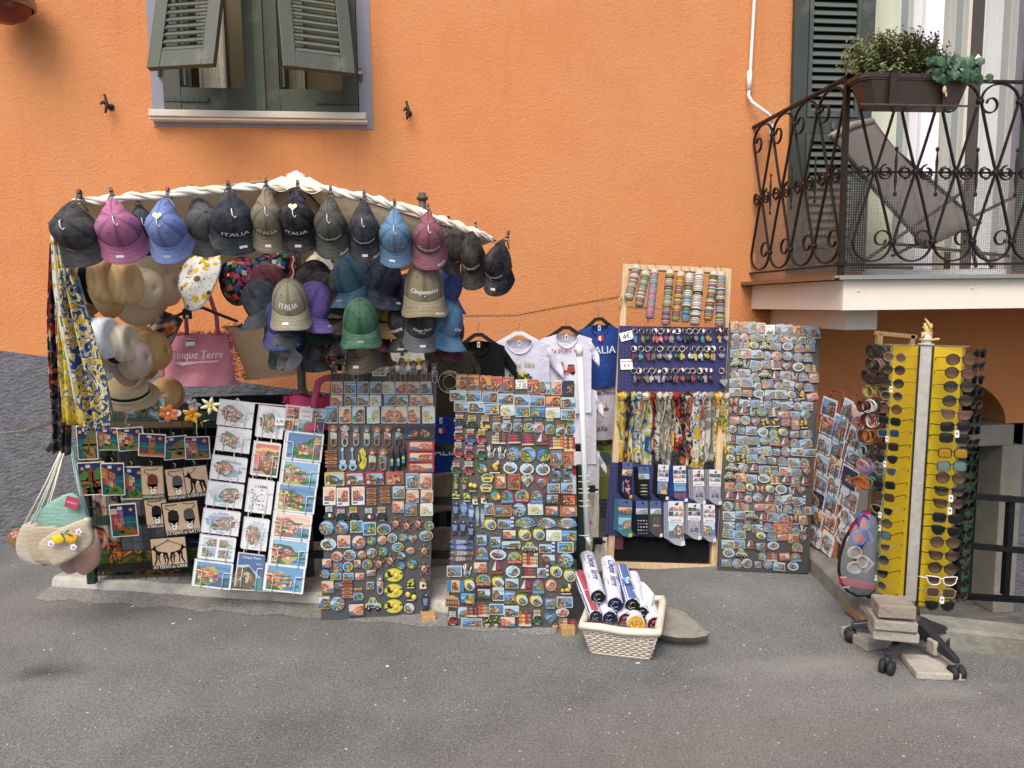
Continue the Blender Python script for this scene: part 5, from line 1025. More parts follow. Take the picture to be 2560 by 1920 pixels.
B2 = [
[(172, 127, 66, 92, 'printsun'), (240, 130, 66, 92, 'printsun'), (310, 135, 66, 92, 'printsun'), (375, 140, 62, 92, 'printsun'), (440, 142, 62, 90, 'printsun'), (583, 155, 64, 86, 'printsun'), (652, 155, 62, 86, 'print'), (718, 158, 60, 86, 'printpink'), (787, 162, 64, 86, 'printnight')],
[(150, 205, 92, 64, 'print'), (240, 210, 90, 64, 'print'), (335, 215, 90, 64, 'print'), (427, 225, 90, 64, 'print'), (518, 232, 90, 66, 'print'), (607, 236, 88, 64, 'print'), (698, 238, 88, 64, 'printsun'), (787, 245, 88, 62, 'print')],
[(170, 268, 84, 58, 'print'), (255, 272, 90, 62, 'sq'), (345, 282, 84, 60, 'sq'), (437, 290, 82, 60, 'printpale'), (523, 297, 82, 60, 'sq'), (610, 300, 86, 62, 'sq'), (697, 303, 84, 60, 'printpale'), (786, 312, 86, 62, 'sq')],
[(160, 345, 72, 84, 'scooter', nv), (232, 360, 74, 84, 'scooter', gn), (308, 360, 66, 84, 'scooter', yl), (375, 366, 56, 90, 'post'), (433, 366, 60, 90, 'post'), (495, 368, 56, 84, 'post'), (558, 373, 60, 84, 'post'), (615, 376, 64, 80, 'post'), (680, 380, 56, 92, 'post'), (742, 396, 60, 80, 'post'), (800, 384, 58, 90, 'post')],
[(155, 425, 64, 84, 'scooter', rd), (222, 440, 64, 88, 'scooter', bu), (287, 440, 66, 86, 'scooter', pk), (387, 450, 80, 64, 'houses'), (475, 446, 74, 66, 'houses'), (553, 456, 66, 66, 'houses'), (635, 452, 80, 70, 'sail'), (718, 476, 80, 70, 'houses'), (793, 482, 64, 86, 'houses')],
[(152, 516, 62, 86, 'scooter', rd), (215, 530, 64, 88, 'scooter', rd), (285, 530, 62, 84, 'scooter', g2), (340, 530, 60, 88, 'hand'), (402, 536, 60, 88, 'hand'), (470, 541, 80, 78, 'plate'), (553, 543, 90, 88, 'round'), (643, 550, 86, 84, 'round'), (718, 563, 72, 88, 'frame'), (787, 568, 62, 82, 'frame')],
[(140, 622, 66, 88, 'scooter', g2), (213, 620, 72, 78, 'scooter', rd), (287, 622, 72, 70, 'lemonv'), (362, 616, 86, 76, 'lemons'), (452, 620, 90, 78, 'plaque'), (548, 628, 90, 76, 'plaque'), (640, 630, 90, 76, 'plaque'), (717, 655, 56, 96, 'five'), (783, 658, 58, 96, 'five')],
[(142, 702, 46, 72, 'pot'), (190, 704, 46, 72, 'pot'), (237, 732, 56, 50, 'lemonhalf'), (320, 677, 72, 52, 'boat'), (398, 697, 62, 84, 'frame'), (475, 700, 72, 92, 'frame'), (550, 698, 78, 78, 'heart', '#c9b8a0'), (636, 706, 88, 78, 'heart'), (702, 738, 72, 54, 'print'), (780, 736, 70, 60, 'print')],
[(140, 772, 60, 54, 'grapes'), (202, 787, 60, 54, 'grapes'), (253, 806, 46, 48, 'house'), (303, 801, 46, 48, 'house'), (313, 734, 70, 48, 'boat'), (365, 780, 70, 72, 'lemonv'), (435, 784, 74, 80, 'archred'), (520, 780, 84, 74, 'arch'), (603, 785, 74, 82, 'archred'), (695, 798, 88, 62, 'framebrown'), (790, 805, 92, 68, 'framebrown')],
[(137, 862, 46, 100, 'fish'), (185, 856, 44, 86, 'fish', '#5f8fc8'), (227, 880, 44, 108, 'stripefish', '#3f6fb0'), (263, 895, 24, 122, 'thinfish', '#8fa8b8'), (292, 908, 24, 122, 'thinfish', '#8fa8b8'), (330, 858, 52, 66, 'print'), (410, 867, 106, 64, 'frame'), (503, 862, 80, 80, 'plate'), (597, 858, 86, 66, 'printpale'), (690, 867, 92, 66, 'framebrown'), (787, 868, 98, 62, 'frame')],
[(132, 965, 46, 92, 'fish'), (178, 964, 46, 92, 'fish', '#2a3a6a'), (225, 986, 46, 96, 'fish', '#26345f'), (338, 946, 82, 78, 'lemonround'), (428, 936, 94, 66, 'lighthouse'), (540, 935, 126, 70, 'fan'), (662, 938, 112, 68, 'fan'), (778, 938, 118, 68, 'fan')],
[(288, 1025, 72, 84, 'cup'), (368, 1036, 72, 84, 'cup'), (447, 1003, 80, 56, 'sq'), (537, 1005, 82, 80, 'lemonround'), (618, 1003, 78, 80, 'lemonround'), (703, 1010, 88, 62, 'printpale'), (790, 1010, 90, 60, 'sq')],
[(168, 1046, 146, 36, 'sardine', '#5f6f8f'), (170, 1078, 146, 36, 'sardine', '#4a66b0'), (457, 1063, 106, 50, 'bus'), (565, 1078, 92, 62, 'car'), (665, 1078, 92, 66, 'lighthouse'), (770, 1078, 90, 62, 'sq')],
[(172, 1111, 148, 36, 'sardine', '#8f7a6a'), (290, 1110, 76, 82, 'archred'), (382, 1120, 106, 68, 'plaque'), (477, 1137, 84, 68, 'arch'), (567, 1150, 86, 78, 'houses'), (672, 1147, 80, 60, 'sq'), (773, 1152, 86, 86, 'plate')],
[(165, 1144, 144, 36, 'sardine', '#7f7268'), (130, 1216, 86, 62, 'sq'), (203, 1212, 62, 86, 'hand'), (280, 1193, 76, 60, 'sq'), (372, 1192, 72, 76, 'sail'), (467, 1217, 92, 78, 'plaque'), (558, 1218, 82, 66, 'houses'), (640, 1216, 68, 72, 'lighthouse'), (718, 1217, 80, 80, 'lemonround'), (795, 1242, 78, 82, 'lemonround')],
[(137, 1302, 96, 74, 'bluewindow'), (218, 1294, 72, 80, 'lemonround'), (298, 1265, 86, 66, 'arch'), (383, 1278, 80, 76, 'lemonround'), (462, 1286, 74, 56, 'print'), (540, 1298, 76, 72, 'sail'), (613, 1303, 72, 86, 'archred'), (690, 1300, 76, 80, 'pan'), (773, 1318, 88, 62, 'lemons')],
[(118, 1392, 86, 74, 'shelf'), (207, 1372, 86, 66, 'sq'), (300, 1342, 98, 66, 'framebrown'), (383, 1348, 66, 76, 'sq'), (450, 1366, 66, 76, 'sq'), (520, 1380, 80, 76, 'lemonround'), (603, 1385, 82, 76, 'lemonround'), (683, 1392, 70, 80, 'cup'), (765, 1393, 92, 62, 'sq')],
[(177, 1454, 52, 62, 'print'), (235, 1440, 56, 72, 'houses'), (300, 1436, 62, 76, 'houses'), (373, 1436, 86, 62, 'sq'), (460, 1446, 86, 62, 'sq'), (537, 1483, 70, 92, 'houses'), (607, 1480, 60, 84, 'scooter', g2), (683, 1490, 76, 72, 'heart', '#3f8fb8'), (752, 1453, 76, 50, 'oval')],
[(120, 1486, 60, 78, 'scooter', rd), (230, 1513, 122, 52, 'print'), (320, 1505, 50, 72, 'pot'), (372, 1506, 50, 72, 'pot'), (437, 1506, 92, 64, 'sq'), (780, 1513, 92, 62, 'houses')],
]
magboard('b2', pl2, B2, 1080, 900, 2.305, 'middle board')
pricesign(pl2, *z2_(515, 140), 66/2.305, 52/2.305, [('OFFERTA', .8, .3), ('1 X 3€', .86, -.02), ('4 X 10€', .9, -.33)], 'handwritten offer sign in the top row of the middle board', tilt=.01)
z3_ = Zc(1780, 780, 2.369)
bl_, br_, tl_, tr_ = z3_(35, 1532), z3_(572, 1548), z3_(100, 62), z3_(643, 92)
d0 = G(*bl_).y; pl3 = board(bl_, br_, tl_, d0, d0+.5, G(*br_).y-.02)
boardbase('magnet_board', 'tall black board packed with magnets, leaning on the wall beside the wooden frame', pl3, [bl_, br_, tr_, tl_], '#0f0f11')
rnd3 = random.Random(11); rows3 = []; yy = 93; nr = 26
pool = ['sq', 'print', 'sq', 'printsun', 'plaque', 'arch', 'lemonround', 'frame', 'framebrown', 'houses', 'post', 'plate', 'lighthouse', 'car', 'heart', 'lemons', 'archred', 'redbar', 'oval', 'sq', 'print', 'sail', 'bluewindow', 'hand', 'sq', 'butterfly', 'cup']
for r in range(nr):
 v = r/(nr-1); y = 92+v*(1500-92)
 xl = 118-68*v; xr = 625-85*v; row = []
 if r == 0:
  row = [(x, 88+(x-130)*.075, 52, 70, k) for x, k in zip((133, 187, 238, 290, 405, 455, 505, 558, 614), ('printsun', 'printsun', 'print', 'printpink', 'print', 'print', 'printsun', 'print', 'print'))]
 else:
  x = xl+rnd3.uniform(-4, 8)
  while x+24 < xr:
   k = rnd3.choice(pool) if r > 1 else 'post'
   if r == 3: k = rnd3.choice(['archred', 'plate', 'round', 'round', 'sq'])
   w_ = {'redbar': 72, 'framebrown': 72, 'sq': 70, 'print': 70, 'car': 70, 'plaque': 78, 'lighthouse': 74, 'houses': 60, 'post': 50, 'frame': 56, 'hand': 44, 'cup': 50, 'bluewindow': 76}.get(k, 62)*rnd3.uniform(.88, 1.05); h_ = {'redbar': 46, 'framebrown': 50, 'sq': 50, 'print': 50, 'frame': 64, 'post': 66, 'hand': 62, 'bluewindow': 54}.get(k, 56)*rnd3.uniform(.95, 1.08)
   x += w_/2; tb = 1 if r < 22 else rnd3.random() > .14
   if tb: row.append((x, y+(x-350)*.06+rnd3.uniform(-6, 6), w_, h_, k))
   x += w_/2+rnd3.uniform(-3, 3 if r < 23 else 12)
 rows3.append(row)
n_ind = 300-mag_count[0]; ind = []; rest = []
for row in rows3: (ind if sum(map(len, ind))+len(row) <= n_ind and not rest else rest).append(row)
magboard('b3', pl3, ind, 1780, 780, 2.369, 'tall black board', shade_tint=(.72, .72, .72))  # shade under the balcony is put into these magnets' colour
m = MB()
for row in rest:
 for i, (x, y, w_, h_, k) in enumerate(row):
  px, py = 1780+x/2.369, 780+y/2.369; W2, H2 = pl3.size(px, py, w_/2.369, h_/2.369)
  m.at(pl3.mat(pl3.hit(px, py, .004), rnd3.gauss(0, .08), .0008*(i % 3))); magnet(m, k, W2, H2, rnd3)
o = stuff('magnets', m, resin); o.color = (.72, .72, .72, 1);  # darkened like the rows above, balcony shade in the colour
pricesign(pl3, *z3_(343, 107), 62/2.369, 60/2.369, [('OFFERTA', .8, .3), ('1 X 3€', .86, -.02), ('4 X 10€', .9, -.33)], 'handwritten offer sign in the top row of the tall black board')
def woodblock(px, py, w_, h_, dep, label, yaw=0):
 p = G(px, py+h_/2); s = (G(px+w_/2, py+h_/2)-G(px-w_/2, py+h_/2)).length; hz = h_*p.y/F*.95
 t = obj('wood_block', MB().box((0, dep/2, hz/2), (s, dep, hz), '#c9a676'), wood, M=Matrix.Translation(p) @ Matrix.Rotation(yaw, 4, 'Z')); bevel(t, .002); tag(t, label, 'wood block')
woodblock(1073, 1550, 34, 20, .09, 'small pine wedge under the corner of the left grey board', .1)
woodblock(1422, 1578, 34, 24, .09, 'pine block under the right corner of the middle board', .05)
woodblock(1392, 1569, 22, 16, .1, 'second pine block tucked behind the other under the middle board', .05)
# ================================================================ CANOPY WITH CAPS
t = thing('parasol', 'cream parasol with twisted rolled rim and dark grey pole, caps clipped along its edge', 'parasol', G(752, 1400, .1)); uo = t.matrix_world.translation.copy()
pk = P(741, 442, 3.85); Ac = P(182, 505, 3.16); Bc = P(1240, 602, 3.2); Dc = P(372, 676, 4.45); Ec = P(965, 690, 4.4); Ec2 = P(1225, 612, 3.75)
uo = Vector((P(752, 900, 3.85).x, 3.85, .07)); t.matrix_world = Matrix.Translation(uo)
canvas = newmat('cream_canvas', .85, nscale=5, namt=.07, bump=.5, bscale=11, btype='wrinkle', spec=.15)
m = MB()
def tri(a, b, c, sag=.05, n=10):
 def fn(u, v):
  p = a.lerp(b.lerp(c, u), v); return tuple(p-uo-Vector((0, 0, sag*math.sin(math.pi*v)*math.sin(math.pi*u)*2.2)))
 m.grid(fn, n, n, '#d9c6a8')
tri(pk, Dc, Ac); tri(pk, Ec, Dc); tri(pk, Bc, Ec)
solidify(obj('canopy', m, canvas, t), .002)
rim = [Ac, P(290, 497, 3.14), P(400, 487, 3.14), P(520, 476, 3.14), P(640, 470, 3.15), P(705, 466, 3.2), P(790, 470, 3.2), P(860, 482, 3.15), P(950, 502, 3.14), P(1040, 528, 3.14), P(1120, 556, 3.14), P(1190, 580, 3.16), Bc]
pts = []; rr = []
for i in range(len(rim)-1):
 for k in range(8):
  u = k/8; pts.append(rim[i].lerp(rim[i+1], u)-uo+Vector((0, 0, .004*math.sin(i*5+k*.9)))); s_ = i*8+k; rr.append(.0115*(1+.25*math.sin(s_*1.3)+.15*math.sin(s_*.37)) if s_ > 3 and s_ < 90 else .006)
m = MB()
for ph in (0, 2.1, 4.2): m.tube([p+Vector((0, math.cos(i*.55+ph)*.007, math.sin(i*.55+ph)*.009)) for i, p in enumerate(pts)], [r*.85 for r in rr], ['#ece4d6', '#e3d8c6', '#f2ebdf'][int(ph/2)], 7)
obj('rolled_rim', m, canvas, t)
m = MB(); a0 = P(640, 470, 3.16); a1 = P(850, 480, 3.16)
m.grid(lambda u, v: tuple(P(640+u*215, 468+u*14, 3.17).lerp(P(704+u*70, 440+6*math.sin(u*9)-8*math.sin(math.pi*u), 3.83), v)-uo+Vector((0, 0, .012*math.sin(u*17)*(1-v)))), 22, 8, '#ece4d8'); m.grid(lambda u, v: tuple(P(640+u*215, 470+u*12, 3.18).lerp(pk, v)-uo-Vector((0, 0, .03*math.sin(math.pi*v)))), 18, 8, '#d9c6a8'); m.ball(pk-uo+Vector((0, 0, .004)), (.05, .05, .016), '#e0dbd0', 12, 6)
obj('peak_cloth', m, canvas, t)
m = MB()
for c in (Ac, Bc, Dc, Ec, (Ac+Dc)/2, (Dc+Ec)/2, (Ec+Bc)/2): m.tube([pk-uo-Vector((0, 0, .02)), (pk.lerp(c, .5)-uo-Vector((0, 0, .012))), c-uo], .004, '#4a3f38', 5)
obj('rib', m, steel, t)
m = MB(); m.tube([(0, 0, 0), (0, 0, pk.z-uo.z-.02)], .021, '#4a4c4e', 14); m.tube([(0, 0, P(750, 980, 3.85).z-uo.z), (0, 0, 0)], .025, '#54565a', 14); m.tube([(0, 0, P(750, 975, 3.85).z-uo.z), (0, 0, P(750, 990, 3.85).z-uo.z)], .028, '#47494c', 14)
obj('pole', m, steel, t)
t = thing('pole_end', 'dark grey pole stub with clamp ring sticking up behind the parasol rim', 'pole', P(1058, 545, 3.5)); o_ = t.matrix_world.translation.copy()
m = MB(); m.tube([P(1058, 700, 3.5)-o_, P(1056, 482, 3.5)-o_], .0165, '#57504c', 12); obj('pole', m, steel, t)
m = MB(); m.tube([P(1057, 500, 3.5)-o_, P(1057, 492, 3.5)-o_], .024, '#4a4441', 12); m.box(P(1047, 497, 3.5)-o_, (.02, .02, .012), '#3a3533'); obj('clamp', m, steel, t)
A_X, B_Y, HC = .080, .095, .122
def crownfn(th, ph, k=0.):
 """th: azimuth from the front, ph: angle from the top"""
 s, c = math.sin(ph), math.cos(ph); s = s**.88
 r = 1-.012*abs(math.cos(3*th))**14
 return Vector((math.sin(th)*s*(A_X+k)*r, -math.cos(th)*s*(B_Y+k)*r, (HC+k)*(c if c > 0 else c*.5)))
def pinch(v):
 if v.y > 0: u = v.y/B_Y; return Vector((v.x*(1-.6*u**1.1), v.y*(1+.42*u), v.z*(1-.1*u)))
 return v
def capmeshes(hang):
 pf = pinch if hang else (lambda v: v); out = {}
 rnd = random.Random(5+hang); m = MB(); nu, nv = 48, 12; vs = []; fs = []; cs = []
 for j in range(nv+1):
  for i in range(nu):
   v = pf(crownfn(2*math.pi*i/nu, max(.02, (math.pi/2+.12)*j/nv)))
   if hang and j > 3: v = v+v.normalized()*.003*math.sin(i*1.9+j*.8)*max(0, v.y/B_Y+.1)
   vs.append(v)
 for j in range(nv):
  for i in range(nu):
   back = abs((i+.5)/nu-.5) < .085+.02*(j-7) and j > 7
   if back: continue
   fs.append((j*nu+i, j*nu+(i+1) % nu, (j+1)*nu+(i+1) % nu, (j+1)*nu+i)); seam = (i % 8 in (0, 7)); cs.append((.66, .66, .66) if seam else (1, 1, 1))
 m._add(vs, fs, (1, 1, 1), True, cs)
 for a in (0, 1, 2, 3, 4, 5):
  v = pf(crownfn(R(30+60*a), .75, .0006)); m.ball(v, .0028, (.35, .35, .35), 6, 4)
 out['crown'] = m.mesh('crown')
 m = MB(); m.ball(pf(crownfn(0, .001)), (.008, .008, .005), (.9, .9, .9), 8, 5); out['button'] = m.mesh('button')
 m = MB()
 pts = [pf(crownfn(math.pi+R(a), math.pi/2+.05, .001)) for a in range(-44, 45, 8)]; m.tube(pts, .001, (.85, .85, .85), flat=(.002, .016)) if not hang else m.tube([p+Vector((0, 0, .002)) for p in pts], .0045, (.85, .85, .85), 6)
 out['strap'] = m.mesh('strap')
 def brim(u, v, k=0.):
  th = (u-.5)*2*R(82); b = crownfn(th, math.pi/2+.02, .001); ln = .073*max(0, math.cos(th*.93))**.55
  d = Vector((math.sin(th)*.35, -1, 0)).normalized(); p = b+d*ln*v
  p.z = -.003-.036*(p.x/.085)**2*min(1, .05+v*1.6)-.022*v**1.3+k; return p
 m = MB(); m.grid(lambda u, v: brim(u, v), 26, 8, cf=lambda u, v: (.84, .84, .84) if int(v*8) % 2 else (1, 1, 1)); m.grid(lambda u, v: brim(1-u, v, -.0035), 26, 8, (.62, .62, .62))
 m.tube([brim(k/26, 1, -.0017) for k in range(27)], .0022, (.8, .8, .8), 5); out['brim'] = m.mesh('brim')
 def sticker(dx):
  m = MB(); vs = [brim(.5+dx+a, b, .0012) for a, b in ((-.05, .5), (.05, .5), (.05, .66), (-.05, .66))]; m._add(vs, [(0, 1, 2, 3), (3, 2, 1, 0)], '#ece9e6'); return m.mesh('price_sticker')
 out['st'] = [sticker(0), sticker(-.06), sticker(.07)]
 out['brimfn'] = brim; out['pf'] = pf
 m = MB(); m.tube([(.0, -.0, HC+.003), (.0, -.008, HC+.012), (0, -.03, HC+.004), (.006, -.042, HC-.004), (.012, -.034, HC-.002)], .0022, '#e8e8e8', 6)
 m.slab(circ(0, -.0, .016, .01, 10), '#e6e6e6', 0, .0001) if False else None
 out['tag'] = m.mesh('hang_tag')
 m = MB(); pts = [(x, HC+.006, z) for x, z in heartpts(.04, .036, 14)]
 m._add([(x, z+.004, y) for x, y, z in pts], [tuple(range(14))], '#e9e9ea'); m._add([(-.01, .0, HC+.0075), (.01, .0, HC+.0075), (.01, .014, HC+.0075), (-.01, .014, HC+.0075)], [(0, 1, 2, 3)], '#d9cf7a'); out['heart'] = m.mesh('heart_tag')
 m = MB(); top = pf(crownfn(math.pi, math.pi/2+.05)); m.tube([top+Vector((-.02, 0, 0)), top+Vector((-.006, .028, 0)), top+Vector((.006, .028, 0)), top+Vector((.02, 0, 0))], .002, '#15151a', 5)
 out['loop'] = m.mesh('clip_loop')
 m = MB(); m.box(top+Vector((0, .032, .004)), (.014, .03, .016), '#1c1a1d'); m.box(top+Vector((0, .046, .008)), (.011, .018, .02), '#5a1d22'); out['clip'] = m.mesh('clip')
 return out
CAPM = {1: capmeshes(1), 0: capmeshes(0)}
_lt = {}
def crowntext(hang, text, width, s0, shear, flag=False, sub=None, arc=0., col='#e8e6e2', scene=False, bold=.0008, off=0.):
 key = (hang, text, width, s0, shear, flag, sub, arc, scene, off)
 if key in _lt: return _lt[key]
 pf = CAPM[hang]['pf']
 def fn(x, s):
  s = s - arc*x*x; x += off
  return pf(crownfn(x/A_X, math.pi/2-(s/HC), .0014))
 m = MB()
 if scene:
  for p_, c in ((circ(0, s0, width*.52, .013, 14), '#d9d2b8'), (circ(0, s0, width*.45, .009, 14), '#3a3a34')):
   vs = [fn(x, s) + Vector((0, -.0006*(c[1] == '3'), 0)) for x, s in p_]; m._add(vs, [tuple(range(len(vs)))], c)
  letters(m, text, width*.8, 0, s0, col='#e8e2cc', shear=.3, fn=lambda x, s: fn(x, s)+Vector((0, -.0016, .0005)), bold=.0003)
 else: letters(m, text, width, 0, s0, col=col, shear=shear, fn=fn, bold=bold, hscale=1.15)
 if sub: letters(m, sub, width*.34, 0, s0-.0145, col=col, fn=fn)
 if flag:
  for c, a in (('#2f6a45', -1.5), ('#e9e9e6', -.5), ('#a52f35', .5)):
   for cx in ((0,) if not sub else (-.03, .03)):
    w2 = .0085 if not sub else .0045; vs = [fn(cx+a*w2+dx, s0-.0145+dz) for dx, dz in ((0, -.002), (w2, -.002), (w2, .002), (0, .002))]; m._add(vs, [(0, 1, 2, 3)], c)
 _lt[key] = m.mesh('lettering'); return _lt[key]
def brimtext(hang, text='Italia', width=.034, u0=.74, v0=.8):
 key = ('b', hang, text, u0)
 if key in _lt: return _lt[key]
 m = MB(); bf = CAPM[hang]['brimfn']; vs_, fs_, hh = glyphs(text)
 vs = [bf(u0+(x+z*.3)*width/.2, v0-0+ -z*width/.073, .0012) for x, z in vs_]; m._add(vs, fs_, '#e8e6e2'); _lt[key] = m.mesh('lettering'); return _lt[key]
capm = newmat('washed_cotton', .92, nscale=45, namt=.2, bump=.5, bscale=380, spec=.12)
def _wash(t, tc, o, b):
 n = noise(t, objvec(t, tc), 14, 6, .7)
 h = t.nodes.new('ShaderNodeHueSaturation'); h.inputs['Saturation'].default_value = .84; t.links.new(mixn(t, o, '#b9b9bb', maprange(t, n.outputs[0], .45, .8, 0, .2)), h.inputs['Color'])
 return h.outputs[0]
capm = newmat('faded_cotton', .92, nscale=70, namt=.14, bump=.5, bscale=420, spec=.12, extra=_wash)
def cap(label, M, hang, col, brimcol=None, text=None, sticker=0, tagk=None, btext=None, clip=None, group=None, scale=1.):
 K = CAPM[hang]; t = thing('baseball_cap', label, 'cap', M @ Matrix.Scale(scale, 4), group)
 obj('crown', K['crown'], capm, t, color=col); obj('brim', K['brim'], capm, t, color=brimcol or col); obj('button', K['button'], capm, t, color=col); obj('strap', K['strap'], capm, t, color=col)
 if sticker is not None: obj('price_sticker', K['st'][sticker % 3], card, t)
 if text: obj('lettering', crowntext(hang, *text[0], **text[1]), matte, t)
 if btext: obj('lettering', brimtext(hang), matte, t)
 if tagk: obj('hang_tag', K['tag'], plastic, t)
 if tagk == 'heart': obj('heart_tag', K['heart'], card, t)
 if clip: obj('clip_loop', K['loop'], rubber, t); obj('clip', K['clip'], plastic, t)
 return t
def hang(label, x0, x1, yt, yb, col, al=76, tilt=0., yaw=0., d=3.1, **k):
 """a cap hanging by its strap; pixel box of cloth"""
 px = (x0+x1)/2; dz = (yb-yt)*d/F; a = R(al)
 top = .125*math.sin(a)*1.04; bot = .168*math.sin(a)+.02; s = dz/(top+bot)
 p = P(px, yt+(yb-yt)*top/(top+bot), d)
 M = Matrix.Translation(p) @ Matrix.Rotation(R(tilt), 4, 'Y') @ Matrix.Rotation(R(yaw), 4, 'Z') @ Matrix.Rotation(a, 4, 'X') @ Matrix.Scale((x1-x0)*d/F/(.168*s), 4, (1, 0, 0))
 return cap(label, M, 1, col, clip=True, group='caps clipped along the parasol rim', scale=s, **k)
def txt(*a, **k): return (a, k)
IT = lambda **k: txt('ITALIA', .1, .036, 0., sub=None, arc=3., **k)
CQ = lambda **k: txt('Cinqueterre', .118, .036, .3, **k)
hang('plain charcoal baseball cap at the left end of the parasol rim', 137, 249, 510, 668, '#474547', tagk='j', sticker=None, yaw=-6)
hang('plain pink baseball cap tilted right, second along the parasol rim', 244, 348, 503, 661, '#b2598c', tilt=-9, yaw=14, tagk='j', sticker=1)
hang('small navy cap hanging between the pink and the blue cap', 321, 392, 515, 640, '#3d4350', d=3.2, tagk='j', sticker=None, yaw=20, tilt=-6)
hang('plain sky blue baseball cap hanging on the parasol rim', 371, 464, 503, 661, '#5f7bc0', tagk='heart')
hang('slate grey baseball cap turned right beside the sky blue cap', 462, 552, 493, 645, '#5a5a5f', d=3.22, tilt=-12, yaw=26, sticker=0)
hang('dark navy ITALIA cap between the slate grey and the beige hanging caps', 528, 640, 484, 640, '#343943', tilt=-6, yaw=12, tagk='j', text=IT(), sticker=2)
hang('beige ITALIA cap hanging left of the black heart tagged cap', 627, 709, 478, 635, '#82765e', tagk='j', text=IT(), yaw=8)
hang('black ITALIA cap with a heart shaped tag, at the centre of the rim', 698, 790, 482, 635, '#2c2b31', tagk='heart', text=IT())
hang('grey green Cinqueterre cap hanging right of the black ITALIA cap', 785, 869, 496, 651, '#53544c', tagk='j', text=CQ(), btext=True, sticker=None)
hang('dark navy Cinqueterre cap hanging left of the light blue cap', 871, 951, 505, 660, '#3a3b44', tagk='j', text=CQ(), btext=True)
hang('light blue denim cap with a cream edged badge', 945, 1030, 526, 673, '#4f81ab', tagk='j', text=txt('Cinque Terre', .09, .034, .3, scene=True), sticker=1)
hang('burgundy Cinqueterre cap with little Italian flag on the parasol rim', 1030, 1113, 534, 678, '#8a475a', al=68, tagk='j', text=CQ(flag=True), btext=True, sticker=None)
hang('charcoal cap showing its side, behind the burgundy cap', 1100, 1164, 566, 692, '#45403c', d=3.25, yaw=35, sticker=None)
hang('black brown cap hanging second from the right end of the rim', 1150, 1216, 578, 728, '#383230', d=3.18, yaw=-14, al=64, text=CQ(), sticker=None)
hang('black navy cap at the right end of the parasol rim, tilted left', 1212, 1284, 600, 747, '#28242c', tilt=12, yaw=-25, text=CQ())
def worn(label, px, yt, wpx, col, yaw=0, al=33, d=3.3, roll=0., **k):
 s = wpx*d/F/.168; a = R(al); p = P(px, yt, d)-Vector((0, 0, HC*math.cos(a)*s))+Vector((0, HC*math.sin(a)*s*math.cos(R(yaw)), 0))
 M = Matrix.Translation(p) @ Matrix.Rotation(R(roll), 4, 'Y') @ Matrix.Rotation(R(yaw), 4, 'Z') @ Matrix.Rotation(a, 4, 'X')
 return cap(label, M, 0, col, group='caps bunched on the hanging hooks', scale=s, **k)
worn('maroon cap at the top of the bunch left of the pole', 668, 666, 88, '#5d2733', -35, 40, 3.45, sticker=None)
worn('black cap behind the pole, above the purple cap', 775, 655, 92, '#232025', 40, 30, 3.5, sticker=None)
worn('charcoal cap peeking out right of the pole under the black cap', 790, 690, 86, '#3a383a', 55, 42, 3.42, sticker=None)
worn('dark slate cap turned left behind the beige ITALIA 1861 cap', 655, 706, 86, '#3d434c', -58, 36, 3.34, sticker=1)
worn('dark green brimmed cap under the purple cap', 783, 745, 88, '#1f3a2e', 50, 28, 3.4, sticker=None)
worn('purple cap turned right beside the pole', 772, 711, 90, '#5f479f', 56, 34, 3.33)
worn('royal blue cap under the beige ITALIA 1861 cap', 695, 755, 88, '#27337c', 4, 42, 3.27, sticker=1, btext=True)
worn('beige ITALIA 1861 cap at the front of the bunch by the pole', 716, 703, 90, '#8f876e', 5, 36, 3.18, text=txt('ITALIA', .088, .046, 0., flag=True, sub='1861'), sticker=1)
worn('dark green cap at the bottom of the bunch by the pole', 700, 815, 80, '#2a4236', -10, 50, 3.4, sticker=None)
worn('grey cap hanging low left of the pole', 708, 832, 70, '#6a655c', -62, 62, 3.33, sticker=None)
worn('slate cap hanging low against the pole', 722, 846, 66, '#56595f', -62, 66, 3.28, sticker=None)
worn('dark grey cap low behind the pole, brim to the right', 770, 838, 70, '#46474b', 55, 24, 3.45, sticker=None)
worn('teal denim cap high on the middle bunch, brim to the left', 880, 640, 96, '#28566f', -32, 34, 3.3, sticker=0)
worn('olive cap right under the teal cap', 868, 665, 96, '#4a4c38', -30, 34, 3.36)
worn('dark navy cap high on the middle bunch, brim to the right', 948, 652, 92, '#2c3045', 50, 34, 3.3)
worn('dark grey cap below the navy cap of the middle bunch', 930, 690, 88, '#363238', 42, 30, 3.4, sticker=None)
worn('dark brown cap on the middle bunch, brim to the left', 870, 720, 86, '#2f2524', -56, 36, 3.34, sticker=None)
worn('mustard cap under the dark navy cap', 952, 728, 90, '#8a6a22', 52, 30, 3.38, sticker=None)
worn('black cap low left behind the green cap', 862, 775, 84, '#211f25', -52, 34, 3.36, sticker=None)
worn('burgundy cap brim showing right of the green cap', 930, 775, 78, '#6a2c3f', 58, 34, 3.4, sticker=None)
worn('taupe cap below the green cap, brim to the left', 900, 812, 92, '#6d6152', -22, 52, 3.34)
worn('grey brown cap low right behind the green cap', 928, 800, 86, '#574c49', 38, 40, 3.42, sticker=None)
worn('plain bright green cap at the front of the middle bunch', 897, 749, 92, '#2c5f43', 3, 30, 3.16, sticker=0)
worn('royal blue cap behind the beige Cinqueterre cap, brim to the right', 1104, 668, 88, '#2b3c8a', 56, 36, 3.34, sticker=None)
worn('teal cap brim under the beige Cinqueterre cap', 1068, 690, 92, '#2f6380', 10, 34, 3.3, btext=True)
worn('navy cap hanging under the beige Cinqueterre cap, brim to the left', 1032, 690, 86, '#2a3550', -50, 36, 3.36, sticker=None)
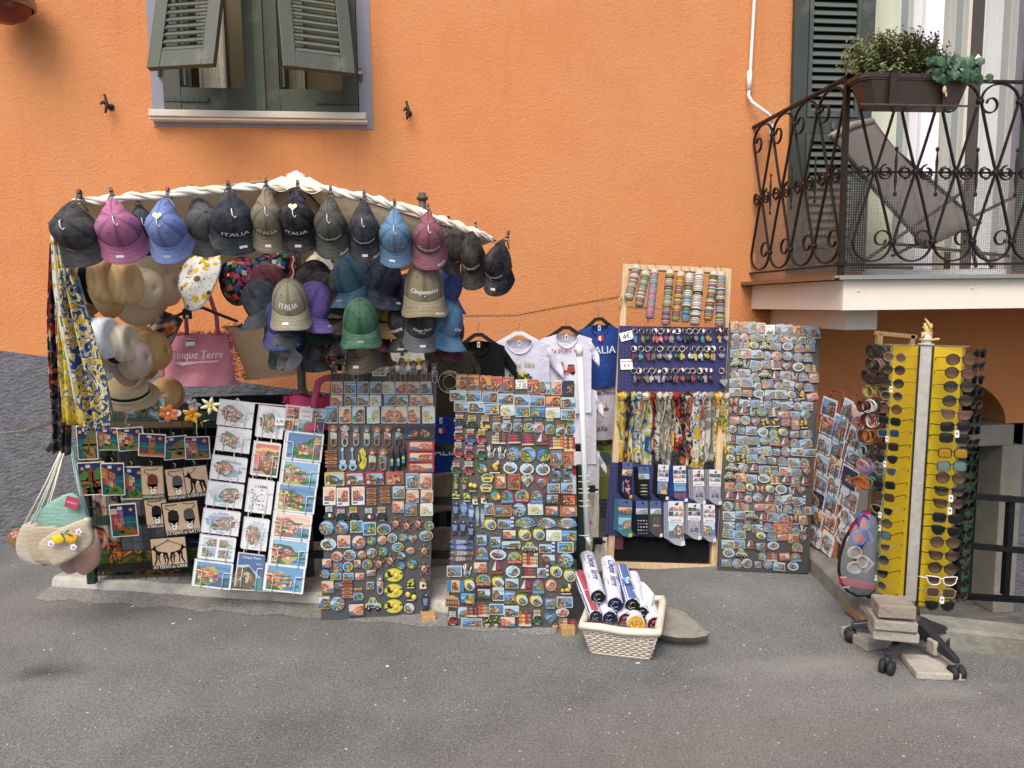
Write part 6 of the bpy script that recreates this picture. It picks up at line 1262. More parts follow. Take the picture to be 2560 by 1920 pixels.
worn('beige Cinqueterre cap at the front of the right bunch', 1058, 657, 104, '#857a5c', 2, 28, 3.15, text=CQ(flag=True), btext=True, sticker=0)
worn('charcoal cap turned left on the right bunch', 1022, 762, 88, '#39373a', -55, 36, 3.32, btext=True, sticker=None, text=CQ())
worn('dark burgundy cap brim under the blue denim cap', 1112, 790, 84, '#5a2435', 50, 36, 3.36, sticker=None)
worn('blue denim cap on the right bunch, brim to the right', 1106, 762, 88, '#2f6a90', 52, 36, 3.27, sticker=None, text=txt('Cinque', .06, .04, .3))
worn('two tone charcoal and grey Cinque Terre ITALIA cap', 1050, 768, 84, '#39383b', 6, 44, 3.2, brimcol='#63656a', text=txt('Cinque Terre', .1, .046, .2, sub='ITALIA'), sticker=0)
t = thing('cap_hook_cord', 'white and red twisted cords hanging by the pole above the ITALIA 1861 cap', 'cord', P(731, 640, 3.3)); o_ = t.matrix_world.translation.copy()
for c, x in (('#e6e2da', 732), ('#b02530', 726)):
 m = MB(); m.tube([P(x+3*math.sin(k*1.7), 640+k*9, 3.25)-o_ for k in range(8)], .003, c, 5); obj('cord', m, cloth, t)
def bucket(label, px, py, w_, h_, d, mat, tilt=0., yaw=0):
 s = w_*d/F/2; hh = h_*d/F
 m = MB(); prof = [(s*.08, hh*.5), (s*.45, hh*.49), (s*.62, hh*.42), (s*.74, hh*.1), (s*.8, -hh*.08), (s*.98, -hh*.36), (s*1.02, -hh*.5)]
 m.lathe([(r, z*.07/hh) for r, z in prof], '#e9e8e4', 32, 1, hh/(2*s), wob=lambda a, r, z: 1+.05*math.sin(a*3+z*20)*(r/s))
 M = Matrix.Translation(P(px, py, d)) @ Matrix.Rotation(R(tilt), 4, 'Y') @ Matrix.Rotation(R(62), 4, 'X') @ Matrix.Rotation(R(yaw), 4, 'Y')
 o = obj('sun_hat', m, mat, M=M); solidify(o, .003); return tag(o, label, 'hat')
bucket('white bucket hat printed with yellow lemons', 488, 692, 118, 158, 3.5, lemonm, 8, -35)
bucket('dark patchwork bucket hat hanging right of the lemon hat', 583, 695, 96, 128, 3.6, patchm, -10, -20)
bucket('dark patchwork bucket hat behind the maroon cap', 650, 700, 92, 180, 3.7, patchm, 6, -20)
bucket('dark patchwork bucket hat left above the pole', 700, 655, 70, 90, 3.75, patchm, 6, -20)
bucket('lemon print bucket hat behind the black caps right of the pole', 795, 690, 95, 170, 3.75, lemonm, -8, -20)
def strawhat(label, px, py, d, rc, rb, col, dirv, hc=.11, band=None, fedora=True, wave=.006):
 m = MB(); rc *= d/F; rb *= d/F
 prof = [(.002, hc-.012 if fedora else hc), (rc*.5, hc-.008 if fedora else hc*.97), (rc*.78, hc if fedora else hc*.82), (rc*.92, hc*.93 if fedora else hc*.6), (rc*.97, hc*.6), (rc, hc*.45), (rc*1.01, hc*.22), (rc*1.02, .012), (rc*1.08, .002), (rb*.7, -.004), (rb, -.012)]
 nbr = len(prof)-1; bc = band or col
 cols = [col]*nbr; cols[5] = cols[6] = bc
 m.lathe(prof, col, 36, 1, .9 if fedora else 1, cols=cols)
 vs = m.v; m.v = [(x, y, z+wave*math.sin(math.atan2(y, x)*2)*(max(0, math.hypot(x, y)-rc)/max(.01, rb-rc))) for x, y, z in vs]
 q_ = Vector(dirv).normalized().to_track_quat('Z', 'Y').to_matrix().to_4x4()
 o = obj('straw_hat', m, straw, M=Matrix.Translation(P(px, py, d)) @ q_); solidify(o, .003); return tag(o, label, 'hat', 'straw hats stacked at the left')
strawhat('tan straw fedora with a wide black band, leftmost of the upper hats', 222, 705, 3.3, 58, 88, '#e6c08c', (1, -.08, .05), .1, '#17161a')
strawhat('tan straw fedora nested right of the black banded one', 278, 708, 3.36, 56, 92, '#e8c694', (1, -.12, .02), .1, '#d8b88c')
strawhat('wide brimmed cream straw hat with large drooping brim', 352, 720, 3.55, 46, 92, '#ead8ba', (.85, -.5, -.05), .09, None, False, .014)
strawhat('pale round straw hat at the right of the upper hats', 395, 712, 3.75, 52, 66, '#e6d6bc', (.9, -.25, .05), .1, None, False)
strawhat('small pale straw sun hat above the others under the pink cap', 330, 665, 3.8, 40, 84, '#dfcdb0', (.7, -.4, .2), .08, None, False)
strawhat('white straw fedora, leftmost of the lower hats', 226, 850, 3.22, 56, 78, '#e6eaf2', (1, -.08, .12), .095, '#e2e6ee')
strawhat('cream straw fedora next to the white one', 274, 862, 3.28, 50, 74, '#d8cfb8', (1, -.08, .12), .095, '#26242a')
strawhat('rounded pale pink straw hat below the cream fedora', 322, 900, 3.36, 46, 64, '#c8b3a4', (.9, -.25, .1), .09, None, False)
strawhat('brown straw hat behind the pale pink one', 368, 880, 3.6, 46, 66, '#d0a870', (.9, -.2, .1), .1, None, False)
strawhat('cream straw hat with black ribbon lying low over the bin', 322, 985, 3.45, 46, 68, '#cdbb98', (.1, -.5, .9), .06, '#1c1b1e')
strawhat('tan straw hat standing behind the green bin', 415, 985, 3.75, 34, 42, '#d0a874', (.1, -1, .1), .06, None, False)
def hanger(label, px, py, d, w_, col='#1b1a1c', drop=.035, hook=.07, arms=True, thick=.007):
 t = thing('clothes_hanger', label, 'hanger', P(px, py, d)); hw = w_*d/F/2
 m = MB(); m.tube([(-hw, 0, -drop), (-hw*.5, 0, -drop*.45), (-hw*.12, 0, 0), (hw*.12, 0, 0), (hw*.5, 0, -drop*.45), (hw, 0, -drop)], thick, col, flat=(.02, .014)); obj('arm', m, plastic, t)
 m = MB(); m.tube([(0, 0, 0), (0, 0, hook*.6), (.014, 0, hook*.8), (.008, 0, hook), (-.01, 0, hook*.97), (-.014, 0, hook*.86)], .0018, '#a9a9ab', 6); obj('hook', m, metal, t)
 return t
hanger('black hanger with two arms above the pink bag', 497, 770, 3.9, 176, drop=.07)
hanger('black hanger end sticking out left of the bunched caps', 660, 792, 3.8, 126, drop=.05)
m = MB(); m.box((0, -.012, 0), (.045, .004, .05), '#1b1a1c'); m.box((0, -.0145, -.012), (.014, .001, .014), '#e9e7e4'); o = obj('hanger_card', m, card, M=Matrix.Translation(P(470, 785, 3.88))); tag(o, 'small black card with white label on the hanger above the pink bag', 'tag')
# ================================================================ GREEN WIRE TROLLEY (holds the tiles)
cl0, cl1 = P(205, 1100, 3.9).x, P(1455, 1100, 3.5).x
dA, dB = 3.42, 3.5                                     # front face follows the slab edge
def cfront(x): return 3.9-(x-cl0)*.15
t = thing('wire_trolley', 'dark green steel trolley with wire mesh sides standing on the concrete slab', 'trolley', (cl0, cfront(cl0), sl_h)); co = t.matrix_world.translation.copy()
gcol = '#1f3a30'
xs_p = [cl0, P(560, 1100, 3.45).x, P(1108, 1200, 3.4).x-.0, cl1]
ztop_c = P(420, 1062, 3.42).z-sl_h
for x in xs_p:
 hgt = ztop_c if x < xs_p[2] else P(1455, 1172, cfront(cl1)).z-sl_h+.02
 for dy in (0, .45):
  if x == xs_p[2] and dy == 0: continue
  m = MB(); m.box((0, 0, hgt/2), (.042, .042, hgt), gcol); bevel(obj('post', m, steel, t, Matrix.Translation((x-cl0, cfront(x)-cfront(cl0)+dy, 0))), .006)
def czy(px, py): return P(px, py, 3.45).z-sl_h
for z in (ztop_c-.02, czy(400, 1360)):
 m = MB(); m.beam((0, 0, z), (xs_p[1]-cl0, -(xs_p[1]-cl0)*.15, z), .03, .045, gcol); obj('rail', m, steel, t)
for py in (1138, 1277, 1418):
 z = czy(1110, py); m = MB(); m.beam((xs_p[1]-cl0, -(xs_p[1]-cl0)*.15, z), (cl1-cl0, -(cl1-cl0)*.15, z), .03, .034, '#141817'); obj('rail', m, steel, t)
m = MB()
W_ = xs_p[1]-cl0
for i in range(15): x = i*W_/14; m.tube([(x, -.028-x*.15, .03), (x, -.028-x*.15, ztop_c)], .0017, '#27423a', 4)
for j in range(10): z = .05+j*(ztop_c-.08)/9; m.tube([(0, -.031, z), (W_, -.031-W_*.15, z)], .0017, '#27423a', 4)
obj('wire_front', m, steel, t)
m = MB(); m.box((W_/2, .43, ztop_c*.5), (W_, .01, ztop_c*.96), '#10100f'); m.box((W_/2, .2, ztop_c-.09), (W_, .42, .008), '#173029'); m.box((W_/2, .2, .06), (W_, .4, .01), '#1a1d1b'); obj('shelf', m, steel, t)
m = MB(); m.box(((W_+cl1-cl0)/2, .47, .42), (cl1-cl0-W_-.02, .01, .8), '#151616'); obj('back_cloth', m, soft, t)
def clothfold(label, px, py, w_, h_, d, mat, col='#ffffff', cat='cloth', seed=0, fold=7, tilt=0):
 W2, H2 = w_*d/F, h_*d/F; m = MB(); r_ = random.Random(seed); ph = r_.random()*6
 m.grid(lambda u, v: ((u-.5)*W2*(1-.08*math.sin(v*3+ph)), .012*math.sin(u*fold+ph)+.006*math.sin(u*fold*2.3+v*3), (.5-v)*H2+.012*math.sin(u*5+ph)*v), 24, 12, col)
 o = obj('folded_cloth', m, mat, M=Matrix.Translation(P(px, py, d)) @ Matrix.Rotation(R(tilt), 4, 'Y')); solidify(o, .006); return tag(o, label, cat)
clothfold('orange tulip printed cloth folded at the foot of the green trolley', 385, 1422, 290, 96, 4.0, fabric_orange, seed=1)
clothfold('dark lemon patterned cloth hanging behind the trolley wires', 262, 1270, 70, 300, 4.05, sc_drk, seed=2)
clothfold('grey cloth bundle behind the tiles in the trolley', 350, 1290, 120, 200, 4.05, soft, '#6b6b72', seed=3)
clothfold('dark blue cloth at the bottom of the trolley beside the postcard rack', 520, 1400, 110, 110, 4.05, soft, '#1d2a44', seed=4)
clothfold('navy fabric hanging behind the postcard rack', 620, 1080, 240, 180, 4.05, soft, '#15171f', seed=5)
clothfold('dark purple cloth between the middle and left postcard columns', 545, 1230, 100, 260, 4.05, soft, '#3a1f30', seed=6)
printed0 = newmat('tile_glaze', .2, nscale=60, namt=.15, bump=.3, bscale=200, extra=lambda t, tc, o, b: mixn(t, o, '#a8a8a0', .6, 'MULTIPLY'))
def tilebase(label, px, py, w_, h_, d, tilt, frame, bg, cat='ceramic tile', grp='ceramic tiles hooked on the trolley'):
 W2, H2 = w_*d/F, h_*d/F
 t = thing('ceramic_tile', label, cat, Matrix.Translation(P(px, py, d)) @ Matrix.Rotation(R(tilt), 4, 'Y'), grp)
 m = MB(); m.slab(rrect(W2, H2, .004, 2), frame, -.004, .005); m.slab(rrect(W2*.93, H2*.94, .003, 2), bg, -.0045, -.004); obj('tile', m, gloss, t)
 m = MB(); m.tube([(0, .004, H2*.47), (0, -.004, H2*.53), (.004, -.004, H2*.6), (-.006, .0, H2*.66), (0, .012, H2*.62)], .002, '#b9b9b2', 6); obj('hook', m, metal, t)
 return t, W2, H2
def sunpic(t, W2, H2, kind, seed):
 rnd = random.Random(seed); m = MB(); f = -.0047; X = lambda u: (u-.5)*W2*.92; Z = lambda v: (v-.5)*H2*.92; o = rect(X(0), Z(0), X(1), Z(1))
 def add(p, c, l=1):
  p = clip([(X(a), Z(b)) for a, b in p], o)
  if p: m.poly(p, c, f-.0003*l)
 add(rect(0, 0, 1, .62), '#24697e'); add(rect(0, .4, 1, .46), '#3a8794', 2); add(rect(0, .26, 1, .3), '#1d5a73', 2)
 sx = .82 if kind not in ('hilltower', 'greenhill') else .16
 m.slab(circ(X(sx), Z(.84), .0085, None, 14), '#e0a83a', f-.0015, f)
 if kind == 'tower':
  add(rect(.38, .12, .62, .86), '#b07a34', 3)
  for k in range(4): add(rect(.38+.065*k, .86, .42+.065*k, .91), '#a06c2c', 3)
  for a in (.44, .53): add(rect(a, .66, a+.05, .76), '#3a2612', 4); add(rect(a, .3, a+.04, .38), '#3a2612', 4)
  add([(0, 0), (.4, 0), (.4, .1), (.18, .32), (0, .2)], '#a8343a', 4); add([(.6, 0), (1, 0), (1, .2), (.6, .16)], '#b03c34', 4); add(rect(0, 0, 1, .09), '#c89a3a', 5)
 elif kind in ('hilltower', 'greenhill'):
  add([(.1, .3), (.5, .7), (.8, .86), (1, .84), (1, .3)], '#6f7a44' if kind == 'hilltower' else '#4f8a3f', 2)
  add([(.25, 0), (.9, 0), (.85, .3), (.6, .4), (.35, .35)], '#b08a44', 3); add(rect(.52, .3, .64, .72), '#8f5a30', 4)
  for k in range(6): add(circ(rnd.uniform(.3, .9), rnd.uniform(.05, .3), .09, .06, 7), rnd.choice(['#2f5a38', '#b8403a', '#d9b05a', '#3f6a3f']), 5)
  if kind == 'greenhill': add([(0, .3), (0, .6), (.3, .8), (.45, .5)], '#4f8a3f', 2); add(rect(0, 0, 1, .25), '#8a5a30', 3); add(rect(.36, .4, .58, .92), '#7a4e2e', 4); add(rect(0, .32, 1, .42), '#b06a44', 4); [add(circ(.1+.15*k, .3, .07, .05, 7), '#234f2f', 5) for k in range(7)]
 else:
  n = {'houses': 5, 'row': 4, 'cliff': 5}[kind]
  for k in range(n):
   for j in range(4 if kind != 'cliff' else 3):
    c = rnd.choice(['#c8506a', '#d98a3a', '#e0b050', '#b04a5a', '#e6d8b8', '#d9744a', '#7a86b0'])
    x = .02+k*.12; z = .9-j*.17-k*.05*(kind != 'row'); add(rect(x, z-.17, x+.115, z), c, 3); add(rect(x+.04, z-.11, x+.07, z-.05), '#3a2f3a', 4)
  add([(.25, 0), (1, 0), (1, .12), (.75, .3), (.5, .22), (.35, .3)], '#6a8a4a' if kind != 'row' else '#a8652c', 4)
  for k in range(5): add(circ(rnd.uniform(.2, .7), rnd.uniform(.05, .25), .09, .06, 7), rnd.choice(['#2f6a38', '#3f7a42', '#8f5a30']), 5)
 m.poly([(X(.3), Z(.86)), (X(.48), Z(.86)), (X(.48), Z(.96)), (X(.3), Z(.96))], '#e4e2ee', f-.0022)
 obj('picture', m, printed0, t)
zt_ = Zc(180, 1020, 3.77)
for lab, x, y, w_, h_, ti, kind, sd_ in (
 ('night tile with hill and small tower, top left under the scarf', 146, 325, 176, 315, 0, 'hilltower', 1), ('night tile of houses by the sea, second in the top row', 340, 292, 205, 205, 2, 'houses', 2), ('night tile of stacked houses on the left, third in the top row', 556, 292, 228, 212, -3, 'houses', 3),
 ('night tile with a tall brown castle tower', 757, 350, 238, 210, 5, 'tower', 4), ('night tile of a tower on a hill with sun at the left', 976, 374, 222, 215, -4, 'hilltower', 5), ('night tile of a house row above a bay, right end of the top row', 1184, 376, 222, 212, 0, 'row', 6),
 ('tile with brown tower before green hills, left of the second row', 190, 664, 236, 306, -1, 'greenhill', 7), ('night tile of houses on a green shore, second of the second row', 388, 670, 202, 302, 1, 'cliff', 8), ('night tile of cliff houses above a path, third of the second row', 571, 705, 208, 305, 1, 'cliff', 9),
 ('single night tile of tall houses and a brown rock, lowest of the blue tiles', 492, 1056, 236, 308, -2, 'row', 10)):
 px, py = zt_(x, y); t, W2, H2 = tilebase(lab, px, py, w_/3.77, h_/3.77, 3.78-.006*(x % 5), ti, '#e6dfc6', '#1f2a5c'); sunpic(t, W2, H2, kind, sd_)
def catpoly(cx, cz, s, col, mir=1):
 def T(p): return [(cx+mir*x*s, cz+z*s) for x, z in p][::mir]
 return [(T([(-.22, .1), (-.2, .3), (0, .42), (.22, .32), (.27, .05), (.2, -.25), (-.18, -.25), (-.25, -.1)]), col, 1), (T([(-.2, -.1), (.2, -.1), (.17, -.4), (.05, -.55), (-.08, -.52), (-.18, -.3)]), col, 1),
   (T([(-.12, -.34), (.17, -.32), (.13, -.5), (.03, -.58), (-.08, -.52)]), '#e9e4da', 2), (T([(-.14, -.2), (-.02, -.28), (-.1, -.3)]), '#f2efe6', 3), (T([(.05, -.28), (.17, -.19), (.13, -.3)]), '#f2efe6', 3), (T([(-.05, -.4), (.06, -.4), (0, -.47)]), '#14110f', 3)]
def animaltile(lab, x, y, w_, h_, ti, what, words, seed, cols=('#141214',)):
 px, py = zt_(x, y); t, W2, H2 = tilebase(lab, px, py, w_/3.77, h_/3.77, 3.76-.006*(seed % 4), ti, '#1d1a1a' if what != 'catb' else '#8a8560', '#c9ad90')
 m = MB(); f = -.0047; rnd = random.Random(seed)
 for k in range(int(40*W2/.08)): x0, z0 = rnd.uniform(-.42, .42)*W2, rnd.uniform(-.32, .44)*H2; m.slab(circ(x0, z0, .0028, .0018, 6), rnd.choice(['#d8c0a4', '#bfa184', '#e0cbb2']), f-.0005, f)
 if what.startswith('cat'):
  n = len(cols); s = H2*.62
  for i, c in enumerate(cols):
   cx = (i-(n-1)/2)*W2*.44; mir = 1 if i == 0 else -1
   for p, c2, l in catpoly(cx, H2*.02, s, c, mir): m.slab(p, c2, f-.0012*l, f)
   m.tube([(cx-mir*W2*(.1/n), f-.001, H2*.24), (cx-mir*W2*.34/n, f-.001, H2*.33), (cx-mir*W2*.3/n, f-.001, H2*.42), (cx, f-.001, H2*.4), (cx+mir*W2*.28/n, f-.001, H2*.43)], .0022, c, 5)
 else:
  n = len(cols)
  for i, c in enumerate(cols):
   mir = 1 if i == 0 else -1; cx = (i-(n-1)/2)*W2*.44; s = W2*(.42 if n == 1 else .23)
   def T(pts): return [(cx-mir*px_*s, -H2*.02+pz_*s*1.25) for px_, pz_ in pts][::-mir]
   for p in ([(-.75, .15), (-.2, .2), (.45, .4), (.6, .15), (.25, -.15), (-.3, -.05), (-.8, -.1)], [(.35, .3), (.62, .75), (.8, .78), (.7, .3)], [(.5, .55), (.68, 1.), (.75, .72), (1.08, .6), (1.05, .5), (.7, .45)], [(.45, .2), (.6, .2), (.62, -.5), (.9, -.95), (.78, -.98), (.42, -.5)], [(-.78, .05), (-.55, .05), (-.6, -.4), (-.75, -.6), (-.6, -1.), (-.72, -1.), (-.9, -.55)], [(-.45, .05), (-.2, 0), (-.35, -.5), (-.42, -.9), (-.52, -.9), (-.5, -.45)], [(.2, .1), (.35, .1), (.3, -.5), (.22, -.9), (.12, -.9), (.18, -.5)]):
    q_ = T(p); m.slab(q_, c, f-.0018, f)
   m.slab(T([(-.3, -.05), (.1, -.1), (-.1, .12)]), '#e9e4da', f-.0024, f-.0018); m.tube([(cx-mir*.6*s, f-.002, H2*.22), (0 if n > 1 else cx+.0, f-.002, H2*.4)], .0014, '#2a2420', 5)
  m.torus((0, f-.002, H2*.41), .0035, .001, '#2a2420', 'Y', 10, 4)
 obj('relief_picture', m, gloss, t)
 m = MB(); m.slab(rect(-W2*.48, -H2*.485, W2*.48, -H2*.35), '#3a3634', -.0058, -.0045); letters(m, words, W2*.9, 0, -H2*.415, -.0062, '#e9e2d6', 0, min(1.6, .1*H2/(W2*.9*glyphs(words)[2])), bold=.0003); obj('lettering', m, gloss, t)
animaltile('ATTENTI al GATTO tile with a brown cat', 762, 704, 198, 310, 0, 'catb', 'ATTENTI al GATTO', 21, ('#6f3318',))
animaltile('ATTENTI al GATTO tile with a grey cat', 996, 714, 200, 300, -4, 'cat', 'ATTENTI al GATTO', 22, ('#4a4c50',))
animaltile('ATTENTI al CANE tile with one black dog on a leash', 1178, 690, 220, 300, -5, 'dog', 'ATTENTI al CANE', 23, ('#151316',))
animaltile('ATTENTI al GATTO tile with a single black cat, half hidden', 800, 992, 205, 285, -3, 'cat', 'ATTENTI al GATTO', 24)
animaltile('ATTENTI ai GATTI tile with a black and a grey cat', 1035, 1035, 330, 318, -4, 'cat', 'ATTENTI ai GATTI', 25, ('#151316', '#4a4c50'))
animaltile('ATTENTI ai CANI tile with two black dogs, lowest tile', 918, 1364, 330, 305, -2, 'dog', 'ATTENTI ai CANI', 26, ('#151316', '#151316'))
def packet(label, px, py, w_, h_, tilt, seed, d=3.5):
 W2, H2 = w_*d/F, h_*d/F; m = MB(); rnd = random.Random(seed); m.slab(rect(-W2/2, -H2/2, W2/2, H2/2), '#b9a88a', -.004, .02); village(m, rect(-W2*.46, -H2*.46, W2*.46, H2*.46), -.0045, rnd, rnd.choice(['photo', 'water']), 8)
 tag(obj('mini_print', m, card, M=Matrix.Translation(P(px, py, d)) @ Matrix.Rotation(R(tilt), 4, 'Y')), label, 'print')
for i, (px, py, w_, h_, ti, wd) in enumerate(((300, 1010, 34, 26, -12, 'blue print bundle at the left end of the bin'), (318, 1030, 40, 24, 8, 'low print bundle under the first one'), (342, 1008, 26, 40, 4, 'upright rolled print left in the bin'), (362, 1006, 26, 42, -3, 'upright rolled print right in the bin'), (352, 984, 20, 30, 24, 'tilted little print sticking up over the bin'), (398, 1012, 28, 36, 0, 'single print standing left of the flowers'), (374, 1032, 40, 18, 20, 'tilted print bundle beside the orange flower'))): packet('small '+wd, px, py, w_, h_, ti, i)
def flower(label, px, py, w_, col, c2, n=6, d=3.38, tilt=20, wid=.34):
 s = w_*d/F/2; t = thing('flower_hair_clip', label, 'flower clip', Matrix.Translation(P(px, py, d)) @ Matrix.Rotation(R(tilt), 4, 'X')); pm = MB()
 def pf_(u, v): a = (u-.5)*2; r = v; ww = math.sin(math.pi*min(.98, v*.85+.1))*wid; return (a*ww*s, -.25*s*math.sin(v*2.4)+.12*s*a*a, r*s)
 pm.grid(pf_, 6, 6, col); me = pm.mesh('petal')
 for k in range(n): o = obj('petal', me, gloss, t, Matrix.Rotation(2*math.pi*k/n+.3, 4, 'Y'))
 m = MB(); m.ball((0, -.15*s, 0), s*.16, c2, 8, 5); obj('flower_centre', m, gloss, t)
flower('orange plastic flower hair clip on the bin edge', 422, 1032, 50, '#e8854f', '#f2d8c8', 6)
flower('golden plastic flower hair clip on the bin edge', 480, 1037, 46, '#dd9a36', '#b87a20', 5)
flower('pale yellow lily flower clip beside the postcard rack', 527, 1013, 50, '#efe9b0', '#e0c850', 6, wid=.2)
flower('grey translucent flower clip behind the golden one', 485, 1012, 36, '#9a9ca0', '#8a8c90', 5, 3.45)
m = MB(); m.slab(circ(0, 0, .02, .016, 10), '#eef2f4', -.001, .001); tag(obj('paper_tag', m, card, M=Matrix.Translation(P(442, 1033, 3.395))), 'white paper tag beside the orange flower clip', 'tag')
def wirehook(label, pts, d, col):
 p = [P(x, y, d) for x, y in pts]; o = obj('wire_hook', MB().tube([q-p[0] for q in p], .0022, col, 6), metal, M=Matrix.Translation(p[0])); tag(o, label, 'hook')
wirehook('bent white wire hook above the third top tile', [(318, 1068), (313, 1055), (318, 1040), (312, 1030), (330, 1032), (334, 1026)], 3.35, '#d9d9d4')
wirehook('yellow wire hook hanging at the right of the tiles', [(493, 1090), (491, 1080), (492, 1055), (489, 1052)], 3.35, '#cfd06a')
wirehook('yellow wire hook bent sideways at the trolley rim', [(506, 1066), (502, 1056), (510, 1053), (524, 1050)], 3.34, '#cfd06a')
wirehook('pale blue wire hook beside the orange flower', [(415, 1052), (400, 1053), (394, 1046), (398, 1043)], 3.35, '#a9c8c8')
def _printed(t, tc, o, b):
 h = t.nodes.new('ShaderNodeHueSaturation'); h.inputs['Saturation'].default_value = .78; h.inputs['Value'].default_value = .8; t.links.new(o, h.inputs['Color'])
 n = noise(t, tc.outputs['Object'], 90, 4, .7, 1.)
 return mixn(t, h.outputs[0], ramp_out(t, n.outputs['Color'], [(.3, '#8a7a70'), (.5, '#ffffff'), (.7, '#c0d4ec')]), .45, 'MULTIPLY')
printed = newmat('printed_card', .4, nscale=60, namt=.1, extra=_printed)
# ================================================================ WHITE POSTCARD RACK
zp = Zc(460, 860, 2.370)
ppl = board(zp(52, 1440), zp(700, 1478), zp(208, 338), 3.6, 3.72, 3.53)
t = thing('postcard_rack', 'white wire postcard rack of three columns leaning on the concrete slab', 'rack', Matrix.Translation(ppl.O) @ ppl.rot.to_4x4())
def puv(x, y): u, v = ppl.uv(*zp(x, y)); return (u, 0, v)
m = MB(); wcol = '#e9e7e2'
for a, b in (((340, 340), (190, 1450)), ((225, 335), (60, 1440)), ((458, 370), (330, 1440)), ((540, 375), (420, 1450)), ((620, 370), (490, 1450)), ((790, 385), (650, 1475)), ((225, 333), (835, 388)), ((60, 1438), (700, 1478))): m.tube([puv(*a), puv(*b)], .0028, wcol, 6)
m.tube([puv(300, 340), puv(318, 322), puv(334, 343)], .0028, wcol, 6); m.tube([puv(730, 376), puv(742, 368), puv(756, 380)], .0028, wcol, 6)
obj('rack_frame', m, plastic, t)
CARDS = [  # x, y, w, h, style, description
(310, 415, 205, 150, 'water', 'watercolour village on a pink rock', 0), (295, 570, 200, 140, 'water', 'watercolour of crowded rooftops', 0), (268, 740, 205, 140, 'water', 'green watercolour hillside', 0), (245, 895, 210, 140, 'water', 'watercolour turquoise bay', 0), (222, 1058, 215, 140, 'water', 'watercolour beach with dark rock', 0), (198, 1212, 210, 140, 'water4', 'four small watercolour views', 0), (172, 1368, 225, 155, 'paint', 'map like blue painting of the coast', 0),
(516, 465, 155, 185, 'water', 'watercolour harbour with boats', 1), (487, 685, 155, 200, 'sunset', 'sunset village picture', 1), (452, 905, 150, 195, 'line', 'red and blue line drawing headed 5 TERRE', 1), (425, 1128, 145, 185, 'water', 'sideways watercolour of a green coast', 1), (393, 1348, 155, 200, 'book', 'blue guide book headed Cinque Terre', 1),
(718, 450, 230, 150, 'photo6', 'six night photos with white Cinque Terre panel', 2), (712, 608, 220, 165, 'paint', 'painted red castle harbour', 2), (690, 770, 220, 150, 'paint', 'painted village over a green bay', 2), (665, 915, 230, 165, 'paint', 'painted green headland in blue sea', 2), (642, 1078, 225, 155, 'pinkp', 'painted village under a pink sky', 2), (622, 1238, 225, 160, 'paint', 'painted beach below green hills', 2), (596, 1392, 235, 158, 'paint', 'blue painted map of the coast, lowest right', 2)]
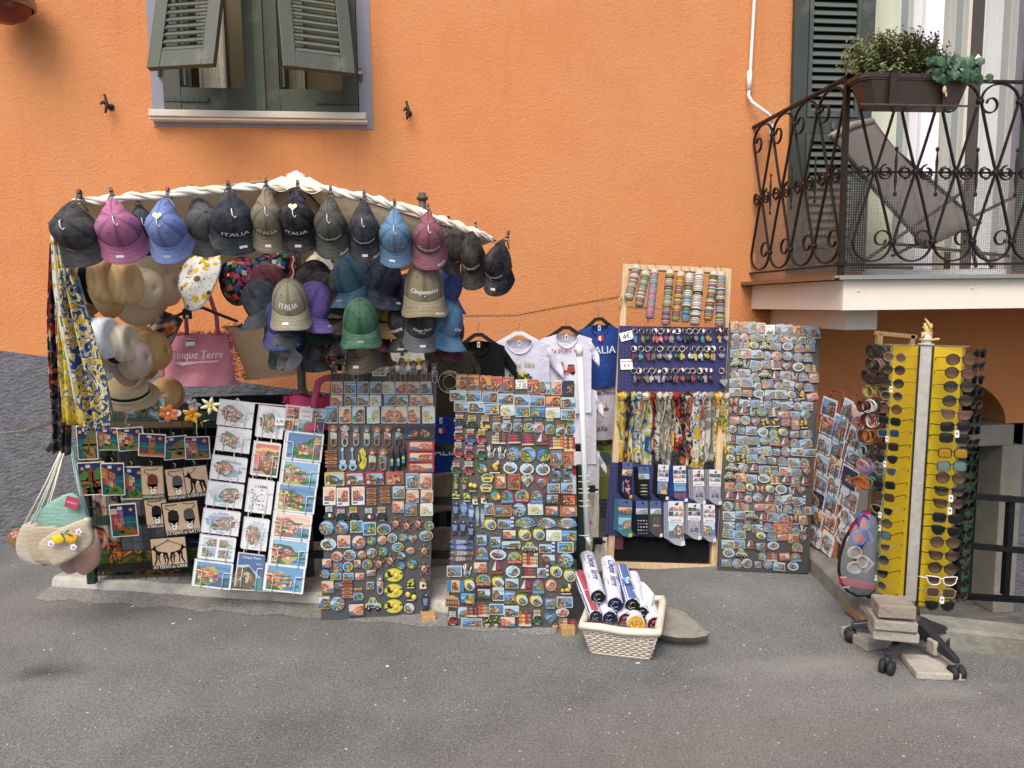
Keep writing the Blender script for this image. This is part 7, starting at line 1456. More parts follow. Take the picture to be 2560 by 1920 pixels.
def postcard(pl, x, y, w_, h_, style, desc, seed, zc, s, tilt=None, off=.012, stack=4, grp='postcards in the white rack', where='in the white rack', nowire=False, wc='#e9e7e2'):
 px, py = zc(x, y); W2, H2 = pl.size(px, py, w_/s, h_/s); rnd = random.Random(seed)
 t = thing('postcard_stack' if style != 'book' else 'guide_book', desc+' '+where, 'postcards' if style != 'book' else 'book', pl.mat(pl.hit(px, py, off), R(tilt) if tilt is not None else rnd.uniform(-.01, .015)), grp)
 m = MB(); m.slab(rect(-W2/2, -H2/2, W2/2, H2/2), '#dddee1', -.0006, .0004); obj('front_card', m, card, t)
 m = MB()
 for k in range(stack): dx, dz = -.0026*k+rnd.uniform(-.001, .001), .0012*k; m.slab(rect(-W2/2+dx-.002, -H2/2+dz, W2/2+dx-.002, H2/2+dz), '#c6c8cc', .0008+.0022*k, .0022+.0022*k)
 obj('card_behind', m, card, t)
 m = MB(); f = -.0008
 if style == 'water':
  o = circ(0, H2*.03, W2*.42, H2*.38, 18); o = [(x*(1+.08*math.sin(i*2.7+seed)), z*(1+.08*math.sin(i*1.9+seed))) for i, (x, z) in enumerate(o)]
  village(m, circ(0, H2*.03, W2*.44, H2*.4, 18), f, rnd, 'water', 46)
  for k in range(14): a = k*.45+rnd.random()*.3; m.slab(circ(W2*.44*math.cos(a), H2*.03+H2*.4*math.sin(a), W2*rnd.uniform(.03, .07), H2*rnd.uniform(.04, .08), 7), '#f6f6f8', f-.0028, f-.0024)
  letters(m, rnd.choice(['Cinque Terre', 'Riomaggiore', 'Vernazza', 'Corniglia']), W2*.24, 0, -H2*.43, f-.0003, '#6a6a70', .2)
 elif style == 'water4':
  for a in (-1, 1):
   for b in (-1, 1): village(m, rect(a*W2*.23-W2*.19, H2*.03+b*H2*.22-H2*.19, a*W2*.23+W2*.19, H2*.03+b*H2*.22+H2*.19), f, rnd, 'water', 22)
 elif style in ('paint', 'sunset', 'pinkp', 'photo', 'night', 'pink', 'water_full'):
  village(m, rect(-W2*.45, -H2*.44, W2*.45, H2*.45), f, rnd, {'pinkp': 'pink', 'water_full': 'water'}.get(style, style), 60)
  for k in range(7): x0 = rnd.uniform(-.4, .3)*W2; z0 = rnd.uniform(-.4, .1)*H2; m.poly(clip([(x0, z0), (x0+W2*.22, z0+H2*.03), (x0+W2*.3, z0+H2*.1), (x0+W2*.05, z0+H2*.05)], rect(-W2*.45, -H2*.44, W2*.45, H2*.45)) or rect(x0, z0, x0+.001, z0+.001), rnd.choice(PAL['paint' if style == 'paint' else 'photo']['sea']+PAL['paint']['hill'][:2]), f-.0026)
 elif style == 'line':
  letters(m, '5 TERRE', W2*.5, 0, H2*.3, f-.0003, '#1a1a1f', 0, bold=.0006)
  for k in range(60): x0, z0 = rnd.uniform(-.42, .3)*W2, rnd.uniform(-.42, .2)*H2; c = rnd.choice(['#b0474a', '#b0474a', '#6a8fae', '#7fa8c8', '#2a2a30']) if z0 > -.1*H2 else rnd.choice(['#6a8fae', '#7fb0cf', '#2a3a50']); m.poly([(x0, z0), (x0+W2*rnd.uniform(.03, .14), z0+H2*rnd.uniform(-.03, .05)), (x0+W2*.04, z0+H2*rnd.uniform(.02, .05))], c, f-.0002*(k % 5))
 elif style == 'book':
  m.poly(rect(-W2/2, -H2/2, W2/2, H2/2), '#2f66a8', f); village(m, [(-W2*.5, -H2*.5), (W2*.5, -H2*.5), (W2*.5, -H2*.2), (-W2*.1, H2*.2), (-W2*.5, H2*.15)], f-.0003, rnd, 'photo', 40); letters(m, 'Cinque Terre', W2*.7, 0, H2*.4, f-.0004, '#f2f2f2', .1, bold=.0004); letters(m, 'Spezia', W2*.22, W2*.3, H2*.24, f-.0004, '#f2f2f2', .1)
 elif style == 'photo6':
  for a in range(3):
   for b in range(2):
    r_ = rect(-W2*.49+a*W2*.33, -H2*.48+b*H2*.48, -W2*.17+a*W2*.33, -H2*.01+b*H2*.48)
    if (a, b) == (1, 1): m.poly(r_, '#eeeeea', f); letters(m, 'Cinque', W2*.24, 0, H2*.33, f-.0003, '#1d1d22', .3); letters(m, 'Terre', W2*.18, W2*.02, H2*.15, f-.0003, '#1d1d22', .3)
    else: village(m, r_, f, rnd, rnd.choice(['night', 'sunset', 'photo']), 16)
 obj('picture', m, printed, t)
 if not nowire:
  m = MB()
  for s_ in (-1, 1):
   m = MB(); m.tube([(s_*W2*.28, .004, -H2*.52), (s_*W2*.28, -.008, -H2*.54), (s_*W2*.28, -.009, -H2*.0), (s_*W2*.28, -.009, H2*.12), (s_*W2*(.28+.1), -.009, H2*.14), (s_*W2*.5, -.006, H2*.12)], .0019, wc, 6)
   obj('wire_pocket', m, plastic, t)
for i, (x, y, w_, h_, st_, de, c) in enumerate(CARDS): postcard(ppl, x, y, w_, h_, st_, de, 40+i, zp, 2.370, tilt=[3.5, 3.5, 3.0][c] if h_ < 170 or c == 2 else 3.5)
pricesign(ppl, *zp(568, 460), 56/2.37, 44/2.37, [('0,70', .7, 0)], 'small handwritten 0,70 price card clipped to the harbour postcards', off=.03, tilt=.03)
# ================================================================ SCARVES AT THE LEFT END
def drape(label, path, widths, d, mat, folds=5, depth=.03, cat='scarf', grp=None, name='scarf', seed=1, col='#ffffff'):
 """long hanging cloth: path of photo pixels down its centre"""
 n = len(path); P0 = P(*path[0], d); rr = random.Random(seed); ph = rr.random()*6
 def at(v):
  k = min(n-2, int(v*(n-1))); f_ = v*(n-1)-k; a, b = path[k], path[k+1]; return (a[0]*(1-f_)+b[0]*f_, a[1]*(1-f_)+b[1]*f_, widths[k]*(1-f_)+widths[k+1]*f_)
 def fn(u, v):
  x, y, w_ = at(v); g = P(x, y, d)-P0; a = (u-.5)
  return (g.x+a*w_*d/F, -depth*abs(math.sin(a*folds+ph*.3))-depth*.4*math.sin(u*folds*2.7+ph+v*2), g.z+.01*math.sin(u*6+ph)*v)
 m = MB(); m.grid(fn, 26, 30, col); o = obj(name, m, mat, M=Matrix.Translation(P0)); solidify(o, .0025); return tag(o, label, cat, grp)
drape('orange and purple scarf at the far left edge', [(140, 610), (140, 800), (150, 960), (158, 1080)], [14, 26, 34, 30], 3.45, sc_red, 8, seed=1)
drape('dark patterned scarf hanging behind the white lemon scarf', [(150, 600), (152, 760), (160, 950), (160, 1130)], [20, 30, 40, 34], 3.35, sc_drk, 8, seed=2)
drape('pink floral scarf end showing low at the left', [(158, 760), (165, 900), (178, 1050)], [22, 26, 28], 3.27, sc_pnk, 6, seed=3)
drape('white scarf with lemon branches hanging at the left', [(148, 590), (165, 720), (190, 860), (215, 1010)], [28, 50, 60, 46], 3.15, sc_wht, 7, seed=4)
drape('yellow folded scarf behind the majolica scarf', [(160, 640), (178, 780), (196, 920), (205, 1060)], [24, 50, 76, 78], 3.16, sc_yel, 8, seed=8)
drape('yellow and blue majolica scarf hanging at the left', [(166, 672), (190, 780), (226, 930), (252, 1075)], [22, 62, 76, 60], 2.98, sc_maj, 7, seed=5)
drape('pale blue green scarf edge right of the majolica scarf', [(190, 690), (215, 800), (248, 930), (272, 1035)], [12, 28, 30, 30], 3.17, sc_blu, 5, seed=6)
clothfold('dark patterned headscarf draped behind the straw hats', 400, 840, 60, 120, 3.9, sc_drk, seed=9, cat='scarf', tilt=30)
def chain(label, pts, d0_, d1_, link=.03, r=.0022, col='#9c9c9a'):
 A = P(*pts[0], d0_); n = len(pts); P_ = []
 for i in range(n-1):
  for k in range(12): u = k/12; P_.append(P(pts[i][0]*(1-u)+pts[i+1][0]*u, pts[i][1]*(1-u)+pts[i+1][1]*u, d0_+(d1_-d0_)*(i+u)/(n-1)))
 P_.append(P(*pts[-1], d1_))
 t = thing('chain', label, 'chain', A); lm = MB(); lm.tube([(link*.5*math.cos(a)*1.05, 0, link*.3*math.sin(a)) for a in [i*math.pi/5 for i in range(10)]], r, col, 5, closed=True); me = lm.mesh('link')
 acc = 0; k = 0
 for i in range(len(P_)-1):
  seg = (P_[i+1]-P_[i]); L_ = seg.length; dirn = seg.normalized()
  while acc < L_:
   q_ = P_[i]+dirn*acc; rot = dirn.to_track_quat('X', 'Z').to_matrix().to_4x4() @ Matrix.Rotation(R(90)*(k % 2), 4, 'X'); obj('link', me, metal, t, Matrix.Translation(q_-A) @ rot); acc += link*.72; k += 1
  acc -= L_
chain('steel chain running left from the scarves across the grey plinth', [(-20, 1086), (70, 1075), (120, 1058), (168, 1034)], 4.6, 3.4)
# ================================================================ CROCHET BAGS
def pouch(label, pts, d, col, depth=.036, rim=None, tagq=None, deco=None, stripes=False):
 """a soft crossbody bag from its pixel outline (clockwise from top left)"""
 c = (sum(p[0] for p in pts)/len(pts), sum(p[1] for p in pts)/len(pts)); C0 = P(*c, d)
 t = thing('crochet_bag', label, 'bag', C0, 'crochet bags hanging in a bunch at the left'); n = len(pts)
 sub = []
 for i in range(n):                                  # round the outline
  for k in range(4): a, b, c2, c3 = pts[i-1], pts[i], pts[(i+1) % n], pts[(i+2) % n]; u = k/4; sub.append(tuple(.5*((2*b[j])+(-a[j]+c2[j])*u+(2*a[j]-5*b[j]+4*c2[j]-c3[j])*u*u+(-a[j]+3*b[j]-3*c2[j]+c3[j])*u**3) for j in (0, 1)))
 out = [P(x, y, d)-C0 for x, y in sub]; N_ = len(out); m = MB(); vs = []; prof = [(1, 0), (1.0, .45), (.95, .85), (.7, .97), (.35, 1), (.02, 1)]
 for s in (-1, 1):
  for k, z in prof:
   for q_ in out: vs.append((q_.x*k, s*z*depth/2, q_.z*k))
 fs = []
 for s in (0, 1):
  for j in range(5):
   for i in range(N_):
    a = s*6*N_+j*N_+i; b = s*6*N_+j*N_+(i+1) % N_; f_ = (a, b, b+N_, a+N_); fs.append(f_ if s == 0 else f_[::-1])
 m._add(vs, fs, col, True); obj('bag_body', m, crochet, t); return t, C0
def cords(t, C0, tops, ends, d, col, label=None):
 for e in ends:
  m = MB(); a = P(*tops, d+.02)-C0; b = P(*e, d-.015)-C0; m.tube([a, a.lerp(b, .5)+Vector((0, 0, -.01)), b], .003, col, 6); obj('cord', m, cloth, t)
hk = (172, 1085)
m = MB(); m.tube([(0, 0, .05), (0, -.03, .03), (0, -.04, -.01), (0, -.02, -.02)], .006, '#1c1c1c', 6); m.box((-.06, -.01, -.04), (.12, .02, .02), '#1b1b1d', Euler((0, R(-50), 0)).to_matrix()); o = obj('black_hook', m, steel, M=Matrix.Translation(P(174, 1080, 3.66))); tag(o, 'black hook and clip from which the crochet bags hang', 'hook')
cream, sand, mint, pinkb = '#dcd2c0', '#bda884', '#a4d4c6', '#e0b4a8'
t, c0 = pouch('brown straw bag with pink flower, leftmost of the bunch', [(28, 1330), (60, 1315), (100, 1330), (95, 1375), (50, 1372), (22, 1352)], 3.50, '#a88358'); cords(t, c0, hk, [(55, 1322), (88, 1320)], 3.80, '#d9d2c0')
flower('pink crochet flower on the brown straw bag', 41, 1338, 26, '#d9a0a0', '#e8e0a0', 5, 3.44)
m = MB(); m.tube([(-.02, 0, 0), (0, -.004, .006), (.03, 0, 0)], .005, '#2f6a4a', 6); tag(obj('green_ribbon', m, cloth, M=Matrix.Translation(P(42, 1318, 3.44))), 'dark green ribbon at the mouth of the brown straw bag', 'ribbon')
t, c0 = pouch('cream crochet bag low at the left of the bunch', [(60, 1310), (100, 1312), (118, 1405), (95, 1412), (55, 1395), (42, 1360)], 3.44, cream); cords(t, c0, hk, [(62, 1308), (78, 1308)], 3.44, '#e6e0d0')
t, c0 = pouch('mint crochet pouch with a pink tag, top of the bunch', [(88, 1282), (180, 1232), (222, 1290), (210, 1330), (110, 1328), (84, 1312)], 3.46, mint); cords(t, c0, hk, [(98, 1290), (196, 1240), (215, 1285)], 3.46, '#8fc0b4')
W2 = .06; m = MB(); m.slab(rect(-.028, -.026, .028, .026), '#a8405f', -.001, .001); letters(m, 'RIVERA', .04, 0, 0, -.0012, '#e6c8d0', 0); tag(obj('swing_tag', m, card, M=Matrix.Translation(P(180, 1257, 3.42)) @ Matrix.Rotation(R(18), 4, 'Y')), 'dark pink swing tag on the mint crochet pouch', 'tag')
t, c0 = pouch('ribbed beige crochet bag in the middle of the bunch', [(76, 1322), (150, 1318), (170, 1330), (165, 1405), (112, 1408), (80, 1390)], 3.40, '#cfc0a8'); cords(t, c0, hk, [(82, 1318), (100, 1318)], 3.70, '#e6e0d0')
t, c0 = pouch('pale pink crochet bag at the right of the bunch', [(190, 1330), (242, 1332), (250, 1400), (215, 1436), (190, 1420), (182, 1370)], 3.47, pinkb); cords(t, c0, hk, [(230, 1330), (210, 1325)], 3.47, '#d8b8d0')
t, c0 = pouch('small lilac crochet bag peeking out below the bunch', [(150, 1405), (190, 1392), (196, 1425), (170, 1432)], 3.49, '#c9a6a6')
t, c0 = pouch('cream crochet bag with two embroidered lemons, front of the bunch', [(102, 1352), (212, 1296), (228, 1318), (230, 1362), (150, 1412), (126, 1400)], 3.33, '#dcd0ba', .045); cords(t, c0, hk, [(98, 1348), (212, 1300)], 3.65, '#ece6d6')
m = MB(); sc3 = 3.3/F
for cx, cy, rx, ry, c in ((146, 1348, 15, 12, '#d9c22a'), (178, 1345, 15, 14, '#dba93a')): q_ = P(cx, cy, 3.285)-c0; m.ball(q_, (rx*sc3, .006, ry*sc3), c, 12, 7)
for cx, cy, a in ((166, 1330, .7), (172, 1336, -.4), (158, 1340, 2.)): q_ = P(cx, cy, 3.28)-c0; m.slab([(q_.x+math.cos(a+b)*r_*.02, q_.z+math.sin(a+b)*r_*.02) for b, r_ in ((0, 1), (.5, .5), (3.14, .8), (-.5, .5))][::1], '#4a7a5a', q_.y-.003, q_.y)
obj('lemon_embroidery', m, cloth, t)
m = MB()
for cx, cy in ((128, 1360), (197, 1330), (184, 1368)):
 q_ = P(cx, cy, 3.285)-c0
 for k in range(5): a = k*1.257; m.ball((q_.x+math.cos(a)*.009, q_.y, q_.z+math.sin(a)*.009), (.007, .003, .007), '#e6e0ee', 7, 4)
 m.ball((q_.x, q_.y-.003, q_.z), .004, '#b06a9a', 6, 4)
obj('flower_applique', m, cloth, t)
# ================================================================ BEACH BAGS BEHIND
def tote(label, pts, d, col, seed, words=None, depth=.1, fringe=None, cx=None, wch=1.):
 q_ = [P(x, y, d) for x, y in pts]; C0 = (q_[0]+q_[2])/2; a, b, c, e = [p-C0 for p in q_]; rr = random.Random(seed)
 t = thing('beach_bag', label, 'bag', C0)
 m = MB(); m.grid(lambda u, v: tuple(a.lerp(b, u).lerp(e.lerp(c, u), v)+Vector((0, -depth*math.sin(math.pi*u)**.6*(.25+.5*v)+.006*math.sin(u*14+v*4), .008*math.sin(u*9+seed)*(1-v)))), 24, 16, col)
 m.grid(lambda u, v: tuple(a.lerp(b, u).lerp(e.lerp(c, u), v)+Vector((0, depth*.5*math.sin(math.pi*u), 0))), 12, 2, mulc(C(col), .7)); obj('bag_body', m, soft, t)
 if fringe:
  m = MB()
  for s in (0, 1):
   for k in range(90):
    v = rr.random(); base = (a.lerp(e, v) if s == 0 else b.lerp(c, v)); dx = (-1 if s == 0 else 1); m.tube([base, base+Vector((dx*rr.uniform(.008, .03), rr.uniform(-.02, .01), rr.uniform(-.02, .01)))], .0016, mulc(C(fringe), rr.uniform(.8, 1.15)), 4, caps=False)
  for k in range(80): u = rr.random(); base = a.lerp(b, u); m.tube([base, base+Vector((rr.uniform(-.01, .01), rr.uniform(-.02, 0), rr.uniform(.006, .02)))], .0016, mulc(C(fringe), rr.uniform(.8, 1.15)), 4, caps=False)
  obj('fringe', m, cloth, t)
 return t, C0
t, c0 = tote('large pink fringed beach bag lettered Cinque Terre', [(412, 838), (568, 834), (590, 962), (412, 962)], 4.05, '#dc94a4', 3, fringe='#d07a92')
m = MB(); letters(m, 'Cinque Terre', .26, P(500, 888, 4).x-c0.x, P(500, 888, 4).z-c0.z, -.104, '#f0d4dc', .25, 1.25, bold=.0006); zq = P(500, 904, 4).z-c0.z; xq = P(500, 900, 4).x-c0.x
m.slab([(xq-.12, zq+.004), (xq-.07, zq-.016), (xq+.0, zq-.004), (xq+.1, zq), (xq+.115, zq+.01), (xq, zq+.004)], '#e6c4d0', -.103, -.102); obj('lettering', m, matte, t)
m = MB(); A_2, B_2 = P(468, 838, 4.0)-c0, P(545, 838, 4.0)-c0; m.tube([A_2, A_2+Vector((.0, -.01, .12)), A_2+Vector((.03, 0, .22)), A_2.lerp(B_2, .5)+Vector((0, 0, .26)), B_2+Vector((-.03, 0, .2)), B_2+Vector((0, -.01, .1)), B_2], .011, '#c8708c', 8); obj('handle', m, cloth, t)
q_ = P(475, 855, 3.93)-c0; m = MB(); m.slab([(q_.x-.025, q_.z-.02), (q_.x+.025, q_.z-.018), (q_.x+.02, q_.z+.014), (q_.x-.016, q_.z+.016)], '#c9ccc4', q_.y, q_.y+.003); m.poly(rect(q_.x-.018, q_.z+.002, q_.x+.02, q_.z+.012), '#2f5a8f', q_.y-.0005); obj('swing_tag', m, card, t)
t, c0 = tote('large beige fringed beach bag beside the pink bag', [(566, 815), (800, 812), (812, 925), (622, 950)], 4.2, '#c9b294', 4, fringe='#c4ac8a')
t, c0 = tote('bright pink bag with a thick handle behind the postcard rack', [(722, 990), (838, 992), (850, 1070), (724, 1070)], 3.7, '#b8446c', 6, fringe='#b8446c')
m = MB(); m.tube([P(*p, 3.62)-c0 for p in ((785, 1020), (788, 990), (796, 955), (812, 946), (835, 942), (850, 948))], .016, '#c05a78', 8); obj('handle', m, cloth, t)
clothfold('red lettered Cinque Terre bag in shadow under the caps', 870, 875, 120, 90, 4.0, patchm, seed=12, cat='bag')
clothfold('clear lemon printed bag under the grey caps', 985, 895, 150, 60, 4.0, lemonm, '#e9e9e0', seed=13, cat='bag')
# ================================================================ T-SHIRTS ON THE CHAIN
chain('rusty thin chain strung from the parasol to the wooden frame, shirts hang on it', [(1125, 790), (1290, 789), (1400, 768), (1545, 743)], 4.3, 4.45, .022, .0016, '#6a5248')
def shirt(label, cx, ys, w_, h_, d, col, text=(), sleeve=.21, hangc='#1b1a1c', deco=None, tilt=0., lab=True):
 """cx, shoulder y, chest width, length in photo pixels; text: (words, width, z, col, shear)"""
 W2, H2 = w_*d/F*1.1, h_*d/F*1.1; C0 = P(cx, ys, d)
 t = thing('t_shirt', label, 't-shirt', Matrix.Translation(C0) @ Matrix.Rotation(R(tilt), 4, 'Y'), 't-shirts hanging on the chain')
 def prof(v):   # half width, with sleeves as separate grids
  return W2*(.5-.01*v)
 seed = cx*.01
 def front(u, v, s=1):
  hw = prof(v); x = (u-.5)*2*hw; zs = -.035*abs(x/hw)**1.5*min(1, 3*(1-v)) if v < .3 else 0
  neck = .22*W2; nd = .055*H2/.4 if s == 1 else .012; z = -v*H2
  if v < .25 and abs(x) < neck: z -= nd*math.sqrt(max(0, 1-(x/neck)**2))*(1-v/.25)
  sh = -.045*(abs(x)/hw)**1.2*(1-v)
  return (x, s*(-.014)-.012*s*math.cos(x/hw*1.4)+.008*math.sin(x*38+seed+v*2)*(.2+v), z+sh)
 m = MB(); m.grid(lambda u, v: front(u, v, 1), 34, 26, col); m.grid(lambda u, v: front(1-u, v, -1), 20, 12, mulc(C(col), .8)); obj('body', m, soft, t)
 m = MB()
 for s in (-1, 1):
  L_ = W2*sleeve
  m = MB(); m.grid(lambda u, v: (s*(W2*.46+L_*v*.9), -.018*math.cos((u-.5)*3.1)-.008*math.sin(v*5+u*4), -.045-.03*v-u*H2*.2*(1-.12*v)-.95*L_*v+.01*math.sin(u*7)*v), 10, 8, col); solidify(obj('sleeve', m, soft, t), .004)
 m = MB(); m.tube([(W2*.22*math.cos(R(a)), -.028, -.014+.07*H2/.4*math.sin(R(a))) for a in range(182, 360, 12)], .004, mulc(C(col), .86), 6); obj('collar', m, cloth, t)
 if lab: m = MB(); m.slab(rect(-.008, -.05, .008, -.018), '#d9d7d2', -.012, -.011); m.box((0, -.0125, -.034), (.007, .0006, .014), '#4a4a50'); obj('neck_label', m, card, t)
 if text:
  m = MB()
  for words, wf, z, c, sh in text: letters(m, words, W2*wf, 0, -H2*z, -.034, c, sh, bold=.0007)
  obj('lettering', m, matte, t)
 if deco: m = MB(); deco(m, W2, H2); obj('print', m, matte, t)
 if hangc:
  m = MB(); m.tube([(-W2*.36, .0, -.04), (-W2*.2, 0, -.008), (-.02, 0, .02), (.02, 0, .02), (W2*.2, 0, -.008), (W2*.36, 0, -.04)], .007, hangc, flat=(.014, .022)); o = obj('clothes_hanger', m, plastic, M=t.matrix_world.copy()); tag(o, ('white' if hangc != '#1b1a1c' else 'black')+' hanger inside the '+label.split(' on ')[0].split(' with ')[0], 'hanger')
  m = MB(); m.tube([(0, 0, .02), (0, 0, .07), (.012, 0, .085), (.004, 0, .1), (-.012, 0, .096)], .0016, '#b0b0b2', 6); obj('hook', m, metal, o)
 return t
def tree_deco(m, W2, H2):
 r_ = random.Random(2)
 for k in range(60): a = r_.uniform(0, 6.3); q_ = r_.random()**.5; m.slab(circ(math.cos(a)*W2*.2*q_, -H2*.5+math.sin(a)*W2*.13*q_, W2*.025, None, 6), r_.choice(['#3a4a2c', '#4a5a34', '#2f3f28', '#e0c83a', '#e8d24a']), -.036-.0004*(k % 6), -.035)
def scooter_deco(m, W2, H2): k = MB(); scoot(k, 0, 0, W2*.34, W2*.28, '#b04038'); M_ = Matrix.Translation((.0, -.034, -H2*.52)); m._add([M_ @ Vector((x, y*.3, z)) for x, y, z in k.v], k.f, '#fff', False, k.c)
def ring_deco(m, W2, H2): m.torus((0, -.034, -H2*.38), W2*.23, .0022, '#b8ad98', 'Y', 24, 4); m.torus((0, -.034, -H2*.38), W2*.14, .0016, '#b8ad98', 'Y', 24, 4); letters(m, 'CINQUE', W2*.26, 0, -H2*.38+W2*.18, -.035, '#c9bea8'); letters(m, 'TERRE', W2*.22, 0, -H2*.38-W2*.19, -.035, '#c9bea8')
def crest(m, W2, H2): m.slab([(-.018, -H2*.2), (-.018, -H2*.27), (0, -H2*.3), (.018, -H2*.27), (.018, -H2*.2)], '#c0392f', -.034, -.033); m.slab([(-.012, -H2*.21), (-.012, -H2*.265), (0, -H2*.285), (.003, -H2*.27), (.003, -H2*.21)], '#e9e9e4', -.0345, -.034)
def boats(m, W2, H2):
 for x in (-.1, .12): m.slab([(W2*(x-.08), -H2*.5), (W2*(x+.06), -H2*.5), (W2*(x+.08), -H2*.45), (W2*(x-.09), -H2*.45)], '#8a6a50', -.034, -.033); m.slab([(W2*x, -H2*.44), (W2*(x+.05), -H2*.44), (W2*x, -H2*.3)], '#b8a890', -.034, -.033)
def disc(col, z): return lambda m, W2, H2: m.slab(circ(0, -H2*z, W2*.14, None, 18), col, -.034, -.033)
shirt('pale green t-shirt with round print hanging low beside the frame', 1510, 1088, 110, 150, 4.5, '#8c9a55', [('Cinque Terre', .6, .62, '#b9c48a', .3)], deco=disc('#4a6a78', .36), hangc=None)
shirt('white t-shirt with two boats and Cinque Terre lettering', 1498, 952, 100, 138, 4.45, '#dcdce8', [('Cinque Terre', .7, .2, '#4a4a50', 0), ('Italia', .34, .8, '#4a4a50', .3)], deco=boats, hangc=None)
shirt('blue ITALIA t-shirt with crest, hanging at the right end by the frame', 1497, 806, 94, 150, 4.42, '#2f4f96', [('ITALIA', .74, .42, '#e4e6ea', 0)], deco=crest, tilt=-2)
shirt('white t-shirt with a red Cinque Terre disc low behind the pvc pipe', 1440, 1112, 110, 130, 4.3, '#d6d6e4', [], deco=disc('#a8343c', .4), hangc=None)
shirt('long white t-shirt hanging below the scooter shirt', 1435, 960, 105, 190, 4.28, '#dadae8', [], hangc=None)
shirt('white La Dolce Vita t-shirt with a red scooter', 1415, 828, 118, 190, 4.25, '#dedeea', [('La Dolce Vita', .6, .23, '#b8505a', .3)], deco=scooter_deco)
shirt('white Dolce Vita t-shirt with a lemon tree on a white hanger', 1297, 842, 140, 190, 4.2, '#d8d8ea', [('Dolce Vita', .5, .33, '#b8a25a', .3)], deco=tree_deco, hangc='#e6e8ea', sleeve=.3)
shirt('black Cinque Terre t-shirt hanging behind the middle board', 1196, 846, 118, 190, 4.15, '#1b191b', [('Cinque Terre', .5, .46, '#d9d9d4', 0)], sleeve=.3)
shirt('dark olive t-shirt with a round archer style emblem between the boards', 1122, 862, 110, 220, 4.1, '#35322c', [], deco=ring_deco)
shirt('royal blue ITALIA t-shirt with crest low between the two boards', 1102, 1035, 100, 150, 3.95, '#22408a', [('ITALIA', .8, .56, '#dfe3ea', 0)], deco=crest, hangc=None)
def totebag(label, cx, y0, w_, h_, d, col, seed, yaw=0):
 W2, H2 = w_*d/F, h_*d/F; t = thing('tote_bag', label, 'bag', Matrix.Translation(P(cx, y0, d)) @ Matrix.Rotation(R(yaw), 4, 'Z'))
 m = MB(); m.grid(lambda u, v: ((u-.5)*W2, -.01-.01*math.sin(u*6+seed)-.006*math.sin(v*8+u*5), -v*H2), 16, 16, col); solidify(obj('bag_body', m, soft, t), .012)
 m = MB(); m.tube([(-W2*.25, -.025, -.01), (-W2*.22, -.03, -H2*.45), (0, -.032, -H2*.6), (W2*.22, -.03, -H2*.4), (W2*.25, -.025, -.01)], .003, mulc(C(col), .85), flat=(.004, .022)); obj('handle', m, cloth, t)
totebag('khaki canvas tote hanging between the boards', 1105, 1182, 80, 100, 3.85, '#8a7a68', 1)
totebag('second khaki canvas tote below the first between the boards', 1100, 1318, 85, 100, 3.85, '#84756a', 2)
totebag('dark grey cloth low between the boards', 1100, 1425, 90, 90, 3.85, '#4a4a4a', 3)
totebag('natural canvas tote hanging behind the pvc pipe', 1478, 1225, 36, 140, 3.75, '#d0c6b4', 4)
totebag('natural canvas bag at the foot of the pvc pipe', 1490, 1345, 60, 90, 3.75, '#cfc5b4', 5)
for px, py, lab in ((1476, 1222, 'upper'), (1494, 1352, 'lower')):
 m = MB(); m.box((0, 0, 0), (.05, .02, .035), '#121213'); m.tube([(-.02, -.01, -.02), (-.03, -.03, -.045)], .007, '#121213', 6); m.tube([(0, 0, 0), (.04, -.01, -.005)], .006, '#121213', 6); tag(obj('clip', m, plastic, M=Matrix.Translation(P(px, py, 3.68))), lab+' black clip holding a canvas bag by the pvc pipe', 'clip')
t = thing('pvc_pipe', 'tall white plastic pipe tied to the green trolley beside the middle board', 'pipe', P(1475, 1395, 3.22)); o_ = t.matrix_world.translation.copy()
A1_, B1_, C1_ = P(1448, 862, 3.2)-o_, P(1468, 1340, 3.22)-o_, P(1476, 1366, 3.22)-o_
m = MB(); m.tube([A1_, A1_.lerp(B1_, .5)+Vector((.002, 0, 0)), B1_], .0135, '#d9dfdc', 14); m.tube([B1_, C1_], [.0135, .002], '#c9d0cc', 14); obj('pipe', m, plastic, t)
m = MB(); q_ = A1_.lerp(B1_, .055); m.tube([A1_-Vector((0, 0, -.002)), q_], .0158, '#e6e8e4', 14); obj('socket', m, plastic, t)
for py in (1190, 1204, 1222, 1232, 1252, 1265, 1338):
 a = P(1446, py, 3.24)-o_; b = P(1474, py-1, 3.2)-o_; m = MB(); m.tube([a, (a+b)/2+Vector((0, -.012, 0)), b], .0022, '#d9d6cc', 6); obj('tie', m, cloth, t)
# ================================================================ BASKET OF TOWELS
q4 = [(1474, 1634), (1626, 1650), (1652, 1582), (1446, 1560)]          # base corners (front left, front right) and rim front
bf = G(1548, 1644).y; bL, bR = G(1478, 1634), G(1624, 1650)
ub = (bR-bL).normalized(); vb = Vector((-ub.y, ub.x, 0)); wb = (bR-bL).length; hb = .135; dpb = .3
t = thing('wicker_basket', 'white wicker basket with cloth liner full of rolled towels', 'basket', Matrix(((ub.x, vb.x, 0, bL.x), (ub.y, vb.y, 0, bL.y), (0, 0, 1, 0), (0, 0, 0, 1))))
def bring(z): k = z/hb; e = .035*k; return [(-e, -e), (wb+e, -e), (wb+e, dpb+e), (-e, dpb+e)]
def bper(z, n): c = bring(z); out = []; [out.append((c[i][0]*(1-k/n)+c[(i+1) % 4][0]*k/n, c[i][1]*(1-k/n)+c[(i+1) % 4][1]*k/n)) for i in range(4) for k in range(n)]; return out
m = MB(); wk = '#cbc0b4'; NP = 16
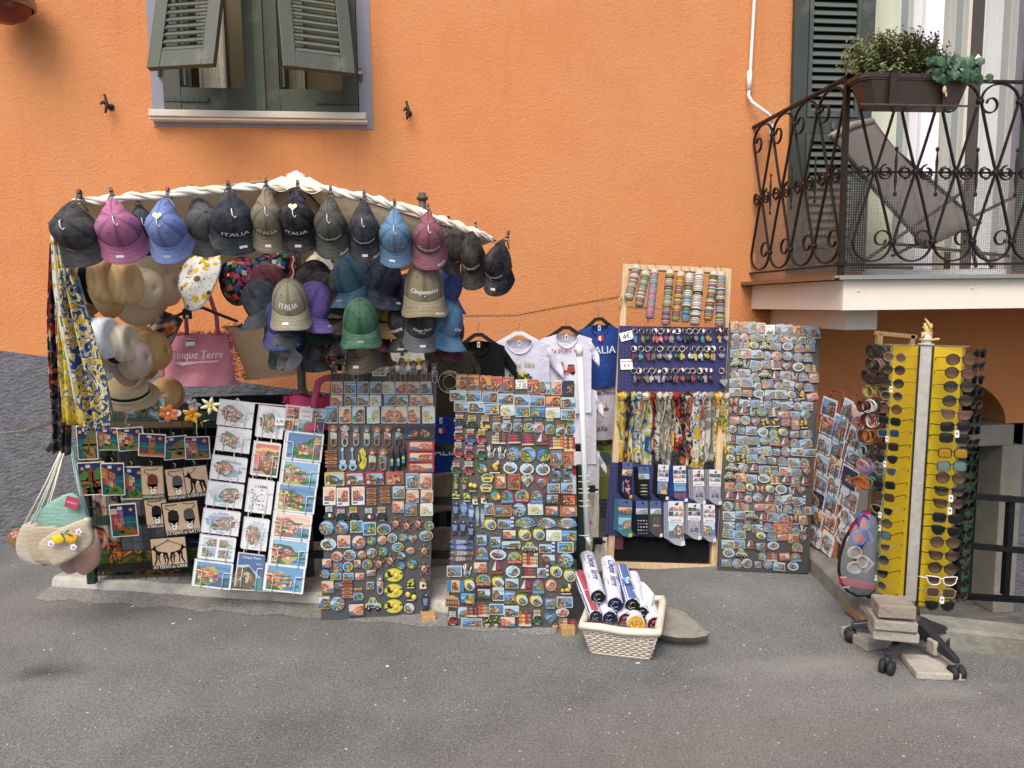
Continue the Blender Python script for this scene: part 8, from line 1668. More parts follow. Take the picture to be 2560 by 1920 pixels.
for j in range(13):
 z = .008+j*hb/13; pr = bper(z, NP); pts = []
 for i, (x, y) in enumerate(pr):
  side = i//NP; nx, ny = ((0, -1), (1, 0), (0, 1), (-1, 0))[side]; o_ = .0035*(1 if (i+j) % 2 else -1); pts.append((x+nx*o_, y+ny*o_, z))
 m.tube(pts, .0042, mulc(H(wk), random.uniform(.85, 1.05)), 5, closed=True)
tag(obj('weave', m, matte, t), None, None, kind='stuff')
m = MB()
for i in range(4*10):
 a, b = bper(0, 10)[i], bper(hb, 10)[i]; m.tube([(a[0], a[1], 0), (b[0], b[1], hb)], .0035, wk, 5)
tag(obj('stakes', m, matte, t), None, None, kind='stuff')
m = MB(); m.tube([(x, y, hb-.002+.004*math.sin(i)) for i, (x, y) in enumerate(bper(hb, 8))], .017, '#dfd3c2', 8, closed=True); obj('liner', m, soft, t)
m = MB(); c = bring(.02); m.box((wb/2, dpb/2, .05), (wb*.96, dpb*.96, .09), '#c9bba6'); obj('liner_inside', m, soft, t)
m = MB(); m.tube([(x, y, .006) for x, y in bper(0, 8)], .006, '#cfc2b0', 6, closed=True); obj('foot_rim', m, matte, t)
zb_ = Zc(1400, 1340, 5.185)
def towel(label, near, far, w_, dn, df, col, inner, stripes=None, text=None, tie='#d9cfc0', end=True):
 a, b = P(*zb_(*near), dn), P(*zb_(*far), df); r0 = w_/5.185/2*dn/F; ax = (b-a); L_ = ax.length; rot = ax.to_track_quat('Z', 'Y').to_matrix().to_4x4()
 M = Matrix.Translation(a) @ rot; t = thing('rolled_towel', label, 'towel', M, 'rolled towels in the basket'); Mi = (rot.to_3x3()).inverted()
 up = Mi @ Vector((0, -.8, .6)); a0 = math.atan2(up.y, up.x); m = MB(); N_ = 20
 def fn(u, v):
  an = a0+2*math.pi*u; rr_ = r0*(1+.05*math.sin(an*2+1)+.03*math.sin(v*14+an*3))*(.86 if .47 < v < .53 else 1); return (math.cos(an)*rr_, math.sin(an)*rr_, v*L_)
 def cf(u, v):
  if stripes:
   s = abs(((u+.5) % 1)-.5)
   for lo, hi, c in stripes:
    if lo <= s <= hi: return c
  return col
 m.grid(fn, 40, 24, col, cf=cf); m._add([fn(k/20, 1) for k in range(20)], [tuple(range(20))], col); obj('outer_layer', m, soft, t)
 m = MB(); sp = []
 for k in range(64): an = a0+k*.42; rr_ = r0*(.95-.9*k/64); sp.append((math.cos(an)*rr_, math.sin(an)*rr_*.95, -.002+.004*math.sin(k)))
 m.tube(sp, r0*.06, inner, 5, flat=(.012, r0*.07)); m._add([(math.cos(k*.4)*r0*.96, math.sin(k*.4)*r0*.96, .004) for k in range(16)], [tuple(range(15, -1, -1))], mulc(C(inner), .45)); m.tube([(math.cos(a0+k*.4)*r0*.98, math.sin(a0+k*.4)*r0*.98, .0) for k in range(16)], .003, '#d9d6d4', 5)
 sp2 = [(x*.92, y*.92, z-.001) for x, y, z in sp[20:48]]; m.tube(sp2, .0012, '#cfcdd0', 4); obj('rolled_end', m, cloth, t)
 if text:
  m = MB()
  def tf(x, z): an = a0+z/r0; return (math.cos(an)*(r0*1.05), math.sin(an)*(r0*1.05), L_*.56-x)
  letters(m, text, L_*.62, 0, .0, col='#2b2f86', shear=.3, fn=tf, hscale=1.2, bold=.0004)
  for x_, c in ((-L_*.24, '#3f8a5a'), (L_*.2, '#b83a48')): vs = [tf(x_+dx, -.025+dz) for dx, dz in ((-.02, -.002), (.02, -.002), (.02, .002), (-.02, .002))]; m._add(vs, [(0, 1, 2, 3)], c)
  obj('lettering', m, matte, t)
 if tie: m = MB(); m.tube([tuple(Vector(fn(k/14, .5))*1.05*Vector((1, 1, 0))+Vector((0, 0, L_*.5))) if False else (fn(k/14, .5)[0]*1.08, fn(k/14, .5)[1]*1.08, L_*.5) for k in range(14)], .002, tie, 5, closed=True); obj('tie', m, cloth, t)
bd = bf
wht = '#d6d8e6'
towel('rolled towel with navy end at the bottom left of the basket', (640, 1050), (470, 640), 195, bd+.06, bd+.3, wht, '#23284a', tie=None)
towel('rolled striped red and blue towel leaning at the left edge of the basket', (460, 1030), (250, 500), 175, bd+.06, bd+.36, '#b9bfd0', '#2b3350', stripes=[(.0, .09, '#a8505c'), (.09, .14, '#e6e6ea'), (.14, .2, '#5a6a9a'), (.2, .24, '#e6e6ea'), (.3, .34, '#5a6a9a')])
towel('rolled white towel with burgundy end in the middle of the lower row', (845, 1075), (700, 700), 190, bd+.07, bd+.3, wht, '#5f1c2c', tie=None)
towel('rolled white towel with yellow end at the front of the basket', (980, 1130), (880, 800), 240, bd+.05, bd+.25, wht, '#d9a63a', tie=None)
towel('rolled white towel with burgundy end at the right front corner', (1225, 1135), (1080, 720), 205, bd+.05, bd+.33, '#dedce2', '#5f1526', tie=None)
towel('rolled white towel with black end behind the yellow one', (1060, 990), (940, 520), 190, bd+.1, bd+.38, wht, '#202128')
towel('rolled blue towel with white stripes and black end', (935, 890), (800, 430), 200, bd+.09, bd+.42, '#5f6fa6', '#1c1d24', stripes=[(.1, .125, '#e9e9ee'), (.15, .175, '#e9e9ee'), (.3, .33, '#e9e9ee')])
towel('rolled white Cinque Terre towel with navy end, centre of the basket', (715, 880), (620, 330), 215, bd+.08, bd+.42, wht, '#1f2748', text='Cinque Terre')
towel('rolled white Cinque Terre towel with black end, left of the basket', (490, 780), (350, 265), 205, bd+.1, bd+.44, wht, '#1d1e28', text='Cinque Terre')
q_ = P(*zb_(860, 570), bd+.2); m = MB(); r_ = random.Random(4)
for k in range(7): a = k*.9; m._add([(0, 0, 0), (math.cos(a)*.02, -.012, math.sin(a)*.014+.004), (math.cos(a+.5)*.026, -.006, math.sin(a+.5)*.018), (math.cos(a+.8)*.014, -.014, math.sin(a+.8)*.01)], [(0, 1, 2, 3)], r_.choice(['#5f9ad0', '#e9e2b0', '#dfe9f4', '#3f7fc0']))
m.ball((0, 0, 0), (.02, .012, .012), '#a9c8e6', 7, 5); tag(obj('ribbon_bow', m, gloss, M=Matrix.Translation(q_)), 'blue and cream ribbon bow on the blue striped towel', 'bow')
q_ = P(*zb_(1075, 680), bd+.16); m = MB(); m.grid(lambda u, v: ((u-.5)*.1*(1-.5*v), -.02*math.sin(u*9)-.01, -.07*v+.03*math.sin(u*4)), 14, 8, '#e2e2ea'); solidify(obj('cloth_tail', m, soft, M=Matrix.Translation(q_)), .003); tag(bpy.context.scene.objects['cloth_tail'], 'white cloth tail sticking up at the right of the basket', 'cloth')
# ================================================================ WOODEN FRAME WITH BLUE PEGBOARDS
za, zb2 = Zc(1500, 640, 3.95), Zc(1500, 960, 3.456)
fbl, fbr, ftl, ftr = (1516, 1420), (1790, 1428), (1556, 661), (1827, 673)
f0 = G(1516, 1425).y; fpl = board(fbl, fbr, ftl, f0, f0+.42, f0-.02)
t = thing('display_frame', 'pine frame with blue pegboards leaning against the orange wall', 'display frame', Matrix.Translation(fpl.O) @ fpl.rot.to_4x4())
def fuv(px, py): return fpl.uv(px, py)
BL, BR_, TL, TR = fuv(*fbl), fuv(*fbr), fuv(*ftl), fuv(*ftr); pw = .036; wc_ = '#d8c09a'
def strip(name, a, b, w_, d_, y, col=wc_, mt=wood): m = MB(); m.beam((a[0], y, a[1]), (b[0], y, b[1]), d_, w_, col, up=(0, 1, 0)); return bevel(obj(name, m, mt, t), .002)
strip('post', (BL[0]+pw/2, BL[1]), (TL[0]+pw/2, TL[1]), .03, pw, 0); strip('post', (BR_[0]-pw/2, BR_[1]), (TR[0]-pw/2, TR[1]), .03, pw, 0)
strip('cross_bar', (TL[0]+pw, TL[1]-.015), (TR[0]-pw, TR[1]-.015), .03, .03, 0); strip('cross_bar', (BL[0]+pw, BL[1]+.02), (BR_[0]-pw, BR_[1]+.02), .03, .035, 0)
b_1, b_2 = fuv(*za(225, 500)), fuv(*za(1270, 530)); strip('dowel', b_1, b_2, .012, .012, .006)
strip('foot_block', (BR_[0]-.1, BR_[1]-.002), (BR_[0]-.005, BR_[1]-.002), .02, .05, -.012)
blue = newmat('blue_pegboard', .45, nscale=12, namt=.1)
def peg(x):
 pts = [fuv(*p) for p in x]; m = MB(); m.slab(pts, '#23245c', -.026, -.022); return obj('pegboard', m, blue, t), pts
p1, q1 = peg([za(160, 1345), za(1220, 1345), za(1250, 716), za(180, 698)]); p2, q2 = peg([zb2(32, 1300), zb2(1000, 1345), zb2(1030, 745), zb2(80, 676)])
m = MB()
for pts in (q1, q2):
 x0, x1, z0, z1 = min(p[0] for p in pts)+.02, max(p[0] for p in pts)-.02, min(p[1] for p in pts)+.02, max(p[1] for p in pts)-.01
 for i in range(int((x1-x0)/.02)):
  for j in range(int((z1-z0)/.02)):
   if i*.02 < .16 or (j % 3 == 0): m.poly(rect(x0+i*.02-.0025, z0+j*.02-.004, x0+i*.02+.0025, z0+j*.02+.004), '#0d0e22', -.0263)
tag(obj('peg_holes', m, matte, t), None, None, kind='stuff')
m = MB(); m.slab([(BL[0]+pw, BL[1]+.045), (BR_[0]-pw, BR_[1]+.045), (BR_[0]-pw+.0, fuv(*zb2(930, 1330))[1]), (BL[0]+pw, fuv(*zb2(60, 1310))[1])], '#17171a', .016, .02); obj('black_cloth', m, soft, t)
m = MB(); c = fuv(*zb2(120, 1350)); m.slab(rect(c[0]-.05, c[1]-.05, c[0]+.055, c[1]+.05), '#5a2226', .008, .012); obj('red_card', m, card, t)
m = MB(); m.tube([(0, 0, 0), (.01, -.01, .01), (-.01, -.02, .0), (.0, -.02, -.03), (-.005, -.02, -.06)], .004, '#d0b070', 6); m.torus((0, -.01, 0), .02, .004, '#c8a868', 'X', 12, 5); tag(obj('yellow_rope', m, cloth, M=Matrix.Translation(fpl.hit(*za(195, 420), .02))), 'yellow rope knotting the chain to the frame post', 'rope')
RINGN = [0]
rm = MB(); rm.torus((0, 0, 0), 1, .16, '#ffffff', 'Z', 20, 6); ringmesh = rm.mesh('bracelet')
wband = newmat('woven_bracelet', .7, nscale=260, namt=.35, bump=.6, bscale=320)
PALB = {'charm': (['#b8aa98', '#8f8478', '#a85a50', '#7f8f70', '#c9c0b4'], 'charm strung'), 'pinkteal': (['#c97a8c', '#7a86b0', '#7fb0a4', '#8f8f9c', '#c97a8c'], 'pink, blue and teal'), 'mixed': (['#5f8f6a', '#c8c8c8', '#3a3f5f', '#c97a8c', '#a8a85a', '#4a4a55'], 'mixed dark woven'), 'orange': (['#c8782f', '#b8b03a', '#8f5a7a', '#7f7f80', '#a8623a', '#6a5a4a'], 'orange and grey woven'), 'green': (['#4f7a3a', '#c0b8a0', '#4f8fb8', '#2f2f3a', '#b86a8a', '#d9d0c0'], 'green and blue woven'), 'bw': (['#d9d4c8', '#2a2624', '#d9d4c8', '#c8bfb0'], 'black and white braided'), 'earth': (['#5f7a3a', '#a85a2f', '#5a6a9a', '#b8985a', '#d9d2c4', '#8f3f5a'], 'earthy striped'), 'rose': (['#b88a9c', '#7fa8b8', '#4a4a5a', '#a8a84a', '#5f2f3f', '#dcdcd8'], 'rose and dark patterned')}
ROLLS = [((370, 95), (280, 430), 92, 'charm', 'leftmost, tilted'), ((455, 150), (385, 490), 88, 'charm', 'second, tilted'), ((542, 130), (490, 615), 80, 'pinkteal', 'third'), ((695, 140), (645, 675), 86, 'mixed', 'fourth'), ((800, 160), (745, 640), 82, 'orange', 'fifth'), ((885, 175), (840, 650), 82, 'green', 'sixth'), ((987, 140), (935, 680), 98, 'bw', 'seventh'), ((1130, 155), (1065, 630), 86, 'earth', 'eighth'), ((1195, 160), (1180, 690), 92, 'rose', 'rightmost')]
for ri, (a, b, w_, pk_, pos) in enumerate(ROLLS):
 A_3, B_3 = fpl.hit(*za(*a), .045), fpl.hit(*za(*b), .045); ax = B_3-A_3; L_ = ax.length; r0 = w_/3.95/2*A_3.y/F*.9; rot = ax.to_track_quat('Z', 'Y').to_matrix().to_4x4(); M = Matrix.Translation(A_3) @ rot
 cols, nm = PALB[pk_]; t = thing('bracelet_roll', '%s bracelet roll of %s bracelets on the wooden frame' % (pos, nm), 'bracelet roll', M, 'rolls of bracelets on the wooden frame')
 m = MB(); m.tube([(0, 0, 0), (0, 0, L_)], r0, '#b9b2a6', 14); obj('roll', m, cloth, t); rr = random.Random(ri)
 m = MB(); m.tube([(r0*.3, 0, 0), (0, -.02, -.02), (-.004, .0, -.035)], .0016, '#1c1c1c', 5); obj('hook', m, metal, t)
 z = .03; i = 0
 while z < L_-.005:
  i += 1; th = rr.uniform(.008, .013); c = rr.choice(cols)
  o = obj('bracelet', ringmesh, wband, t, Matrix.Translation((0, 0, z)) @ Matrix.Rotation(rr.uniform(-.1, .1), 4, 'X') @ Matrix.Scale(r0*1.02, 4, (1, 0, 0)) @ Matrix.Scale(r0*1.02, 4, (0, 1, 0)) @ Matrix.Scale(th*2.6, 4, (0, 0, 1)), color=mulc(C(c), rr.uniform(.75, 1.1))); z += th
 if ri in (2, 3, 7, 8):
  m = MB()
  for k in range(6): x = rr.uniform(-1, 1)*r0; m.tube([(x, -r0, L_*.7), (x*1.5, -r0*1.2, L_*.9), (x*1.3+rr.uniform(-.01, .01), -r0, L_+.02)], .0012, rr.choice(cols), 4)
  obj('fringe', m, cloth, t)
kr = MB(); kr.torus((0, 0, 0), .0105, .0021, '#a89c88', 'Y', 16, 5); krm = kr.mesh('key_ring')
ROWK = [(752, [345, 410, 480, 540, 600, 655, 713, 770, 835, 885, 945, 1005, 1070, 1175, 1240], 95), (925, [335, 405, 470, 530, 592, 645, 700, 755, 812, 875, 935, 995, 1058, 1115, 1205], 110), (1142, [335, 385, 455, 515, 570, 640, 690, 745, 805, 865, 915, 985, 1035, 1080, 1200], 110)]
CH = [['blue fish', '#3f8fc0'], ['brass key', '#a8924a'], ['green leaf', '#2f6a3a'], ['orange car', '#d0622a'], ['pink shoe', '#e08a9a'], ['red and white', '#b8444a'], ['silver tag', '#a9a9a6'], ['violet', '#8f6ab0'], ['dark green', '#2f5a40'], ['black beads', '#26262a'], ['steel ball', '#9a9a9c'], ['turquoise', '#3fa8a8'], ['gold', '#c8a23a'], ['gold star', '#d0a840'], ['silver heart', '#b0b0b2']]
CH2 = [['red bottle', '#8f1f2a'], ['turquoise shell', '#4fb0b0'], ['red and grey', '#a0303a'], ['olive bar', '#7f7f5a'], ['silver chain', '#a8a49c'], ['tiny tag', '#8f8a80'], ['white oval', '#d0d0cc'], ['small flag', '#3f7a50'], ['yellow lemon', '#e0c830'], ['white spoon', '#dcdcdc'], ['yellow pair', '#d9c22a'], ['white drop', '#e0e0e0'], ['lemon leaf', '#c8c030'], ['gold flamingo', '#c8a050'], ['silver heart', '#a8a8aa']]
CH3 = [['grey cluster', '#8f8f94'], ['dark red', '#7f1f2a'], ['round medal', '#9a8a60'], ['white and green', '#c9d4cc'], ['thin bar', '#b0b0b0'], ['grey bow', '#b9b9bc'], ['purple glass', '#5f4a6a'], ['wooden', '#8a6a40'], ['red white flag', '#b83038'], ['green bottle', '#24503a'], ['red scooter', '#a8323a'], ['green ribbon', '#2f5a45'], ['white red bar', '#c0a0a0'], ['brown strap', '#6a4a35'], ['large glass heart', '#a8b0ac']]
shp = {}
def charm_mesh(k):
 if k in shp: return shp[k]
 m = MB()
 if k == 0: m.ball((0, 0, -.03), (.009, .005, .013), '#fff', 8, 6)
 elif k == 1: m.slab([(x, z-.03) for x, z in heartpts(.022, .022, 14)], '#fff', -.003, .003)
 elif k == 2: m.slab([(x, z-.034) for x, z in rrect(.011, .032, .003, 2)], '#fff', -.002, .002)
 elif k == 3: m.lathe([(.001, -.05), (.006, -.05), (.006, -.03), (.0025, -.025), (.0025, -.018)], '#fff', 8)
 else: m.torus((0, 0, -.032), .009, .003, '#fff', 'Y', 12, 5); m.slab([(x, z-.032) for x, z in circ(0, 0, .007, None, 10)], '#fff', -.001, .001)
 for z in (-.013, -.017): m.torus((0, 0, z), .0022, .0006, '#fff', 'X', 6, 4)
 shp[k] = m.mesh('charm'); return shp[k]
for r, (y, xs_, ln) in enumerate(ROWK):
 chs = (CH, CH2, CH3)[r]
 for i, x in enumerate(xs_):
  rr = random.Random(r*50+i); px, py = za(x, y-8); t = thing('keychain', '%s keychain, %s in the %s row on the blue pegboard' % (chs[i][0], ORD[i+1], ORD[r+1]), 'keychain', fpl.mat(fpl.hit(px, py, .045), rr.uniform(-.12, .12)), 'keychains on the blue pegboard')
  M = Matrix.Rotation(rr.uniform(-.6, .6), 4, 'Z'); obj('key_ring', krm, metal, t, M @ Matrix.Scale(1.5, 4), color='#e8c87a' if i > 11 and r == 0 else None)
  for s in range(2 if (i+r) % 3 else 3): obj('charm', charm_mesh((i*2+r+s) % 5 if 'heart' not in chs[i][0] else 1), resin, t, Matrix.Translation((rr.uniform(-.007, .007), -.004*s, -.006)) @ Matrix.Rotation(rr.uniform(-.15, .15), 4, 'Y') @ Matrix.Scale(1.25 if chs[i][0] != 'large glass heart' else 2.2, 4), color=chs[i][1])
  if rr.random() < .4: m = MB(); m.slab([(x_+.008, z_+.003) for x_, z_ in rrect(.014, .02, .002, 1)], '#e4e2de', -.006, -.0055); obj('price_tag', m, card, t, Matrix.Rotation(rr.uniform(-.8, .8), 4, 'Y'))
  m = MB(); m.tube([(0, .02, .006), (0, -.01, .004), (0, -.014, .01)], .0015, '#b0b0ae', 5); obj('peg_hook', m, metal, t)
pricesign(fpl, *za(262, 790), 130/3.95, 84/3.95, [('4€', .6, 0)], 'tilted handwritten 4€ sign at the upper left of the keychains', off=.035, tilt=-.3)
pricesign(fpl, *za(262, 1070), 118/3.95, 100/3.95, [('PORTACHIAVI', .9, .27), ('€ 4', .45, -.12)], 'handwritten PORTACHIAVI € 4 sign beside the second keychain row', off=.035, tilt=-.07)
s1, s2 = fpl.hit(*zb2(150, 92), .04), fpl.hit(*zb2(1110, 105), .04); m = MB(); m.tube([(0, 0, 0), s2-s1], .006, '#2a2a2c', 8); tag(obj('scarf_rail', m, metal, M=Matrix.Translation(s1)), 'thin dark rail the small scarves are knotted on', 'rail')
SC = [(190, 670, 78, sc_yel, 'yellow and pink'), (242, 655, 40, sc_drk, 'dark narrow'), (280, 650, 56, sc_blu, 'green blue'), (328, 655, 62, sc_lem, 'yellow lemon'), (392, 715, 74, sc_blu, 'turquoise and yellow'), (448, 590, 50, sc_red, 'dark red short'), (505, 640, 58, sc_gry, 'grey and white'), (560, 715, 60, sc_gry, 'long silver grey'), (600, 560, 44, sc_maj, 'blue and yellow'), (655, 560, 86, sc_red, 'red and navy'), (705, 665, 54, sc_drk, 'black and orange'), (745, 705, 56, sc_cir, 'circle printed'), (838, 740, 80, sc_lem, 'white lemon printed'), (890, 640, 52, sc_pnk, 'pink and green'), (945, 645, 72, sc_gry, 'large white and grey'), (1018, 710, 72, sc_yel, 'golden yellow'), (1085, 660, 56, sc_gry, 'pale grey green')]
for i, (x, yb_, w_, mt, nm) in enumerate(SC):
 top = fpl.hit(*zb2(x, 105), .06); rr = random.Random(i); a = zb2(x, 105); b = zb2(x+rr.uniform(-14, 22), yb_); d_ = top.y; W2 = w_/3.456*d_/F*1.75; Lz = (P(*b, d_)-P(*a, d_)); t = thing('knotted_scarf', '%s silk scarf knotted on the rail, %s from the left' % (nm, ORD[i+1]), 'scarf', top, 'small scarves knotted on the rail')
 m = MB(); n_ = rr.random()*6
 def sf(u, v, side=0): w3 = W2*(.32+.68*min(1, v*2.6))*(1 if v < .8 else 1-(v-.8)*3.2*abs(u-.3)); return (Lz.x*v+(u-.5)*w3+.006*math.sin(v*7+n_), -.014-.016*math.sin(u*8+n_+v)-.008*math.sin(v*9), Lz.z*v*(.86 if side else 1)-.01)
 m.grid(sf, 18, 26); obj('scarf_tail', m, mt, t)
 m = MB(); m.grid(lambda u, v: tuple(Vector(sf(u, v, 1))+Vector((W2*.12, .012, 0))), 10, 16); obj('scarf_tail', m, mt, t)
 m = MB(); m.ball((0, -.012, .0), (W2*.36, .024, .026), '#fff', 12, 8); m.v = [(x_*(1+.12*math.sin(z_*200)), y_, z_+.004*math.sin(x_*150)) for x_, y_, z_ in m.v]; obj('knot', m, mt, t)
SK = [(232, 832, 104, 300, '#1f2340', 'navy lobster', 'lob'), (380, 858, 112, 270, '#16181f', 'black fish', 'fishy'), (542, 850, 112, 290, '#1c1c28', 'black with orange print', 'pic'), (690, 865, 130, 300, '#27408a', 'blue Cinque Terre', 'ct'), (852, 890, 116, 290, '#8f8f96', 'left grey scooter', 'sc'), (992, 893, 120, 290, '#8f9098', 'right grey scooter', 'sc'), (215, 1160, 140, 310, '#3f7a86', 'colourful town print', 'town'), (362, 1165, 122, 300, '#15202c', 'black with small flags', 'dots'), (482, 1168, 112, 300, '#4a4848', 'dark grey PIZZA', 'pizza'), (655, 1205, 158, 370, '#9a9ca8', 'large grey village', 'ct2'), (812, 1188, 132, 300, '#8f9098', 'lower grey scooter', 'sc'), (942, 1205, 122, 310, '#8a8c9a', 'grey village, bottom right', 'ct2')]
for i, (x, y, w_, h_, col, nm, kd) in enumerate(SK):
 px, py = zb2(x, y); W2, H2 = fpl.size(px, py, w_/3.456*.86, h_/3.456); rr = random.Random(i); t = thing('sock_pack', nm+' sock pair on a card band on the lower blue pegboard', 'socks', fpl.mat(fpl.hit(px, py, .05), rr.uniform(-.06, .04)), 'packs of socks on the lower pegboard')
 for k in range(3):
  m = MB(); dx = -.009*k; o = [(-W2*.5, H2*.48), (-W2*.5, -H2*.36), (-W2*.1, -H2*.48), (W2*.32, -H2*.52), (W2*.56, -H2*.5), (W2*.55, -H2*.4), (W2*.46, -H2*.3), (W2*.46, H2*.48)]; m.slab([(a+dx, b+.004*k) for a, b in o], col if k == 0 else mulc(C(col), .8), .01*k-.004, .01*k+.004); bevel(obj('sock', m, cloth, t), .003)
 if kd not in ('dots', 'fishy'): m = MB(); m.slab([(W2*.3, -H2*.515), (W2*.555, -H2*.49), (W2*.54, -H2*.4), (W2*.3, -H2*.42)], {'lob': '#c89a3a', 'town': '#c8a838'}.get(kd, '#c9c9d2'), -.0048, -.004); obj('toe', m, cloth, t)
 m = MB(); gcard = kd in ('ct', 'ct2', 'sc', 'pic'); m.slab(rect(-W2*.5, H2*.12, W2*.46, H2*.52), '#dcdee6' if gcard else '#2a4a8f', -.0075, -.0065)
 if gcard:
  for a in range(3):
   for b in range(2): village(m, rect(-W2*.47+a*W2*.31, H2*.17+b*H2*.12, -W2*.18+a*W2*.31, H2*.275+b*H2*.12), -.0078, rr, rr.choice(['photo', 'night', 'pink']), 5)
  m.slab(rect(-W2*.5, H2*.03, W2*.46, H2*.12), '#e6e6ee', -.0076, -.0066); letters(m, 'CINQUE TERRE', W2*.7, -.002, H2*.075, -.0079, '#3a3f5a', bold=.0004)
 else: village(m, rect(-W2*.5, H2*.14, W2*.46, H2*.3), -.0078, rr, 'sunset' if kd in ('lob', 'town') else 'water', 10)
 m.slab([(-W2*.12, H2*.44), (W2*.16, H2*.5), (W2*.02, H2*.42), (W2*.1, H2*.41)], '#15151a', -.0082, -.0075); obj('card_band', m, printed, t)
 m = MB(); f = -.0046
 if kd in ('ct2', 'town', 'pic'): village(m, rect(-W2*.46, -H2*.34, W2*.42, H2*.02), f, rr, 'paint' if kd != 'ct2' else 'photo', 40)
 if kd == 'sc': k_ = MB(); scoot(k_, 0, 0, W2*.7, H2*.17, '#4a5f94'); m._add([(x_, y_*.25+f, z_-H2*.3) for x_, y_, z_ in k_.v], k_.f, '#fff', False, k_.c); signs(m, 0, H2*.02, W2*.55, H2*.13, 3, rr, ['#c8ccd6'])
 if kd == 'lob': [m.ball((W2*rr.uniform(-.1, .3), f, -H2*rr.uniform(0, .4)), (W2*.1, .002, H2*.03), rr.choice(['#c05a6a', '#e0d0c8', '#b03a4a']), 6, 4) for _ in range(22)]; letters(m, 'CINQUE TERRE', H2*.3, -W2*.34, -H2*.18, f-.001, '#dfe0e4', rot=R(90))
 if kd == 'fishy': [m.ball((-W2*.02, f, -H2*(.06+.1*k)), (W2*.36, .002, H2*.022), ['#c88a4a', '#4a8a6a', '#b8c8b0', '#4f7a4a'][k], 10, 5) for k in range(4)]
 if kd == 'dots': [m.box(((-.3+.22*a)*W2, f, -H2*(.05+.09*b)), (.008, .001, .006), rr.choice(['#c9cdd0', '#b04a4a', '#4a8a6a'])) for a in range(4) for b in range(5)]
 if kd == 'pizza': letters(m, 'PIZZA', W2*.5, 0, -H2*.18, f-.001, '#d9d6d0', bold=.0006); m.torus((0, f, -H2*.03), W2*.18, .002, '#a8443a', 'Y', 16, 4)
 if kd == 'ct': m.poly(rect(-W2*.46, -H2*.2, W2*.42, H2*.02), '#5f9ac0', f); letters(m, 'CINQUE TERRE', W2*.7, 0, -H2*.05, f-.001, '#24345f', bold=.0005); m.poly(rect(-W2*.46, -H2*.4, W2*.42, -H2*.25), '#7a2f3a', f)
 if m.v: obj('sock_print', m, printed, t)
# ================================================================ RED RACK
z5 = Zc(1780, 780, 2.369)
rpl = board((2018, 1440), (2118, 1510), (2052, 990), 3.86, 3.92, 3.5)
t = thing('postcard_rack', 'red wire postcard rack standing along the kerb beside the black magnet board', 'rack', Matrix.Translation(rpl.O) @ rpl.rot.to_4x4())
def ruv(x, y, o=0): u, v = rpl.uv(*z5(x, y)); return (u, o, v)
for pts in ([(650, 512), (575, 1420)], [(745, 540), (640, 1440)], [(830, 500), (735, 1490)], [(700, 465), (690, 505), (650, 512)], [(700, 465), (770, 478), (760, 560)], [(775, 450), (850, 470), (848, 500)], [(590, 1425), (583, 1560), (720, 1665), (880, 1760)], [(735, 1490), (745, 1620)]):
 obj('rack_wire', MB().tube([ruv(*p, .01) for p in pts], .0035, '#8f2226', 6), plastic, t)
RC = [(693, 568, 88, 108, 'photo', 'cliff village photo'), (800, 575, 58, 110, 'photo', 'turquoise coast photo'), (680, 672, 78, 110, 'sunset', 'orange cliff photo'), (755, 690, 84, 150, 'photo', 'tall blue bay photo'), (860, 636, 100, 112, 'pink', 'tilted white edged village photo'), (662, 788, 78, 104, 'photo', 'blue sea photo'), (742, 806, 72, 130, 'photo', 'pale tower photo'), (846, 752, 90, 112, 'photo', 'white edged harbour photo'), (650, 900, 80, 104, 'photo', 'headland photo'), (725, 915, 74, 130, 'pink', 'pink toned village photo'), (836, 866, 96, 100, 'photo', 'grid of small photos'), (648, 1012, 76, 104, 'photo', 'golden hillside photo'), (720, 1030, 72, 112, 'water_full', 'pale blue bay photo'), (812, 985, 104, 132, 'night', 'dark framed photo'), (627, 1114, 76, 104, 'night', 'dark village photo'), (703, 1136, 74, 108, 'photo', 'deep blue photo'), (808, 1108, 110, 128, 'water_full', 'teal painted view'), (620, 1222, 70, 110, 'sunset', 'red and orange view'), (695, 1240, 76, 100, 'pink', 'pale headed village card'), (795, 1225, 88, 104, 'water', 'tilted watercolour card'), (606, 1328, 76, 108, 'water', 'lowest left watercolour'), (682, 1372, 76, 128, 'water', 'yellow flower watercolour'), (772, 1322, 74, 116, 'water', 'red boat watercolour')]
for i, (x, y, w_, h_, st_, de) in enumerate(RC): postcard(rpl, x, y, w_, h_, st_, de, 90+i, z5, 2.369, tilt=[4, 10, 4, 8, 20, 4, 8, 14, 4, 6, 8, 4, 6, 6, 4, 6, 4, 4, 6, 32, 6, 8, 22][i], off=.02, stack=3, grp='postcards in the red rack', where='stack in the red rack', wc='#8f2226')
for a, b, la in (((2125, 1440), (2128, 1518), 'short upright wood strip against the kerb'), ((2118, 1516), (2182, 1570), 'wood strip lying along the kerb foot')):
 A_5 = G(*a, .1) if 'up' in la else G(*a, .03); B_5 = Vector((A_5.x, A_5.y, 0)) if 'up' in la else G(*b, .03); m = MB(); m.beam((0, 0, 0), B_5-A_5, .03, .03, '#a8825a'); tag(obj('wood_strip', m, wood, M=Matrix.Translation(A_5)), la, 'wood strip')
